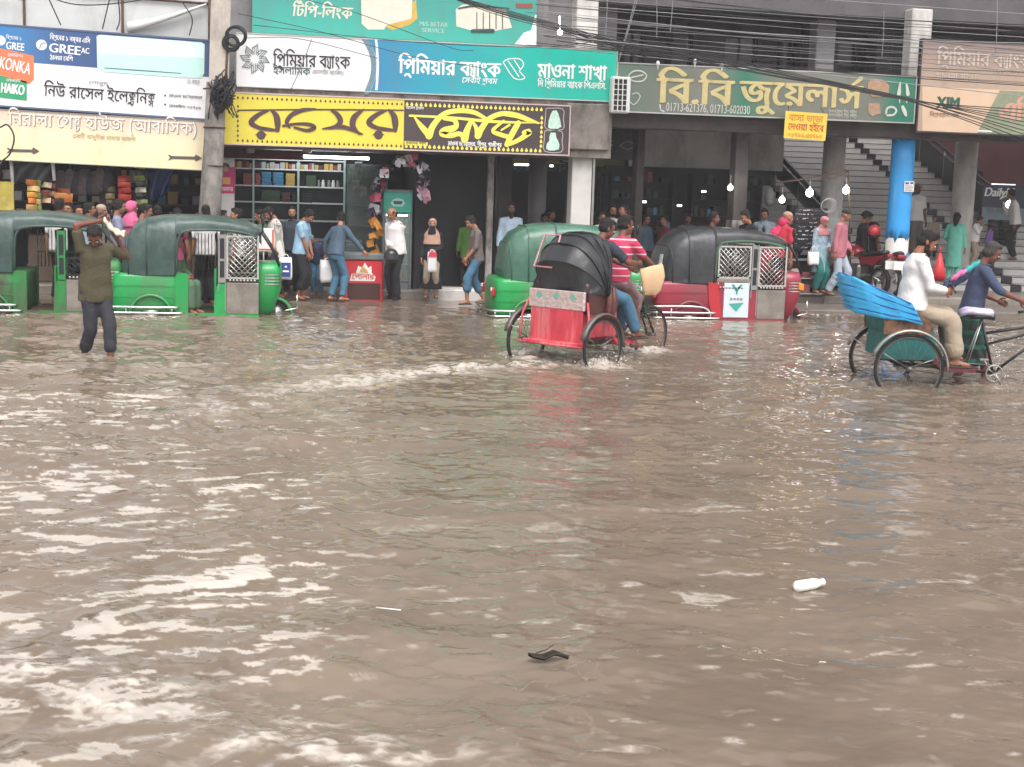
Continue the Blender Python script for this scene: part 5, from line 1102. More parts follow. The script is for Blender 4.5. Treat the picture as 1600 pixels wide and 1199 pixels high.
    if top:
        q = MB(); hz = P + (sp * (hem - .9)); lw = .135 if hem > .7 else flare * .8
        rs = []
        if hem <= .7:
            c1 = P.lerp((ank[1] + ank[-1]) / 2, (.9 - hem) / .82); rs = [ring(c1, fwp, latp, flare * .8, flare), ring(P.lerp(c1, .5), fwp, latp, .14, .185)]
        else: rs = [ring(hz, fw, lat, .142 * fat, .192 * fat)]
        rs += [ring(P + sp * .02, fw, lat, .138 * fat, .186 * fat), ring(WA, fw, lat, .124 * fat, .166 * fat), ring(CH - sp * .05, fw, lat, .121, .17), ring(CH + sp * .05, fw, lat, .12, .182), ring(P + sp * .465, fw, lat, .098, .17), ring(N - sp * .01, fw, lat, .072, .1), ring(N + sp * .018, fw, lat, .06, .064)]
        q.loft(rs)
        for s in (1, -1):
            q.tube([sho[s] - lat * (s * .05), sho[s] + sp * .004, sho[s].lerp(elb[s], .5), sho[s].lerp(elb[s], .82) if sleeve == 'short' else elb[s]], [.07, .07, .062, .06 if sleeve == 'short' else .052], 14, round_=sleeve != 'short')
            if sleeve != 'short':
                fr_ = {'long': .96, 'rolled': .3}[sleeve]; q.tube([elb[s], elb[s].lerp(wri[s], fr_ * .5), elb[s].lerp(wri[s], fr_)], [.052, .05, .043], 14)
        sh = cloth('shirt', q, top)
        if sleeve != 'none' and hem > .7:
            q = MB(); cl_ = [N + sp * (.012 + .008 * math.cos(a)) + fw * (.066 * math.cos(a) + .006) + lat * (.07 * math.sin(a)) for a in [2 * PI * i / 20 for i in range(21)]]; q.tube(cl_, .0095, 6); c_ = q.build('collar', top, sh)
    if hair:
        q = MB(); hm = hairm or HAIR
        if hair in ('short', 'bald', 'long'):
            if hair != 'bald': skin_ell(q, H(-.022, 0, .054), .092, .081, .078, Ah); skin_ell(q, H(.03, 0, .1), .052, .058, .03, Ah); skin_ell(q, H(.045, .02, .093), .04, .03, .022, Ah)
            skin_ell(q, H(-.04, 0, .0), .07, .078, .07, Ah)
            for s in (1, -1): skin_ell(q, H(-.005, s * .07, .02), .028, .014, .042, Ah)
            if hair == 'long': q.tube([H(-.06, 0, .04), H(-.09, 0, -.08), H(-.1, 0, -.2)], [.08, .075, .04], 12, round_=True)
            o = cloth('hair', q, hm, .009, .006, 1)
        elif hair == 'cap':
            skin_ell(q, H(-.01, 0, .058), .106, .086, .075, Ah); q.loft([[H(x_, w * sg, z_) for sg, z_ in ((-1, .05), (0, .062), (1, .05), (1, .042), (0, .054), (-1, .042))] for x_, w in ((.06, .08), (.11, .075), (.15, .055))]); cloth('cap', q, hm, .009, .002, 2)
            q = MB(); skin_ell(q, H(-.045, 0, .0), .066, .076, .06, Ah); cloth('hair', q, HAIR, .009, .002, 2)
        elif hair == 'skullcap':
            skin_ell(q, H(-.016, 0, .065), .098, .082, .066, Ah); cloth('cap', q, hm, .009, .002, 2)
        elif hair in ('hijab', 'niqab', 'veil'):
            skin_ell(q, H(-.03, 0, .03), .1, .094, .108, Ah); skin_ell(q, H(-.005, 0, -.1), .095, .092, .06, Ah); skin_ell(q, H(.015, 0, .085), .08, .075, .045, Ah)
            q.loft([ring(HC + sp * -.08, fw, lat, .085, .085), ring(N + sp * .03, fw, lat, .1, .11), ring(N - sp * .06, fw, lat, .13, .19), ring(CH + sp * (.02 if hair == 'hijab' else -.1), fw, lat, .145, .205)])
            if tail: q.loft([ring(N - sp * .04 - fw * .1, fw, lat, .05, .16), ring(P - fw * .12 + sp * .1, fw, lat, .05, .17), ring(P - fw * .14 - sp * tail, fwp, latp, .04, .13)])
            cloth('head_scarf', q, hm, .012, .004, 3)
            if hair == 'niqab': q = MB(); skin_ell(q, H(.048, 0, -.06), .062, .066, .062, Ah); q.loft([ring(H(.05, 0, -.07), Ah @ V((1, 0, 0)), lat, .05, .07), ring(H(.06, 0, -.22), fw, lat, .05, .1)]); cloth('face_veil', q, M_BURQA, .011, .003, 2)
        elif hair == 'helmet':
            skin_ell(q, H(-.005, 0, .03), .135, .12, .135, Ah); cloth('helmet', q, hm, .012, 0, 2)
    if beard:
        q = MB(); skin_ell(q, H(.035, 0, -.075), .056, .058, .04 + .03 * (beard > 1), Ah); skin_ell(q, H(.08, 0, -.036), .018, .03, .009, Ah)
        for s in (1, -1): skin_ell(q, H(.015, s * .057, -.045), .03, .014, .045, Ah)
        if beard > 1: skin_ell(q, H(.05, 0, -.13), .04, .045, .06, Ah)
        cloth('beard', q, HAIR if beard < 3 else HAIRG, .009, .003, 1)
    if shoes:
        m, kind = shoes
        for s in (1, -1):
            q = MB(); f = V((1, s * .15, 0)).normalized(); hz = ank[s] - V((0, 0, .045))
            if kind == 'shoe': q.tube([hz - f * .05, hz + f * .05 + V((0, 0, -.002)), hz + f * .15 - V((0, 0, .012))], [.044, .045, .034], 12, round_=True); q.tube([ank[s] + V((0, 0, .02)), hz], [.045, .046], 12)
            else: q.bbox(-.1, .17, -.045, .045, -.012, .008, .01, Matrix.Translation(hz - V((0, 0, .034))) @ f.to_track_quat('X', 'Z').to_matrix().to_4x4()); q.tube([hz + f * .03 + V((0, .04, -.02)), hz + f * .08 + V((0, 0, .02)), hz + f * .03 + V((0, -.04, -.02))], .009, 6)
            o = q.build('sandal' if kind != 'shoe' else 'shoe', m, root); o.scale = S3
    root['hl'] = 0; del root['hl']
    W = Matrix.Translation((x, y, z)) @ Matrix.Rotation(yaw, 4, 'Z') @ Matrix.Scale(k, 4)
    return dict(root=root, lh=W @ (wri[1] + hands[1][1] * .09), rh=W @ (wri[-1] + hands[-1][1] * .09), head=W @ HC, W=W)
M_BURQA = mat('black cloth', '15151a', .85, var=.2, scale=8, bump=.2)
def cm(n, c, **k): return mat(n, c, k.pop('rough', .85), var=k.pop('var', .1), scale=k.pop('scale', 7), bump=.5, bscale=22, **k)
C_OLIVE = cm('olive cotton', '4f4a36'); C_DARKJ = cm('dark wet denim', '2d2e36'); C_WHITE = cm('white cotton', 'd9d6d6', var=.05); C_BLUE = cm('light blue cotton', '8fb3cd'); C_DENIM = cm('slate denim', '46596b'); C_JEANS = cm('blue jeans', '47718c', var=.2)
C_BLACK = cm('black trousers', '1c1c22'); C_GREYT = cm('grey brown jersey', '6b615e'); C_NAVY = cm('navy jersey', '2f3542'); C_PINK = cm('rose pink scarf', 'd0638c'); C_ROSE = cm('dusty rose cotton', 'b06b78'); C_ROSED = cm('dusty rose scarf', 'b0767a')
C_AQUA = cm('aqua cotton', '74c9b3'); C_BEIGE = cm('beige cotton', 'a39482'); C_PALEJ = cm('pale jeans', 'a3acb8'); C_MAROON = cm('maroon cotton', '7c3040'); C_INDIGO = cm('indigo cotton', '3b4560'); C_GREENK = cm('grey green cotton', '4f6a52'); C_TAN = cm('tan scarf', 'b08d7c'); C_GREYB = cm('lavender grey cotton', '8487a0'); C_SAND = mat('rubber sandal', '3a2f2c', .7); C_SHOE = mat('black shoe leather', '141417', .35); C_PALEB = cm('pale blue cotton', 'a9bccd')
C_STRIPE = stripes('white shirt with grey stripes', 'd2cfc8', '9b988f', 'Y', .05, .3); C_REDST = stripes('crimson shirt with white stripes', 'c23458', 'e0c8cc', 'Z', .085, .17); C_LUNGI = stripes('green and black checked lungi', '1c3a36', '16171c', 'Y', .11, .45, axis2='Z', cc='23604f', period2=.16, duty2=.3)
C_BROWNP = mat('patterned brown shirt', '6e4b38', .8, var=.6, scale=18); C_FLORAL = mat('printed pale tunic', '93a9b8', .85, var=.35, scale=14, dirt=.5, dirtcol='5b9a94'); C_GREYR = cm('greyish rose lungi', '8d6f74'); C_PURPLE = cm('violet cotton', '7a5aa0')
def st(px, py_top, Y, z=None, py_foot=None, hmul=1.0):
    """standing place from the photo: x, Y, ground level and figure height"""
    t = onY(px, py_top, Y); zz = z if z is not None else onY(px, py_foot, Y).z; return dict(x=t.x, y=Y, z=zz, h=(t.z - zz) * hmul * .985)
FACE, RIGHT, LEFT, AWAY = R(-90), 0.0, R(180), R(90)
BARE = (C_SAND, 'sandal')

def on_st(px, pt, Y): return st(px, pt, Y, ST_Z + ST_R * (int((Y - ST_Y) / ST_T) + 1))
# the wading man, arms up under a cloth
wm = person('barefoot man in olive shirt wading with both arms raised and a cloth over his head', -1.9, 17.75, -.16, R(-55), 1.78, 1, lean=R(9), side=R(4), twist=R(-12), head=(R(-25), R(38), 0), hl=(.10, .24, 1.46), hr=(.08, -.02, 1.68), pl=(-.1, .8, .35), pr=(0, -1, .5), fl=(.2, .07, .08), fr=(-.2, -.06, .1),
    top=C_OLIVE, hem=.78, bottom=C_DARKJ, kneelen=.55, leg=.078, vox=.011, fat=1.05)
q = MB(); rows = []; a, b = wm['rh'], wm['lh']
for i in range(15):
    u = i / 14; c = a.lerp(b + Vector((.12, .02, .0)), u); sag = .05 * math.sin(PI * u); rows.append([c + Vector((0, -.1 + .2 * j / 6, .03 - sag - .05 * ((j - 3) / 3) ** 2 + .012 * math.sin(i * 1.3 + j))) for j in range(7)])
q.loft(rows, False, False); o = q.build('head_cloth', mat('damp beige cloth', 'c9c2ae', .8, var=.1, bump=.3)); m_ = o.modifiers.new('t', 'SOLIDIFY'); m_.thickness = .02; tag(o, 'damp beige cloth stretched between the wading man\'s raised hands', 'cloth')

# crowd by the left kiosks
def crowd(label, px, pt, Y, yaw, **k): return person(label, **{**st(px, pt, Y, -.02 if Y < 26.3 else .17), 'yaw': yaw, **k})
crowd('man in white shirt with black hair seen from behind, leftmost in the kiosk crowd', 92, 312, 24.9, R(70), top=C_WHITE, bottom=C_BLACK)
crowd('young man in grey shirt facing the street between the leftmost crowd heads', 108, 318, 25.5, R(-110), top=C_GREYT, bottom=C_BLACK)
crowd('dark haired man in a pale top standing right above the wading man', 137, 318, 24.8, R(20), top=C_PALEB, bottom=C_DARKJ)
crowd('older man in a beige skullcap behind the wading man', 157, 321, 25.2, R(-30), hair='skullcap', hairm=C_BEIGE, top=C_BEIGE, bottom=C_BLACK, beard=3)
crowd('man in lavender grey T-shirt looking right beside the pink headscarf', 182, 312, 24.7, R(10), top=C_GREYB, bottom=C_BLACK, head=(0, R(10), 0))
crowd('woman in a rose pink headscarf half hidden among the kiosk crowd', 204, 316, 25.4, R(40), hair='hijab', hairm=C_PINK, top=C_PINK, sleeve='long', hem=.5, bottom=C_BLACK)
crowd('man in washed grey shirt bending his head right of the pink headscarf', 222, 318, 24.9, R(5), top=C_GREYT, bottom=C_DARKJ, head=(0, R(20), 0))
crowd('man in white shirt seen from behind beside the concrete pole', 322, 322, 24.75, R(110), top=C_WHITE, bottom=C_BLACK)
crowd('man with moustache and white shirt looking left behind the green auto', 371, 327, 25.0, LEFT, top=C_WHITE, bottom=C_BLACK, skin=2, beard=0)
# passenger in the green auto
person('woman in rose pink headscarf and grey green dress seated in the bright green auto', A2.location.x + .93, A2.location.y - .28, A2.location.z + .02, R(-30), 1.58, 0, lean=R(6), hip=(.0, 0, .74), fl=(.42, .1, .3), fr=(.42, -.08, .3), hl=(.3, .1, .85), hr=(.3, -.1, .85), head=(R(-10), R(10), 0), hair='hijab', hairm=C_PINK, top=C_GREENK, sleeve='long', bottom=C_GREENK, leg=.095, shoes=BARE)
# shop front
person('bearded young man in striped white shirt looking down, holding a white and blue bag', **st(432, 320, 25.5, py_foot=468), yaw=R(200), lean=R(4), head=(0, R(38), 0), top=C_STRIPE, hem=.76, bottom=C_DARKJ, beard=1, hl=(.12, -.2, .84), hr=(.08, .24, .80), fl=(.12, .1, .08), fr=(-.12, -.1, .08), shoes=BARE, sleeve='rolled')
person('bearded man standing in the shade behind the striped and light blue shirts', **st(456, 324, 26.2, py_foot=462), yaw=FACE, top=C_NAVY, bottom=C_BLACK, beard=1, skin=2)
person('man in light blue polo shirt and black trousers looking down at his hands', **st(470, 324, 25.6, py_foot=468), yaw=R(-25), lean=R(6), head=(0, R(35), 0), top=C_BLUE, hem=.84, bottom=C_BLACK, hl=(.22, .03, .82), hr=(.2, -.06, .80), kneelen=.55, shoes=BARE, skin=0)
dm = person('man in slate denim shirt and blue jeans leaning over the red freezer', **st(525, 330, 25.55, py_foot=470), yaw=R(35), lean=R(16), side=R(-6), head=(R(60), R(0), 0), top=C_DENIM, sleeve='long', hem=.84, bottom=C_JEANS, hr=(.42, -.40, .90), hl=(.02, .34, .86), fl=(-.02, .1, .08), fr=(.08, -.12, .08), shoes=BARE, skin=2)
person('person in a teal cap crouching between the light blue and denim shirts', **st(497, 360, 26.1, py_foot=462), yaw=R(-120), lean=R(25), head=(0, R(30), 0), hair='skullcap', hairm=cm('teal cap cloth', '5f8f96'), top=C_INDIGO, sleeve='long', bottom=C_JEANS)
hm_ = person('balding man in white shirt and black trousers holding a black helmet', **st(620, 324, 25.7, py_foot=468), yaw=R(-130), lean=R(3), head=(R(-25), R(22), 0), hair='bald', top=C_WHITE, sleeve='long', hem=.84, bottom=C_BLACK, hr=(.2, -.02, .98), hl=(.08, -.16, .82), pl=(-.3, .8, -.3), fl=(.1, .12, .08), fr=(-.02, -.1, .08), shoes=(C_SHOE, 'shoe'), fat=1.1)
wv = person('woman in black robe and face veil with a rose shawl, holding a white bag', **st(676, 343, 25.9, py_foot=466), yaw=R(-100), hair='niqab', hairm=C_TAN, tail=.25, top=M_BURQA, sleeve='long', hem=.2, flare=.24, bottom=C_BEIGE, hl=(.2, .06, 1.02), hr=(.1, -.22, .86), skin=2, shoes=BARE)
person('young man in grey brown top and rolled blue jeans walking left', **st(746, 336, 25.2, py_foot=476), yaw=R(190), lean=R(4), head=(0, R(28), 0), top=C_GREYT, sleeve='rolled', hem=.82, bottom=C_JEANS, kneelen=.45, leg=.085, hl=(.22, .12, .90), hr=(.12, -.2, .86), fl=(.2, .1, .09), fr=(-.2, -.08, .1), shoes=BARE, skin=2)
person('person in a leaf green top in the shade behind the walking man', **st(732, 338, 27.3, .17), yaw=AWAY, top=cm('leaf green cotton', '5a8a3a'), sleeve='long', hem=.7, bottom=C_BLACK)
person('bearded man in long pale blue shirt standing in the arcade', **st(799, 318, 26.6, .17), yaw=R(-95), top=C_PALEB, sleeve='long', hem=.55, bottom=C_WHITE, beard=2, skin=1)
person('man in maroon shirt beside the round pillar behind the green hood', **st(850, 335, 27.6, .17), yaw=R(-70), top=C_MAROON, bottom=C_BLACK, skin=1)
person('young man in open white shirt left of the masked man in the arcade', **st(940, 333, 26.6, .2), yaw=R(-80), top=C_WHITE, bottom=C_BLACK, skin=0)
mk = person('man in white shirt with a black mask over nose and mouth', **st(957, 322, 27.1, .2), yaw=R(-85), top=C_WHITE, bottom=C_BLACK, skin=2, beard=1)
person('man in patterned brown shirt looking left beside the masked man', **st(977, 321, 26.7, .2), yaw=R(195), top=C_BROWNP, bottom=C_BLACK, skin=2)
# more people in the shade of the arcade and along the kiosks
for px, pt, Y, yaw, m, lab in ((1008, 336, 28.0, -60, C_DENIM, 'man in slate shirt between the dark columns of the arcade'), (1040, 338, 28.4, 200, C_MAROON, 'man in maroon in the dark arcade above the black auto hood'), (1075, 334, 28.2, -100, C_GREYT, 'man in grey brown deep in the arcade behind the maroon auto'), (1196, 326, 27.6, -120, C_PALEB, 'man in pale blue standing behind the crimson headscarf'), (1246, 330, 27.0, 180, C_INDIGO, 'man in indigo behind the sunglasses board'),
      (885, 336, 28.0, -90, C_MAROON, 'man in dark red in the shade right beside the white column'), (860, 330, 28.8, -40, C_NAVY, 'man in navy deep in the passage behind the white column'), (410, 328, 26.0, 160, C_GREENK, 'man in grey green beside the placard near the shop'), (345, 330, 25.6, 30, C_PALEB, 'man in pale blue just right of the concrete pole'), (246, 322, 25.4, 100, C_NAVY, 'man in navy at the kiosk under the blue tarpaulin'), (275, 326, 25.6, 60, C_MAROON, 'man in maroon at the kiosk above the bright green auto'), (122, 322, 25.9, -60, C_INDIGO, 'man in indigo deep in the kiosk crowd'), (168, 320, 26.0, 80, C_NAVY, 'man in navy facing the kiosk counter'), (1548, 352, 29.3, 120, C_PURPLE, 'person in violet on the stairs near the right edge'), (1460, 338, 29.4, -100, C_BEIGE, 'man in beige on the stairs behind the seated passenger')):
    person(lab, **(on_st(px, pt, Y) if px > 1440 else st(px, pt, Y, .17 if Y > 26.3 else -.02)), yaw=R(yaw), top=m, bottom=C_BLACK, sleeve=('long', 'short')[px % 2], skin=px % 3, head=(0, R(px % 20), 0))
# behind the maroon auto
person('dark haired man looking right, left of the peeling column behind the maroon auto', **st(1114, 333, 26.0, .05), yaw=R(-20), top=C_BROWNP, bottom=C_BLACK, skin=1)
person('young man in black shirt looking down beside the peeling column', **st(1171, 328, 26.0, .05), yaw=R(200), head=(0, R(28), 0), top=C_BLACK, bottom=C_BLACK, skin=2)
person('woman in a crimson headscarf bending over the stall behind the maroon auto', **st(1203, 336, 25.8, .05), yaw=R(-30), lean=R(18), head=(0, R(15), 0), hair='hijab', hairm=cm('crimson scarf', 'c2305c'), top=cm('crimson cotton', 'b83050'), sleeve='long', hem=.5, bottom=C_BLACK)
person('man in tan cap and red shirt at the stall behind the maroon auto', **st(1222, 331, 25.6, .05), yaw=R(20), lean=R(10), hair='skullcap', hairm=C_TAN, top=cm('red cotton', 'b8283c'), bottom=C_BLACK)
person('woman in dusty rose headscarf and printed pale tunic with a white handbag', **st(1286, 338, 26.0, py_foot=458), yaw=R(-70), head=(R(-10), R(25), 0), hair='hijab', hairm=C_ROSED, top=C_FLORAL, sleeve='long', hem=.45, flare=.2, bottom=cm('teal cotton', '1f6a68'), leg=.09, hl=(.2, .08, 1.0), hr=(.05, -.25, .85), shoes=BARE, skin=2)
person('man in dusty rose shirt, dark cap and pale jeans walking right', **st(1315, 327, 25.9, py_foot=463), yaw=R(-40), lean=R(3), head=(R(20), R(15), 0), hair='skullcap', hairm=C_BLACK, top=C_ROSE, sleeve='long', hem=.76, bottom=C_PALEJ, leg=.088, hl=(.2, .12, .9), hr=(.0, -.25, .84), fl=(.14, .1, .08), fr=(-.16, -.08, .09), shoes=BARE, skin=0)
person('dark haired man in black looking down beside the red motorcycle', **st(1350, 330, 27.3, .2), yaw=R(-20), head=(0, R(30), 0), top=M_BURQA, sleeve='long', bottom=C_BLACK, skin=0)
person('bearded man in a black and white jersey bending over the red motorcycle', **st(1367, 326, 27.5, .2), yaw=R(200), lean=R(12), head=(0, R(30), 0), top=stripes('black jersey with white shoulders', '26262c', 'cfcfd2', 'Y', .3, .16), bottom=C_BLACK, beard=1, skin=2)
# on the stairs
def on_stairs(px, py_top, Y): return dict(**st(px, py_top, Y, ST_Z + ST_R * (int((Y - ST_Y) / ST_T) + 1)))
person('man in white polo shirt and cap standing on the stairs beside the blue column', **st(1434, 288, 29.6, .2 + ST_R * 4), yaw=R(-85), hair='cap', hairm=cm('grey cap cloth', '7c746c'), top=C_WHITE, bottom=C_GREYT, skin=1)
person('woman in an aqua tunic and scarf climbing the foot of the stairs', **st(1495, 333, 28.2, .2 + ST_R), yaw=R(50), lean=R(5), hair='long', top=C_AQUA, sleeve='long', hem=.4, flare=.2, bottom=C_AQUA, hl=(.25, .15, 1.0), shoes=BARE, skin=0)
person('man in white shirt covering his face beside the woman in aqua', **st(1524, 337, 28.9, .2 + ST_R * 3), yaw=R(-50), lean=R(8), head=(0, R(20), 0), top=C_WHITE, sleeve='long', bottom=C_BEIGE, hr=(.25, -.02, 1.35), skin=0)
person('man in plain black T-shirt standing high on the stairs', **st(1523, 249, 33.6, ST_Z + ST_R * 8), yaw=R(-100), head=(R(-20), R(30), 0), top=M_BURQA, bottom=C_BEIGE, skin=1, hl=(.1, .26, .82), hr=(.02, -.25, .8))
person('man in white shirt and dark trousers at the right edge near the blue board', **st(1591, 296, 29.6, .2 + ST_R * 4), yaw=R(160), lean=R(10), top=C_WHITE, sleeve='long', bottom=C_BLACK, skin=1, hr=(.3, .0, 1.3))
# rickshaw riders
def on(rk, v): return Matrix.Translation(rk.location) @ Matrix.Rotation(rk.rotation_euler.z, 4, 'Z') @ Vector(v)
v = on(RK1, (.42, -.16, 0)); pa = person('passenger in navy T-shirt and blue jeans seated in the red backed rickshaw', v.x, v.y, v.z, RICK[2] - .15, 1.86, 1, lean=R(6), hip=(.0, 0, 1.0), fl=(.56, .12, .47), fr=(.58, -.12, .47), hl=(.50, -.05, 1.22), hr=(.48, -.20, 1.28), head=(R(-15), R(16), 0), top=C_NAVY, hem=.88, bottom=C_JEANS, leg=.085, shoes=BARE, vox=.011)
v = on(RK1, (1.06, 0, 0)); person('rickshaw puller in crimson shirt with white stripes, pedalling ahead of the passenger', v.x, v.y, v.z, RICK[2], 1.86, 1, lean=R(12), hip=(-.02, 0, 1.03), fl=(.14, .11, .58), fr=(.26, -.13, .31), hl=(.54, .27, 1.12), hr=(.54, -.27, 1.12), head=(R(-20), R(0), 0), top=C_REDST, hem=.88, skirt=(C_GREYR, .45, .15), hairm=HAIR, vox=.011)
v = on(RK2, (.08, -.16, 0)); pb = person('passenger in white shirt and beige trousers looking at a phone in the rickshaw', v.x, v.y, v.z, RICK2[2] + .05, 1.92, 0, lean=R(4), hip=(.02, 0, .98), fl=(.52, .12, .48), fr=(.50, -.1, .44), hl=(.34, .02, 1.17), hr=(.35, -.08, 1.15), head=(R(-8), R(24), 0), top=C_WHITE, sleeve='long', hem=.86, bottom=C_BEIGE, leg=.1, kneelen=.72, shoes=BARE, beard=1, vox=.011, hair='short', fat=1.12)
v = on(RK2, (1.02, .42, .06)); pw = person('rickshaw puller in indigo shirt and green checked lungi walking beside the saddle', v.x, v.y, v.z, RICK2[2] - R(10), 1.82, 1, lean=R(10), head=(R(0), R(14), 0), hairm=HAIRG, hl=(.3, .16, 1.02), hr=(.48, -.20, 1.06), fl=(.22, .1, .08), fr=(-.16, -.1, .1), top=C_INDIGO, sleeve='rolled', hem=.84, skirt=(C_LUNGI, .28, .2), vox=.011)
# ------------------------------------------------------------------ pole and cables
def one(name, q, m, label, cat, group=None, loc=None, rot=None): return tag(q.build(name, m, None, loc, rot), label, cat, group)
PT = onY(347, -60, 25.2); PB = onY(327, 330, 25.2)
t = thing('utility_pole', 'leaning concrete utility pole with tangled black cables between the left and middle signs', 'utility pole', (PB.x, 25.2, -.3)); L_ = lambda px, py: onY(px, py, 25.2) - t.location
q = MB(); q.tube([(PB.x - t.location.x - .06, 0, 0), L_(328, 330), L_(334, 230), L_(338, 130)], [.2, .19, .175, .165], 18); q.build('pole_base', mat('old pole concrete', '8c8782', .9, var=.3, scale=5, bump=.5, dirt=.8, dirtcol='4d4743'), t)
q = MB(); a, b = L_(342, 130), L_(347, -60); q.loft([[c + Vector((sx * .165, sy * .12, 0)) for sx, sy in ((-1, -1), (1, -1), (1, 1), (-1, 1))] for c in (a, b)], True, True, False); q.build('pole_shaft', mat('pale pole concrete', 'bcb4aa', .85, var=.15, scale=4, bump=.3, dirt=.5, dirtcol='7b7169'), t)
q = MB(); q.tube([L_(356, 60) + Vector((0, -.13, 0)), L_(352, 160) + Vector((0, -.17, 0))], .02, 6); [q.ring(L_(335, 140 + i * 60) , (0, 0, 1), .185, .012, 20, 5) for i in range(3)]; q.build('band', M_RUST, t)
q = MB(); rr = random.Random(3); c0 = L_(349, 150)
for i in range(34):
    P_ = [c0 + Vector((rr.gauss(0, .11), -.2 + rr.gauss(0, .05), rr.gauss(0, .17))) for _ in range(5)]; q.tube([Vector(p) for p in catmull(P_ + [P_[0]], 4)], .011, 5)
q.build('cable_tangle', M_BLKP, t)
for px, py, r in ((369, 60, .16), (362, 70, .12)):
    q = MB(); [q.ring(L_(px + rr.gauss(0, 1), py + rr.gauss(0, 1)) + Vector((0, -.15 - i * .01, 0)), (.15, 1, 0), r + rr.gauss(0, .012), .011, 24, 5) for i in range(6)]; q.build('cable_coil', M_BLKP, t)
q = MB(); pp = [(0, 200, .2), (12, 196, .2), (22, 215, .2), (16, 240, .2), (4, 252, .2)]; q.tube([onY(a, b, 25.35) for a, b, c in catmull(pp, 5)], .014, 6); q.tube([onY(*a, 25.4) for a in ((4, 252), (-10, 270))], .014, 6)
one('loose_cable', q, M_BLKP, 'black cable looping in front of the cream guest house sign', 'cable')
CG = 'cables strung over the street'
def cable(pts, Y0, Y1, r, label, sag=.0, m=None):
    q = MB(); n = 22; W = [onY(px, py, Y0 + (Y1 - Y0) * i / (len(pts) - 1)) for i, (px, py) in enumerate(pts)]
    C_ = catmull([tuple(w) for w in W], max(2, n // (len(pts) - 1))); N_ = len(C_) - 1
    q.tube([Vector(c) - Vector((0, 0, sag * 4 * (i / N_) * (1 - i / N_))) for i, c in enumerate(C_)], r, 5); one('overhead_cable', q, m or M_BLKP, label, 'cable', CG)
M_WIREG = mat('weathered grey cable', '6f6e72', .5, var=.2); M_WIREP = mat('pale grey cable', '9a9a9c', .45, var=.2); rr = random.Random(21)
for i in range(26):
    y0 = -28 + i * 4.2 + rr.gauss(0, 3); y1 = y0 + rr.uniform(45, 85); x0 = rr.uniform(820, 870)
    cable([(x0, y0), (1230, (y0 + y1) / 2 + rr.gauss(0, 5)), (1660, y1)], rr.uniform(24.2, 25.1), rr.uniform(24.0, 25.0), rr.choice((.005, .006, .007, .009)), 'thin cable running across the front of the arcade upper floor', .03, rr.choice((M_BLKP, M_WIREG, M_WIREG, M_WIREP)))
for i in range(9):
    o = rr.uniform(-7, 7); cable([(900, 62 + o * 2), (1050, 84 + o * 1.6), (1222, 118 + o), (1425, 158 + o * .45), (1660, 176 + i * 9)], 24.6, 24.4, .009, 'black cable of the thick bundle crossing the green sign', 0)
for i in range(8):
    o = rr.uniform(-6, 6); cable([(650 + o * 4, -22 + o), (770, 16 + o), (880, 46 + o), (1010, 86 + o * 1.5)], 25.2, 24.7, .008, 'black cable coming down past the teal banner', 0)
for a in ([(372, 22), (500, 50), (640, 88), (760, 108)], [(396, 40), (640, 66), (840, 74), (960, 62)], [(476, 0), (560, 22), (700, 74), (740, 80)], [(385, 60), (470, 62), (590, 92)]): cable(a, 25.3, 25.3, .006, 'thin black wire hanging in front of the bank signs', 0)
for a, b in (((950, -30), (944, 82)), ((1004, -30), (966, 98)), ((1000, -30), (968, 90)), ((1052, -30), (1047, 52)), ((1558, -30), (1556, 84)), ((1381, 18), (1378, 90)), ((1025, -10), (1026, 60)), ((487, 62), (455, 140))): cable([a, ((a[0] + b[0]) / 2 + 1, (a[1] + b[1]) / 2), b], 25.0, 25.2, .009, 'short wire hanging down in front of the upper floors', 0, M_WIREP)
for a in ([(60, -10), (120, 8), (200, 4), (262, -10)], [(72, -10), (95, 40)], [(184, -8), (187, 30), (182, 48)], [(172, -4), (160, 46)], [(285, 4), (300, 30), (296, 56)]): cable(a, 25.55, 25.55, .011, 'black wire drooping over the pale hoarding', 0)
for px, py in ((1028, 100), (1086, 97), (1128, 104)):
    q = MB(); c = onY(px, py, 25.5); q.ell(c, .035, .03, .05); q.tube([c, c - Vector((0, 0, .12))], .012, 6); one('insulator', q, M_WHITE, 'small white insulator knob on the upper edge of the green sign', 'insulator', 'insulators on the green sign')

# air conditioner outdoor unit
a, b = onY(957, 120, 25.5), onY(984, 178, 25.5); t = thing('outdoor_unit', 'white outdoor air conditioner unit with a barred grille at the end of the bank sign', 'air conditioner', ((a.x + b.x) / 2, 25.5, b.z)); w, hgt = (b.x - a.x) / 2, a.z - b.z
q = MB(); q.bbox(-w, w, 0, .3, 0, hgt, .02); q.build('casing', M_WHITE, t); q = MB(); q.box(-w + .03, w - .07, -.004, .002, .04, hgt - .03); q.build('fan_recess', M_DARK2, t)
q = MB()
for i in range(4): x = -w + .03 + i * (2 * w - .1) / 3; q.box(x - .008, x + .008, -.022, -.004, .03, hgt - .02)
for i in range(7): z = .04 + i * (hgt - .08) / 6; q.box(-w + .02, w - .06, -.0205, -.006, z - .006, z + .006)
q.build('grille', M_WHITE, t)

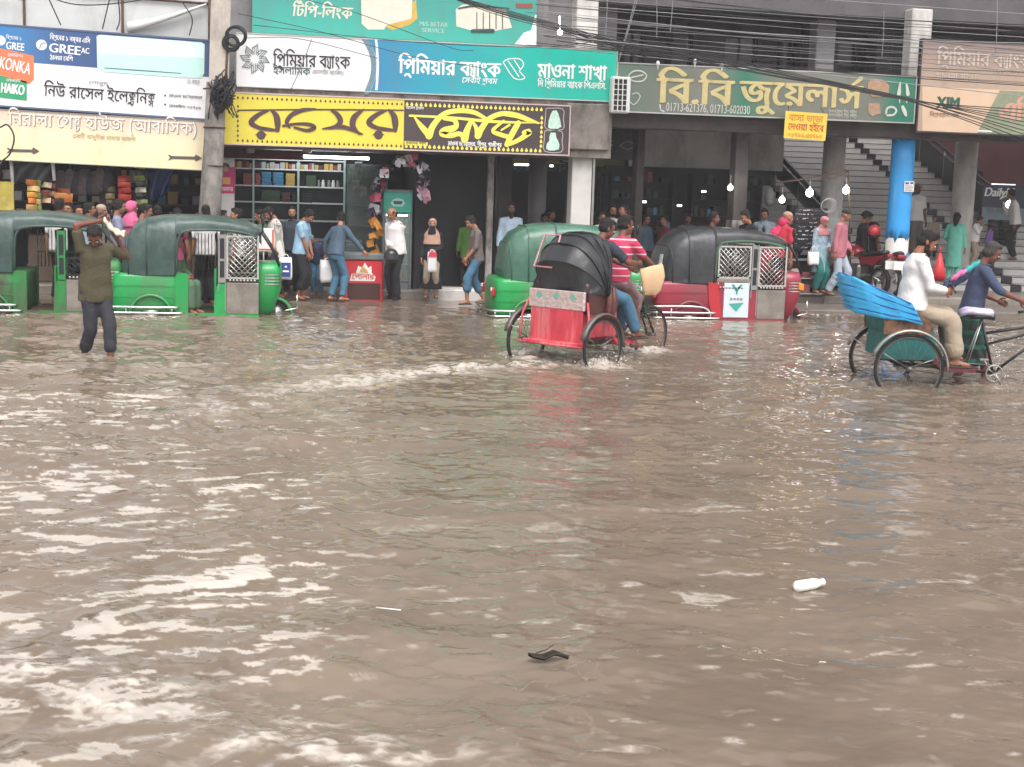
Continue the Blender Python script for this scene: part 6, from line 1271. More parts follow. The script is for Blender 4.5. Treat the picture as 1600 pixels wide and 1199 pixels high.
# lit bulbs
def bulb(px, py, Y, label, r=.062):
    c = onY(px, py, Y); t = thing('hanging_bulb', label, 'light bulb', (c.x, c.y, c.z), group='lit bulbs over the stalls')
    q = MB(); q.ell((0, 0, 0), r, r, r * 1.1, 16, 10); q.build('bulb', M_BULB, t); q = MB(); q.lathe([(.02, r * .9), (.026, r * 1.2), (.022, r * 1.7), (.008, r * 1.8)], 12); q.tube([(0, 0, r * 1.7), (.005, .01, .24)], .004, 5); q.build('holder', M_WHITE, t)
bulb(1141, 294, 26.2, 'lit bulb glowing left of the peeling dark column', .05); bulb(1222, 313, 26.0, 'lit bulb lowest over the crimson headscarf', .055); bulb(1265, 302, 25.9, 'lit bulb hanging above the sunglasses board', .07); bulb(1322, 298, 25.9, 'lit bulb hanging above the dark cap of the man in rose', .065); bulb(1577, 320, 29.8, 'lit bulb at the right edge in front of the blue board', .075)
for px, py, Y_, w_, lab in ((815, 258, 30.5, .16, 'small lit tube deep in the passage left of the round pillar'), (862, 260, 30.5, .04, 'tiny lit lamp beside the round pillar deep in the passage'), (1003, 316, 29.5, .1, 'small lit tube right of the white column in the arcade'), (1100, 300, 29.8, .05, 'tiny lit lamp deep in the arcade above the maroon auto'), (1062, 322, 29.9, .05, 'tiny lit lamp low in the arcade behind the maroon auto')):
    q = MB(); q.bbox(-w_, w_, 0, .03, -.02, .02, .008); one('shop_lamp', q, M_TUBE, lab, 'lamp', loc=onY(px, py, Y_))
c = onY(875, 51, 26.6); q = MB(); q.ell((0, 0, 0), .05, .05, .05); q.tube([(0, 0, .04), (0, .1, .3)], .008, 5); one('wall_lamp', q, M_BULB, 'small lit lamp beside the upper white column above the bank sign', 'lamp', loc=c)
q = MB(); q.tube([onY(*p, 25.95) for p in ((1212, 286), (1240, 283), (1285, 275), (1326, 268), (1323, 285))], .014, 6); q.tube([onY(*p, 25.95) for p in catmull([(1290, 272), (1300, 265), (1326, 268), (1300, 280), (1288, 275)], 4)], .008, 5); q.tube([onY(*p, 25.95) for p in ((1326, 268), (1330, 470))], .016, 6); one('lamp_pole', q, M_RUST, 'bent iron pipe carrying the bulbs over the pavement stall', 'lamp pole')
q = MB(); [q.ring(onY(1292 + i, 322, 25.98), (.3, 1, .2), .12 + .01 * i, .008, 22, 5) for i in range(4)]; one('wire_coil', q, M_WIREP, 'coil of pale wire hanging below the bent lamp pipe', 'wire')

# ------------------------------------------------------------------ sweet shop stock
def shelf_X(px): return onY(px, 300, 28.5).x
SX = [shelf_X(v) for v in (342, 396, 466, 538)]; SZ = [1.33, 1.68, 2.0, 2.33]
t = thing('shop_shelf', 'white steel wall shelves at the back of the sweet shop', 'shelf', (SX[0], 28.5, .17)); q = MB()
for z in SZ + [2.52]: q.box(0, SX[3] - SX[0], -.02, .36, z - .17, z - .145)
q.build('shelf_board', M_WHITE, t); q = MB()
for x in SX: q.box(x - SX[0] - .02, x - SX[0] + .02, -.03, .0, 0, 2.4)
q.build('upright', mat('mint white steel', 'b9cdc6', .5), t); q = MB(); q.box(-.02, SX[3] - SX[0] + .02, .36, .38, 0, 2.4); q.build('back_board', mat('dim green board', '3c4a4a', .7), t)
BOXM = {c: mat('carton ' + c, c, .6, var=.15, scale=9) for c in ('4a8fb5', 'a8504c', 'c8c2b8', 'c9a95c', '5a3a34', '37503a', '8c4a50', '2c2c34', 'b5b9bb')}
rr = random.Random(5); _proto = {}
def goods(name, label, group, x, y, z, w, d, h, col):
    kk = (name, w, d, h, col)
    if kk not in _proto: q = MB(); q.bbox(-w / 2, w / 2, 0, d, 0, h, .006); q.mat(BOXM[col]); _proto[kk] = q.build(name, BOXM[col]); o = _proto[kk]
    else: o = _proto[kk].copy(); COL.objects.link(o)
    o.location = (x, y, z); o.rotation_euler = (0, 0, rr.gauss(0, .05)); tag(o, label, 'box', group)
def stack(px0, px1, z, n, hh, col, label, group, name='carton'):
    x0, x1 = shelf_X(px0), shelf_X(px1)
    for i in range(n): goods(name, label, group, (x0 + x1) / 2, 28.49, z + .002 + i * (hh + .002), x1 - x0 - .015, .26, hh, col)
stack(408, 424, SZ[2], 5, .055, '4a8fb5', 'flat blue carton in the left blue stack on the shop shelf', 'blue sweet cartons on the shelf')
stack(426, 443, SZ[2], 5, .055, '4a8fb5', 'flat blue carton in the right blue stack on the shop shelf', 'blue sweet cartons on the shelf, right stack')
stack(446, 461, SZ[2], 5, .052, 'c9a95c', 'flat tan carton stacked right of the blue ones', 'tan sweet cartons on the shelf')
stack(379, 394, SZ[2], 4, .06, 'a8504c', 'flat rusty red carton stacked left of the mint upright', 'red sweet cartons on the shelf'); stack(399, 407, SZ[2], 4, .06, 'a8504c', 'narrow red carton stacked beside the blue ones', 'narrow red cartons on the shelf')
for px0, col, lab in ((350, '8c4a50', 'dull red'), (360, 'a8504c', 'rusty red')): stack(px0, px0 + 9, SZ[2], 4, .06, col, lab + ' carton in the leftmost shelf stacks', lab + ' cartons at the shelf end')
stack(440, 454, SZ[1], 4, .05, '5a3a34', 'dark brown carton on the second lowest shelf', 'brown cartons on the shelf'); stack(456, 463, SZ[1], 4, .05, '2c2c34', 'black carton beside the brown stack', 'black cartons on the shelf'); stack(472, 488, SZ[1], 4, .05, '2c2c34', 'black carton right of the middle upright', 'black cartons right of the upright'); stack(408, 438, SZ[1], 2, .12, '37503a', 'long dark green box on the second lowest shelf', 'green boxes on the shelf'); stack(478, 494, SZ[2], 1, .24, '37503a', 'tall dark green gift box on the shelf', 'green gift box')
x = shelf_X(345); i = 0
while x < SX[3] - .06:
    w = rr.choice((.05, .07, .09)); goods('packet', 'small upright packet in the row on the highest shop shelf', 'packets along the highest shelf', x + w / 2, 28.5, SZ[3] + .002, w, .1, rr.choice((.12, .15)), rr.choice(('a8504c', 'c8c2b8', 'b5b9bb', 'c9a95c', '5a3a34', '8c4a50'))); x += w + .012
for px in (498, 505, 514, 521, 528):
    q = MB(); q.lathe([(.03, 0), (.034, .02), (.034, .1), (.024, .13), (.026, .16)], 14); one('jar', q, rr.choice((M_WHITE, M_STEEL)), 'small pale jar on the shelf right of the green gift box', 'jar', 'pale jars on the shelf', loc=(shelf_X(px), 28.6, SZ[2] + .003))
t = thing('display_cabinet', 'tall glass display cabinet with green bottles, right end of the sweet shop', 'cabinet', (shelf_X(571), 28.0, .17)); w = (shelf_X(600) - shelf_X(541)) / 2
q = MB(); [q.box(-w, w, .0, .5, z, z + .02) for z in (0, .7, 1.1, 1.5, 1.9, 2.3)]; q.box(-w, w, .48, .5, 0, 2.3); [q.box(s * w - .015, s * w + .015, 0, .03, 0, 2.32) for s in (-1, 1)]; q.build('cabinet_frame', mat('green grey steel', '6f827c', .5), t)
q = MB(); q.box(-w, w, -.006, 0, .02, 2.3); q.build('glass_front', M_GLASS, t)
gb = mat('green bottle glass', '3f7a5c', .15, var=.2)
for k_ in range(11):
    q = MB(); q.lathe([(.03, 0), (.032, .16), (.014, .22), (.014, .27)], 12); one('bottle', q, gb, 'green bottle in the top row of the shop display cabinet', 'bottle', 'green bottles in the cabinet', loc=(t.location.x - w + .05 + k_ * (2 * w - .1) / 10, 28.2, 2.095))
for k_, (px, py) in enumerate(((560, 262), (575, 285), (556, 290), (585, 280), (568, 300))):
    q = MB(); q.bbox(-.07, .07, 0, .02, -.1, .1, .006); v = onY(px, py, 27.97); one('hung_print', q, mat('grey picture print %d' % (k_ % 2), ('8e958f', '5c615f')[k_ % 2], .5, var=.5, scale=14), 'grey printed card taped to the glass of the display cabinet', 'card', 'cards on the display cabinet', loc=(v.x, 27.96, v.z))
t = thing('shop_counter', 'dark glass topped counter along the front of the sweet shop', 'counter', (1.05, 26.9, .17)); q = MB(); q.bbox(-1.3, .95, 0, .5, 0, .5, .01); q.build('base', mat('dark brown counter', '3a2f2c', .5, var=.2), t); q = MB(); q.box(-1.3, .95, 0, .5, .505, .85); q.build('glass_case', M_GLASS, t); q = MB(); q.bbox(-1.32, .97, -.02, .52, .852, .88, .008); q.build('top', M_STEEL, t)
for k_ in range(12):
    q = MB(); q.ell((0, 0, .03), .09, .07, .05, 12, 8); one('sweet_tray', q, rr.choice((BOXM['c9a95c'], BOXM['c8c2b8'], BOXM['5a3a34'])), 'heap of sweets behind the glass of the shop counter', 'sweets', 'heaps of sweets in the counter', loc=(1.05 - 1.15 + k_ * .18, 27.15, .675))
q = MB(); q.bbox(-.03, .03, 0, .03, 0, .9, .01)
for k_, px in enumerate((391, 480, 552)):
    v = onY(px, 237, 27.2); q = MB(); q.lathe([(.015, .16), (.06, .1), (.085, 0), (.07, -.03), (0, -.04)], 14); one('pendant_lamp', q, mat('frosted lamp glass', 'c9c4bd', .3), 'frosted pendant lamp under the sweet shop canopy', 'lamp', 'pendant lamps in the sweet shop', loc=v)
q = MB(); q.bbox(-.75, .75, 0, .02, 0, .16, .005); v = onY(412, 238, 27.6); one('wine_banner', q, mat('wine red cloth', '6b2430', .7), 'wine red strip above the sweet shop shelves', 'banner', loc=(v.x, 27.6, 2.53))

# freezer
t = thing('chest_freezer', 'red ice cream chest freezer with white Bengali badge and grey lid', 'freezer', (1.97, 25.86, -.06)); q = MB(); q.bbox(-.36, .36, 0, .6, .04, .8, .025); q.build('cabinet', mat('red freezer enamel', 'c8232f', .3, var=.08, coat=.3), t)
q = MB(); q.bbox(-.38, .38, -.02, .64, .8, .92, .02); q.build('lid', mat('grey lid', '6b7276', .35, var=.15), t)
q = MB(); [q.box(-.27 + i * .035, -.25 + i * .035, -.012, .004, .09, .37) for i in range(17)]; q.box(-.29, .3, -.004, .003, .08, .38); q.build('vent', mat('dark vent', '4a2a26', .6), t)
q = MB(); q.mat(M_WHITE); poly(q, [(-.25, .42), (.2, .42), (.22, .5), (.16, .56), (-.22, .55)], -.006); poly(q, [(-.14, .56), (-.1, .7), (-.02, .66), (.02, .76), (.08, .66), (.14, .7), (.15, .56)], -.005); q.mat(mat('caramel print', 'c9a05c', .5)); poly(q, [(-.08, .58), (-.02, .7), (.06, .62), (.09, .56)], -.009); q.mat(mat('red lettering', 'd2502c')); letter(q, 'পোলার', -.21, .45, .4, .09, .025, y=-.012); q.build('badge', parent=t)
q = MB(); q.bbox(-.34, .3, .05, .5, 0, .05, .01); q.build('base', M_WHITE, t)
# cooler
t = thing('drinks_cooler', 'upright glass door drinks cooler with a green header panel', 'cooler', (2.63, 26.45, -.02)); q = MB(); [q.bbox(*b_, .015) for b_ in ((-.28, -.23, 0, .55, 0, 2.05), (.23, .28, 0, .55, 0, 2.05), (-.23, .23, .5, .55, 0, 2.05), (-.23, .23, 0, .5, 0, .32), (-.23, .23, 0, .5, 1.98, 2.05))]; q.build('cabinet', mat('cooler grey', '6d7478', .4), t)
q = MB(); q.bbox(-.27, .27, -.03, .02, 1.62, 2.0, .015); hp = q.build('header_panel', mat('sea green panel', '2f9a84', .35), t); q = MB(); q.mat(mat('pale teal print', '9cc9bf')); poly(q, [(-.14, 1.8), (-.09, 1.87), (0, 1.9), (.09, 1.87), (.14, 1.8), (.08, 1.74), (-.08, 1.74)], -.034); q.mat(P_DKGRN); poly(q, [(-.09, 1.84), (.09, 1.84), (.07, 1.78), (-.07, 1.78)], -.038); q.build('emblem', parent=hp)
q = MB(); q.box(-.23, .23, -.008, 0, .34, 1.6); q.build('glass_door', M_GLASS, t); q = MB(); [q.box(-.23, .23, .05, .48, z, z + .012) for z in (.34, .65, .95, 1.25)]; q.build('shelf', M_STEEL, t); q = MB(); q.box(-.2, .2, .1, .13, 1.56, 1.59); q.build('tube_light', M_TUBE, t)
for z in (.352, .662, .962, 1.262):
    for i in range(6):
        q = MB(); q.lathe([(.03, 0), (.032, .15), (.013, .2), (.014, .24)], 10); one('drink_bottle', q, mat('bottle ' + ('a', 'b', 'c')[i % 3], ('a8a29a', '7a3a2c', '5c8a78')[i % 3], .2), 'drink bottle standing behind the cooler glass', 'bottle', 'bottles in the drinks cooler', loc=(2.63 - .19 + i * .075, 26.6, z - .02))
# arch of snack packets
t = thing('snack_packet_arch', 'arch of shiny black and white snack packets hung over the drinks cooler', 'snack display', (2.4, 26.2, .1)); q = MB(); path = [(587, 425), (586, 360), (588, 320), (596, 285), (610, 262), (628, 252), (645, 254), (657, 266), (661, 290), (659, 312)]
PW = [onY(a, b, 26.15) - t.location for a, b in [(p[0], p[1]) for p in catmull(path, 6)]]; q.tube(PW, .01, 6); q.build('string', M_BLKP, t)
pk = [mat('foil packet %d' % i, c, .25, .3, var=.3, scale=20) for i, c in enumerate(('1f2230', '23263a', 'c9c4cc', '8a2f40', 'c98a3a', 'b98a9a', '30344a'))]
for i in range(98):
    w_ = PW[int(i / 98 * len(PW))]; q = MB(); a, b = rr.uniform(.06, .1), rr.uniform(.09, .16); q.loft([[(a * s * .9, -.004, 0), (a * s, 0, b * .2), (a * s, 0, b * .8), (a * s * .9, -.004, b)] for s in (-1, 1)], False, False); q.v = [(x_, y_ - .02 * math.cos(x_ * 20), z_) for x_, y_, z_ in q.v]
    low = i < 22; m = pk[4] if low and i < 16 else (pk[2] if i % 3 == 0 else (pk[5] if i > 86 else rr.choice(pk[:2] + pk[3:4] + pk[6:]))); q.build('packet', m, t, (w_.x + rr.gauss(0, .055), -.03 - rr.random() * .14, w_.z - .05 + rr.gauss(0, .03)), (rr.gauss(0, .3), rr.gauss(0, .5), rr.gauss(0, .6)))
# placard by the auto's nose
v = onY(412, 360, 24.9); t = thing('placard', 'small white placard with a red edge between the auto mirror and striped shirt', 'placard', (v.x, 24.9, -.05)); q = MB(); q.bbox(-.17, .17, 0, .02, v.z - .32, v.z + .08, .004); q.build('panel', M_WHITE, t); q = MB(); q.bbox(.145, .17, -.008, -.001, v.z - .3, v.z + .06, .002); q.bbox(-.17, .145, -.006, -.001, v.z - .3, v.z - .275, .002); q.build('red_edge', mat('red lettering', 'd2502c'), t); q = MB(); q.tube([(0, .03, 0), (0, .03, v.z)], .015, 6); q.build('post', M_STEEL, t)

# ------------------------------------------------------------------ left kiosks
def sheet(name, pts, Y, m, label, cat, amp=.05, n=12, k=9, dy=0):
    """hanging sheet between four photo corners, with folds"""
    q = MB(); (a, b, c, d) = [onY(px, py, Y) for px, py in pts]; rows = []
    for i in range(n + 1):
        u = i / n; rows.append([tuple(a.lerp(b, u).lerp(d.lerp(c, u), j / k) + Vector((0, amp * math.sin(u * 11 + j * .5) * (j / k + .2) + dy * j / k, .02 * math.sin(u * 7) * (j / k)))) for j in range(k + 1)])
    q.loft(rows, False, False); o = one(name, q, m, label, cat); s = o.modifiers.new('t', 'SOLIDIFY'); s.thickness = .006; return o
M_TARP = mat('black tarpaulin', '2b3038', .25, var=.3, scale=4, bump=.4, bscale=9)
sheet('tarpaulin', ((16, 250), (84, 254), (82, 288), (20, 290)), 26.0, M_TARP, 'shiny black tarpaulin hung under the guest house sign at the far left', 'tarpaulin'); sheet('tarpaulin', ((228, 268), (272, 262), (262, 300), (236, 318)), 26.6, mat('blue tarpaulin', '1f3f7a', .35, var=.3, bump=.4, bscale=8), 'crumpled blue tarpaulin tied up over the kiosk counter', 'tarpaulin', .12)
for px in (19, 84): q = MB(); q.tube([onY(px - 2, 250, 25.9), onY(px + 1, 289 if px < 50 else 283, 25.9)], .03, 8); one('tarpaulin_pole', q, M_WHITE, 'short white pole at the %s edge of the black tarpaulin' % ('left' if px < 50 else 'right'), 'pole')
def strip(px, p0, p1, Y, cols, label, w=.09):
    a, b = onY(px, p0, Y), onY(px, p1, Y); t = thing('snack_strip', label, 'snack strip', (a.x, Y, b.z), group='strips of snack packets at the kiosks'); n = max(3, int((a.z - b.z) / .105))
    for i in range(n):
        q = MB(); q.loft([[(s * w, 0, 0), (s * w, -.02 * (1 - abs(s)), .045), (s * w, 0, .095)] for s in (-1, -.5, 0, .5, 1)], False, False); q.v = [(x_, y_ - .025 * (1 - (x_ / w) ** 2), z_) for x_, y_, z_ in q.v]
        q.build('packet', mat('snack foil ' + cols[i % len(cols)], cols[i % len(cols)], .25, .2, var=.35, scale=22), t, (rr.gauss(0, .01), rr.gauss(0, .012), i * (a.z - b.z) / n), (rr.gauss(0, .15), rr.gauss(0, .06), rr.gauss(0, .3)))
strip(50, 280, 338, 25.9, ('d99a3c', 'd9b070', 'c9782c'), 'strip of orange snack packets hanging left at the kiosk'); strip(60, 281, 330, 25.95, ('7a9a4a', 'c9b870'), 'narrow strip of green snack packets beside the orange one', .045); strip(71, 282, 318, 26.0, ('c9a48a', '8a4a3c', 'd9c0a0'), 'strip of pale brown snack packets right of the green strip'); strip(82, 284, 320, 26.1, ('8a3a34', 'b08a70'), 'strip of dark red snack packets under the right tarpaulin pole', .05)
strip(194, 274, 322, 26.0, ('b0322c', 'c9483a'), 'strip of red snack packets in the middle of the kiosk', .11); strip(219, 255, 330, 26.2, ('2f3a2a', '8a9a5a', '22262a', 'c9c4a8'), 'strip of dark green snack packets beside the blue tarpaulin', .1); strip(173, 290, 322, 26.3, ('7a6a4a', 'b0a070'), 'strip of tan snack packets left of the red one', .08); strip(100, 296, 318, 26.0, ('b05a2c', 'd08a4a'), 'short strip of rust orange packets above the crowd', .16)
t = thing('kiosk_rack', 'dark wooden rack of small goods along the back of the left kiosks', 'rack', (-2.6, 28.6, .17)); q = MB()
for z in (.5, 1.0, 1.4, 1.8, 2.2): q.bbox(-2.2, 1.7, 0, .4, z, z + .03, .005)
for x in (-2.2, -.9, .4, 1.7): q.bbox(x - .03, x + .03, -.02, .42, 0, 2.4, .005)
q.build('rack_frame', mat('dark wood', '4a3a30', .7, var=.3, scale=6), t)
for i in range(64):
    z = (.702, 1.202, 1.602, 2.002)[i % 4]; goods('kiosk_box', 'small packet standing on the kiosk rack', 'packets on the kiosk rack', -4.7 + (i // 4) * .24 + rr.gauss(0, .02), 28.65, z, rr.choice((.1, .14, .18)), .2, rr.choice((.12, .18, .24)), rr.choice(('4a8fb5', 'a8504c', 'c8c2b8', 'c9a95c', '37503a', '8c4a50', 'b5b9bb')))
q = MB(); q.bbox(-2.3, 1.75, 0, .5, 0, .85, .02); one('kiosk_counter', q, mat('worn counter wood', '6d5a4c', .6, var=.25, dirt=.4), 'worn wooden counter of the left kiosks behind the crowd', 'counter', loc=(-2.6, 26.9, .17))
q = MB(); q.bbox(-.35, .35, 0, .03, 0, .5, .01); v = onY(8, 330, 25.8); one('yellow_board', q, mat('dirty yellow board', 'b9a84a', .6, var=.25, dirt=.4), 'dirty yellow board at the left edge above the old green auto', 'board', loc=(v.x - .2, 25.8, v.z))
for i in range(9):
    px = 95 + i * 9 + rr.gauss(0, 3); v = onY(px, 262 + rr.uniform(0, 8), 26.3); q = MB(); q.tube([(0, 0, 0), (.01, 0, -.12), (-.02, .02, -.3), (0, 0, -.42)], [.04, .09, .11, .05], 8); q.v = [(x_ * (1 + .3 * math.sin(z_ * 40)), y_ * .5, z_) for x_, y_, z_ in q.v]; one('hanging_bundle', q, mat('bundle cloth %d' % (i % 3), ('5c5450', '6b5f62', '3f3c42')[i % 3], .8, var=.4, scale=12), 'dark plastic bundle hanging from the kiosk canopy', 'bundle', 'bundles hanging from the kiosk canopy', loc=v)

# dim stock at the back of the arcade
for x0, x1, Y, lab in ((6.75, 7.45, 30.2, 'dim rack of goods left of the dark arcade column'), (7.75, 9.15, 30.4, 'dim rack of goods between the two dark arcade columns'), (9.6, 11.2, 30.4, 'dim rack of goods right of the peeling column')):
    t = thing('goods_rack', lab, 'rack', (x0, Y, .2)); q = MB()
    for k_ in range(6): q.box(0, x1 - x0, 0, .35, .3 + k_ * .36, .32 + k_ * .36)
    for x_ in (0, x1 - x0): q.box(x_ - .02, x_ + .02, -.01, .36, 0, 2.3)
    q.build('rack_frame', M_DARK2, t)
    for k_ in range(int((x1 - x0) / .15) * 6):
        if rr.random() < .45: continue
        goods('rack_box', 'small packet on the dim arcade racks', 'packets on the arcade racks', x0 + .1 + (k_ // 6) * .15, Y + .02, .2 + .322 + (k_ % 6) * .36, rr.choice((.08, .12)), .2, rr.choice((.1, .16, .22)), rr.choice(('2c2c34', '37503a', '5a3a34', '2c2c34', '8c4a50', '4a8fb5')))
# ------------------------------------------------------------------ right: pavement stall
v = onY(1262, 420, 26.1); t = thing('steel_stall', 'grey steel stall table with low shelves beside the printed tunic', 'stall', (v.x - .1, 26.0, .03)); q = MB(); [q.bbox(-.5, .45, 0, .45, z, z + .03, .006) for z in (.2, .5, .85)]; q.build('shelf', M_STEEL, t); q = MB(); [q.tube([(x_, y_, 0), (x_, y_, .86)], .018, 6) for x_ in (-.48, .43) for y_ in (.02, .43)]; q.build('leg', M_STEEL, t)
for i in range(7): q = MB(); q.bbox(-.09, .09, 0, .2, 0, .1 + .03 * (i % 3), .01); one('stall_box', q, BOXM[('b5b9bb', 'c8c2b8', '8c4a50', '2c2c34')[i % 4]], 'small box on the shelves of the grey steel stall', 'box', 'boxes on the steel stall', loc=(t.location.x - .38 + (i % 4) * .23, 26.08, .03 + (.232, .532)[i // 4]))
a, b = onY(1243, 325, 26.4), onY(1290, 392, 26.4); t = thing('sunglasses_board', 'dark display board crowded with glinting sunglasses under the bulbs', 'display board', ((a.x + b.x) / 2, 26.4, b.z)); w, hh = b.x - a.x, a.z - b.z
q = MB(); q.bbox(-w / 2, w / 2, 0, .03, 0, hh, .006); q.build('board', M_DARK2, t); gl = [mat('glinting lens %d' % i, c, .1, .3, var=.3) for i, c in enumerate(('d9dce0', '2a2a30', '8a8f96', 'b0a08a'))]
for i in range(90): q = MB(); x_ = -w / 2 + .04 + (i % 9) * (w - .08) / 8; z_ = .05 + (i // 9) * (hh - .1) / 9; [q.ell((s * .018, -.012, 0), .017, .008, .013, 8, 6) for s in (-1, 1)]; q.tube([(-.03, -.012, .008), (.03, -.012, .008)], .003, 4); q.build('sunglasses', gl[rr.choice((0, 1, 1, 2, 3))], t, (x_ + rr.gauss(0, .008), 0, z_), (rr.gauss(0, .4), rr.gauss(0, .2), rr.gauss(0, .5)))
v = onY(1202, 308, 26.4); q = MB(); q.ell((0, 0, 0), .1, .06, .2, 14, 10); q.mat(mat('amber melon', 'c9a83c', .5, var=.3)).ell((0, -.02, -.12), .085, .06, .07, 12, 8); one('hanging_bag', q, mat('black grey net bag', '3a3a3c', .6, var=.4, scale=20), 'dark oval bag with a yellow lower end hanging beside the stairs', 'bag', loc=v)
v = onY(1304, 345, 26.7); q = MB(); q.bbox(-.33, .33, 0, .03, -.5, .05, .03); one('glass_panel', q, glass('dusty panel', '9aa6a4', .3, .55), 'dusty glass panel leaning behind the rose shirt', 'panel', loc=(v.x, 26.75, v.z))
for px in (1546, 1562, 1574):
    v = onY(px, 345, 30.4); q = MB(); [q.lathe([(.11, z), (.13, z + .01), (.13, z + .08), (.11, z + .09)], 16) for z in [i * .095 for i in range(8)]]; one('black_canister', q, M_BLKP, 'stack of black rings standing below the blue board', 'canister', 'black canisters below the blue board', loc=(v.x, 30.2, .95))
q = MB(); q.tube(catmull([(0, 0, 0), (.12, 0, .12), (.05, .05, .3), (.2, 0, .42)], 5), [.1] * 16, 8); q.v = [(x_, y_ * .6, z_ + .03 * math.sin(x_ * 30)) for x_, y_, z_ in q.v]; v = onY(1408, 425, 26.3); q.v = [tuple(Vector(p) * 1.35) for p in q.v]; one('rain_cover', q, mat('faded blue rain cover', '4f74a0', .5, var=.2, bump=.3), 'faded blue cloth bundled over the motorcycle by the column', 'cloth', loc=(v.x - .12, 26.25, v.z - .25))

# ------------------------------------------------------------------ things people carry
def bag(name, label, P, w, d, h, m, rz=0.0, art=None, strap=.1, cat='bag'):
    pb_ = name == 'paper_bag'; t = thing(name, label, cat, (P.x, P.y, P.z - h - strap), rz); q = MB(); R_ = lambda z, k: [(w / 2 * k * sgnpow(math.cos(a), .45), d / 2 * k * sgnpow(math.sin(a), .6), z + .01 * math.sin(a * 3)) for a in [2 * PI * i / 20 for i in range(20)]]
    q.loft([R_(0, .9), R_(h * .15, 1.02), R_(h * .6, 1.0), R_(h, .92)] if not pb_ else [[(x_ + .03 * math.sin(z_ * 9), y_ * f_, z_ + .25 * x_ * (z_ > .2)) for x_, y_, z_ in R_(h * u_, k_)] for u_, k_, f_ in ((0, .55, .5), (.2, .8, 1), (.6, 1, 1), (.95, 1.0, .5), (1.02, .95, .15))]); q.build('bag_body', m, t); q = MB()
    for s in ((-1, 1) if not pb_ else ()): q.tube(catmull([(-w * .25, s * d * .3, h), (-w * .15, s * d * .15, h + strap * .8), (0, 0, h + strap), (w * .15, s * d * .15, h + strap * .8), (w * .25, s * d * .3, h)], 4), .006, 5)
    if not pb_: q.build('handle', m, t)
    if art: q = MB(); art(q); q.build('print', parent=t)
    return t
def hand(label_start, side):
    for o in SC.objects:
        if o.get('label', '').startswith(label_start): return _H[label_start][side]
P1 = onY(446, 398, 25.2); P1.z -= .0
def pbag(q): q.mat(mat('deep blue print', '23408a', .5)); rect(q, -.085, .085, .05, .3, -.075); q.mat(P_WHITE); rect(q, -.055, .055, .13, .16, -.078); rect(q, -.02, .02, .21, .24, -.078)
bag('shopping_bag', 'white shopping bag with a deep blue print held by the striped shirt man', P1, .24, .12, .38, M_WHITE, R(5), pbag, .06)
v = dm['lh']; bag('shopping_bag', 'plain white plastic sack hanging from the denim shirt man\'s hand', v + Vector((.06, -.05, .02)), .34, .16, .4, mat('white plastic bag', 'dcd9dc', .35, var=.06, bump=.4, bscale=14), R(10), None, .04)
v = wv['lh']; bag('shopping_bag', 'white bag with a rose red upper edge held by the veiled woman', v + Vector((.0, -.08, .06)), .17, .1, .36, mat('white plastic bag', 'dcd9dc'), 0, lambda q: (q.mat(mat('rose red print', 'c03a4c', .5)), poly(q, [(-.08, .28), (.08, .28), (.07, .37), (-.06, .37)], -.062)), .05)
v = (pa['lh'] + pa['rh']) / 2; bag('paper_bag', 'tan paper bag held on the lap of the navy T-shirt passenger', v + Vector((.16, -.08, .05)), .32, .09, .36, mat('tan paper', 'cdab84', .6, var=.1, bump=.2), RICK[2] - .6, None, .05)
v = onY(1272, 385, 25.8); bag('handbag', 'white handbag at the side of the woman in the rose headscarf', v, .26, .1, .24, M_WHITE, R(20), None, .12); v = onY(1441, 392, 29.2); bag('carrier_bag', 'small red carrier bag hanging by the white polo man on the stairs', v, .22, .1, .26, mat('red plastic bag', 'c22c34', .4), 0, None, .08)
v = onY(1466, 425, 17.5); q = MB(); q.tube([(0, 0, 0), (0, 0, .08), (0, 0, .36)], [.07, .088, .016], 12); q.tube([(0, 0, .34), (0, 0, .44)], .008, 5)
v = onY(1466, 440, 16.6); one('red_bag', q, mat('red plastic bag', 'c22c34'), 'red plastic bag hanging behind the phone held by the rickshaw passenger', 'bag', loc=(v.x, 16.6, v.z))
v = hm_['rh'] + Vector((.02, -.1, -.12)); t = thing('crash_helmet', 'black crash helmet held by the balding man in white', 'helmet', v); q = MB(); q.ell((0, 0, 0), .135, .15, .14, 20, 12); q.build('shell', mat('black helmet shell', '26262c', .3, coat=.3), t); q = MB(); q.loft([[(.14 * math.cos(a), -.152 * math.sin(a), z) for a in [R(30 + 12 * i) for i in range(11)]] for z in (-.05, .05)], False, False); q.build('visor', mat('dark visor', '3c3f46', .08), t)
v = onY(1366, 362, 26.75); t = thing('crash_helmet', 'red crash helmet resting on the motorcycle handlebar', 'helmet', v); q = MB(); q.ell((0, 0, 0), .13, .14, .13, 20, 12); q.build('shell', mat('red helmet shell', 'c83a42', .3, coat=.3), t); q = MB(); q.lathe([(.133, -.1), (.136, -.085), (.133, -.07)], 20); q.build('rim_trim', M_BLKP, t)
v = (pb['lh'] + pb['rh']) / 2; q = MB(); q.bbox(-.04, .04, -.008, .008, -.07, .09, .006); one('mobile_phone', q, M_BLKP, 'dark phone in the hands of the white shirted rickshaw passenger', 'phone', loc=v + Vector((.02, -.02, .03)), rot=(R(-30), R(10), R(60)))
v0, v1 = onY(1474, 450, 15.55), onY(1524, 420, 15.75); u = v1 - v0; t = thing('patterned_bag', 'flat bag patterned pink, teal and dark blue between the rickshaw passenger and the indigo shirt', 'bag', v0)
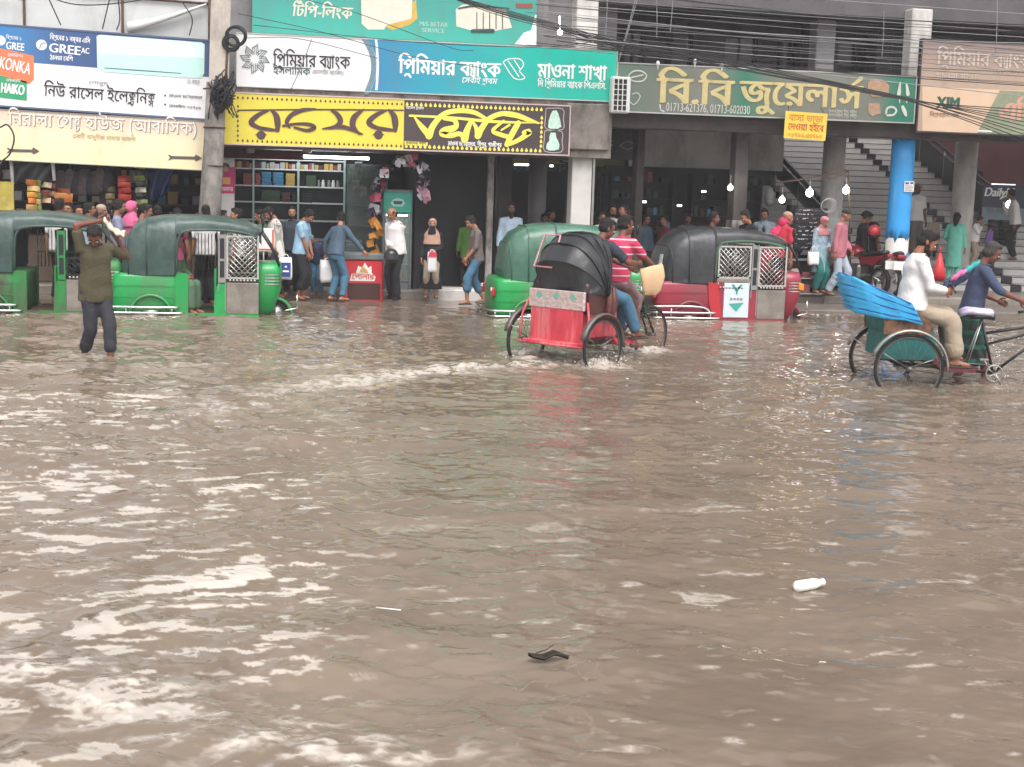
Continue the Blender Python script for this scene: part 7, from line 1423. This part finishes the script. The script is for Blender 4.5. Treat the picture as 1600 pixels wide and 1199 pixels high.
for n_, m_, a_, b_, w_ in (('lower_part', mat('dark blue patterned cloth', '26365a', .7, var=.7, scale=24), 0, .96, .1), ('pink_part', mat('pink patterned cloth', 'c2669a', .7, var=.4, scale=12), .18, .66, .045), ('teal_part', mat('teal patterned cloth', '2f9a9a', .7, var=.3), .62, 1.05, .05)):
    q = MB(); rows = []
    for i in range(9):
        c_ = u * (a_ + (b_ - a_) * i / 8) + (Vector((0, 0, .0)) if n_ == 'lower_part' else Vector((0, -.03, .055))); k_ = w_ * (.65 + .35 * math.sin(PI * (i + .5) / 9)); rows.append([c_ + Vector((.2 * k_ * math.cos(g), .035 * math.sin(g) if n_ == 'lower_part' else .04 * math.sin(g), k_ * math.cos(g) + .01 * math.sin(i * 1.7))) for g in [2 * PI * j / 12 for j in range(12)]])
    q.loft(rows); q.build(n_, m_, t)
# ------------------------------------------------------------------ afloat
v = onZ(1265, 914, .03); t = thing('plastic_bottle', 'white plastic bottle floating on its side in the open water', 'bottle', v, R(-2)); t.rotation_euler = (0, R(-4), R(12)); A_ = Matrix.Rotation(PI / 2, 3, 'Y'); q = MB(); q.lathe([(.0, -.098), (.026, -.096), (.033, -.085), (.033, -.02), (.029, -.012), (.032, -.002), (.032, .03), (.022, .065), (.019, .07)], 22, (0, 0, 0), A_); q.build('bottle_body', mat('milky plastic', 'e6e8e2', .3, var=.04), t); q = MB(); q.lathe([(.02, .07), (.021, .074), (.021, .094), (.016, .098)], 18, (0, 0, 0), A_); q.build('cap', mat('pale cap', 'ece4e0', .4), t)
v = onZ(856, 1027, .04); q = MB(); q.loft([[(x_, y_ * w, z_) for y_, z_ in ((-1, .01), (-.4, -.004), (0, .012), (.5, 0), (1, .012))] for x_, w in ((-.095, .004), (-.07, .02), (-.02, .03), (.03, .026), (.07, .012), (.1, .003))], False, False); q.tube([(-.05, .03, .02), (.0, .05, .018), (.04, .055, .03)], .003, 5); q.v = [(x_, y_, z_ + .012 * math.sin(x_ * 45)) for x_, y_, z_ in q.v]; o = one('torn_leaf', q, mat('dark wet leaf', '2b241d', .4, var=.4, scale=20, dirt=.5, dirtcol='8f8a7c'), 'dark curled scrap floating in the water near the front', 'leaf', loc=v); s_ = o.modifiers.new('t', 'SOLIDIFY'); s_.thickness = .003
v = onZ(607, 952, .03); q = MB(); q.tube([(-.062, .028, 0), (.062, -.028, 0)], .0032, 6); one('straw', q, M_WHITE, 'thin white straw floating in the brown water', 'straw', loc=v)
def scrap(px, py, s, label, group, m):
    v = onZ(px, py, .008); q = MB(); n = 9; q.add([(0, 0, .012 * s * 10)] + [(s * rr.uniform(.6, 1.2) * math.cos(2 * PI * i / n), s * .7 * rr.uniform(.6, 1.2) * math.sin(2 * PI * i / n), .002) for i in range(n)] + [(0, 0, -.02)], [(0, i + 1, (i + 1) % n + 1) for i in range(n)] + [(n + 1, (i + 1) % n + 1, i + 1) for i in range(n)], True); one('litter_scrap', q, m, label, 'litter', group, loc=v)
for px, py, s in ((1293, 674, .05), (1340, 672, .045), (445, 583, .035), (1460, 678, .02), (1052, 550, .03), (980, 592, .025)): scrap(px, py, s, 'pale plastic scrap drifting in the middle of the flooded street', 'pale scraps in mid street', M_WHITE)
for i in range(26): scrap(1262 + rr.uniform(0, 75), 455 + rr.uniform(0, 45), rr.uniform(.02, .06), 'rubbish scrap floating along the pavement under the stall', 'rubbish along the pavement edge', rr.choice((M_WHITE, BOXM['c8c2b8'], BOXM['b5b9bb'], BOXM['8c4a50'])))
# spray thrown up by the wheels of the red rickshaw
q = MB(); hx, hy = math.cos(RICK[2]), math.sin(RICK[2])
for i in range(260):
    k_ = rr.choice((0, 0, 0, 1, 2)); cx, cy = ((RICK[0] + .6 * hy, RICK[1] - .6 * hx), (RICK[0] - .6 * hy, RICK[1] + .6 * hx), (RICK[0] + 1.66 * hx, RICK[1] + 1.66 * hy))[k_]
    a = rr.gauss(0, .22); b_ = rr.gauss(0, .13); z = abs(rr.gauss(0, .055)); r = rr.uniform(.003, .009); q.ell((cx + a * hx - b_ * hy, cy + a * hy + b_ * hx - .05, z + .01), r * 1.3, r, r, 6, 4)
tag(q.build('wheel_spray', mat('white spray', 'd9d2ca', .3, var=.05)), 'white spray thrown up round the wheels of the red rickshaw', 'spray', kind='stuff')
# ------------------------------------------------------------------ moist air
q = MB(); q.box(-100, 100, -100, 100, -1.8, 15.5)
hz = bpy.data.materials.new('moist air'); hz.use_nodes = True; t_ = hz.node_tree; t_.nodes.remove(t_.nodes['Principled BSDF'])
pv = t_.nodes.new('ShaderNodeVolumePrincipled'); pv.inputs['Density'].default_value = .0015; pv.inputs['Color'].default_value = (.93, .92, .95, 1); t_.links.new(pv.outputs[0], t_.nodes['Material Output'].inputs['Volume'])
tag(q.build('haze', hz), kind='stuff')
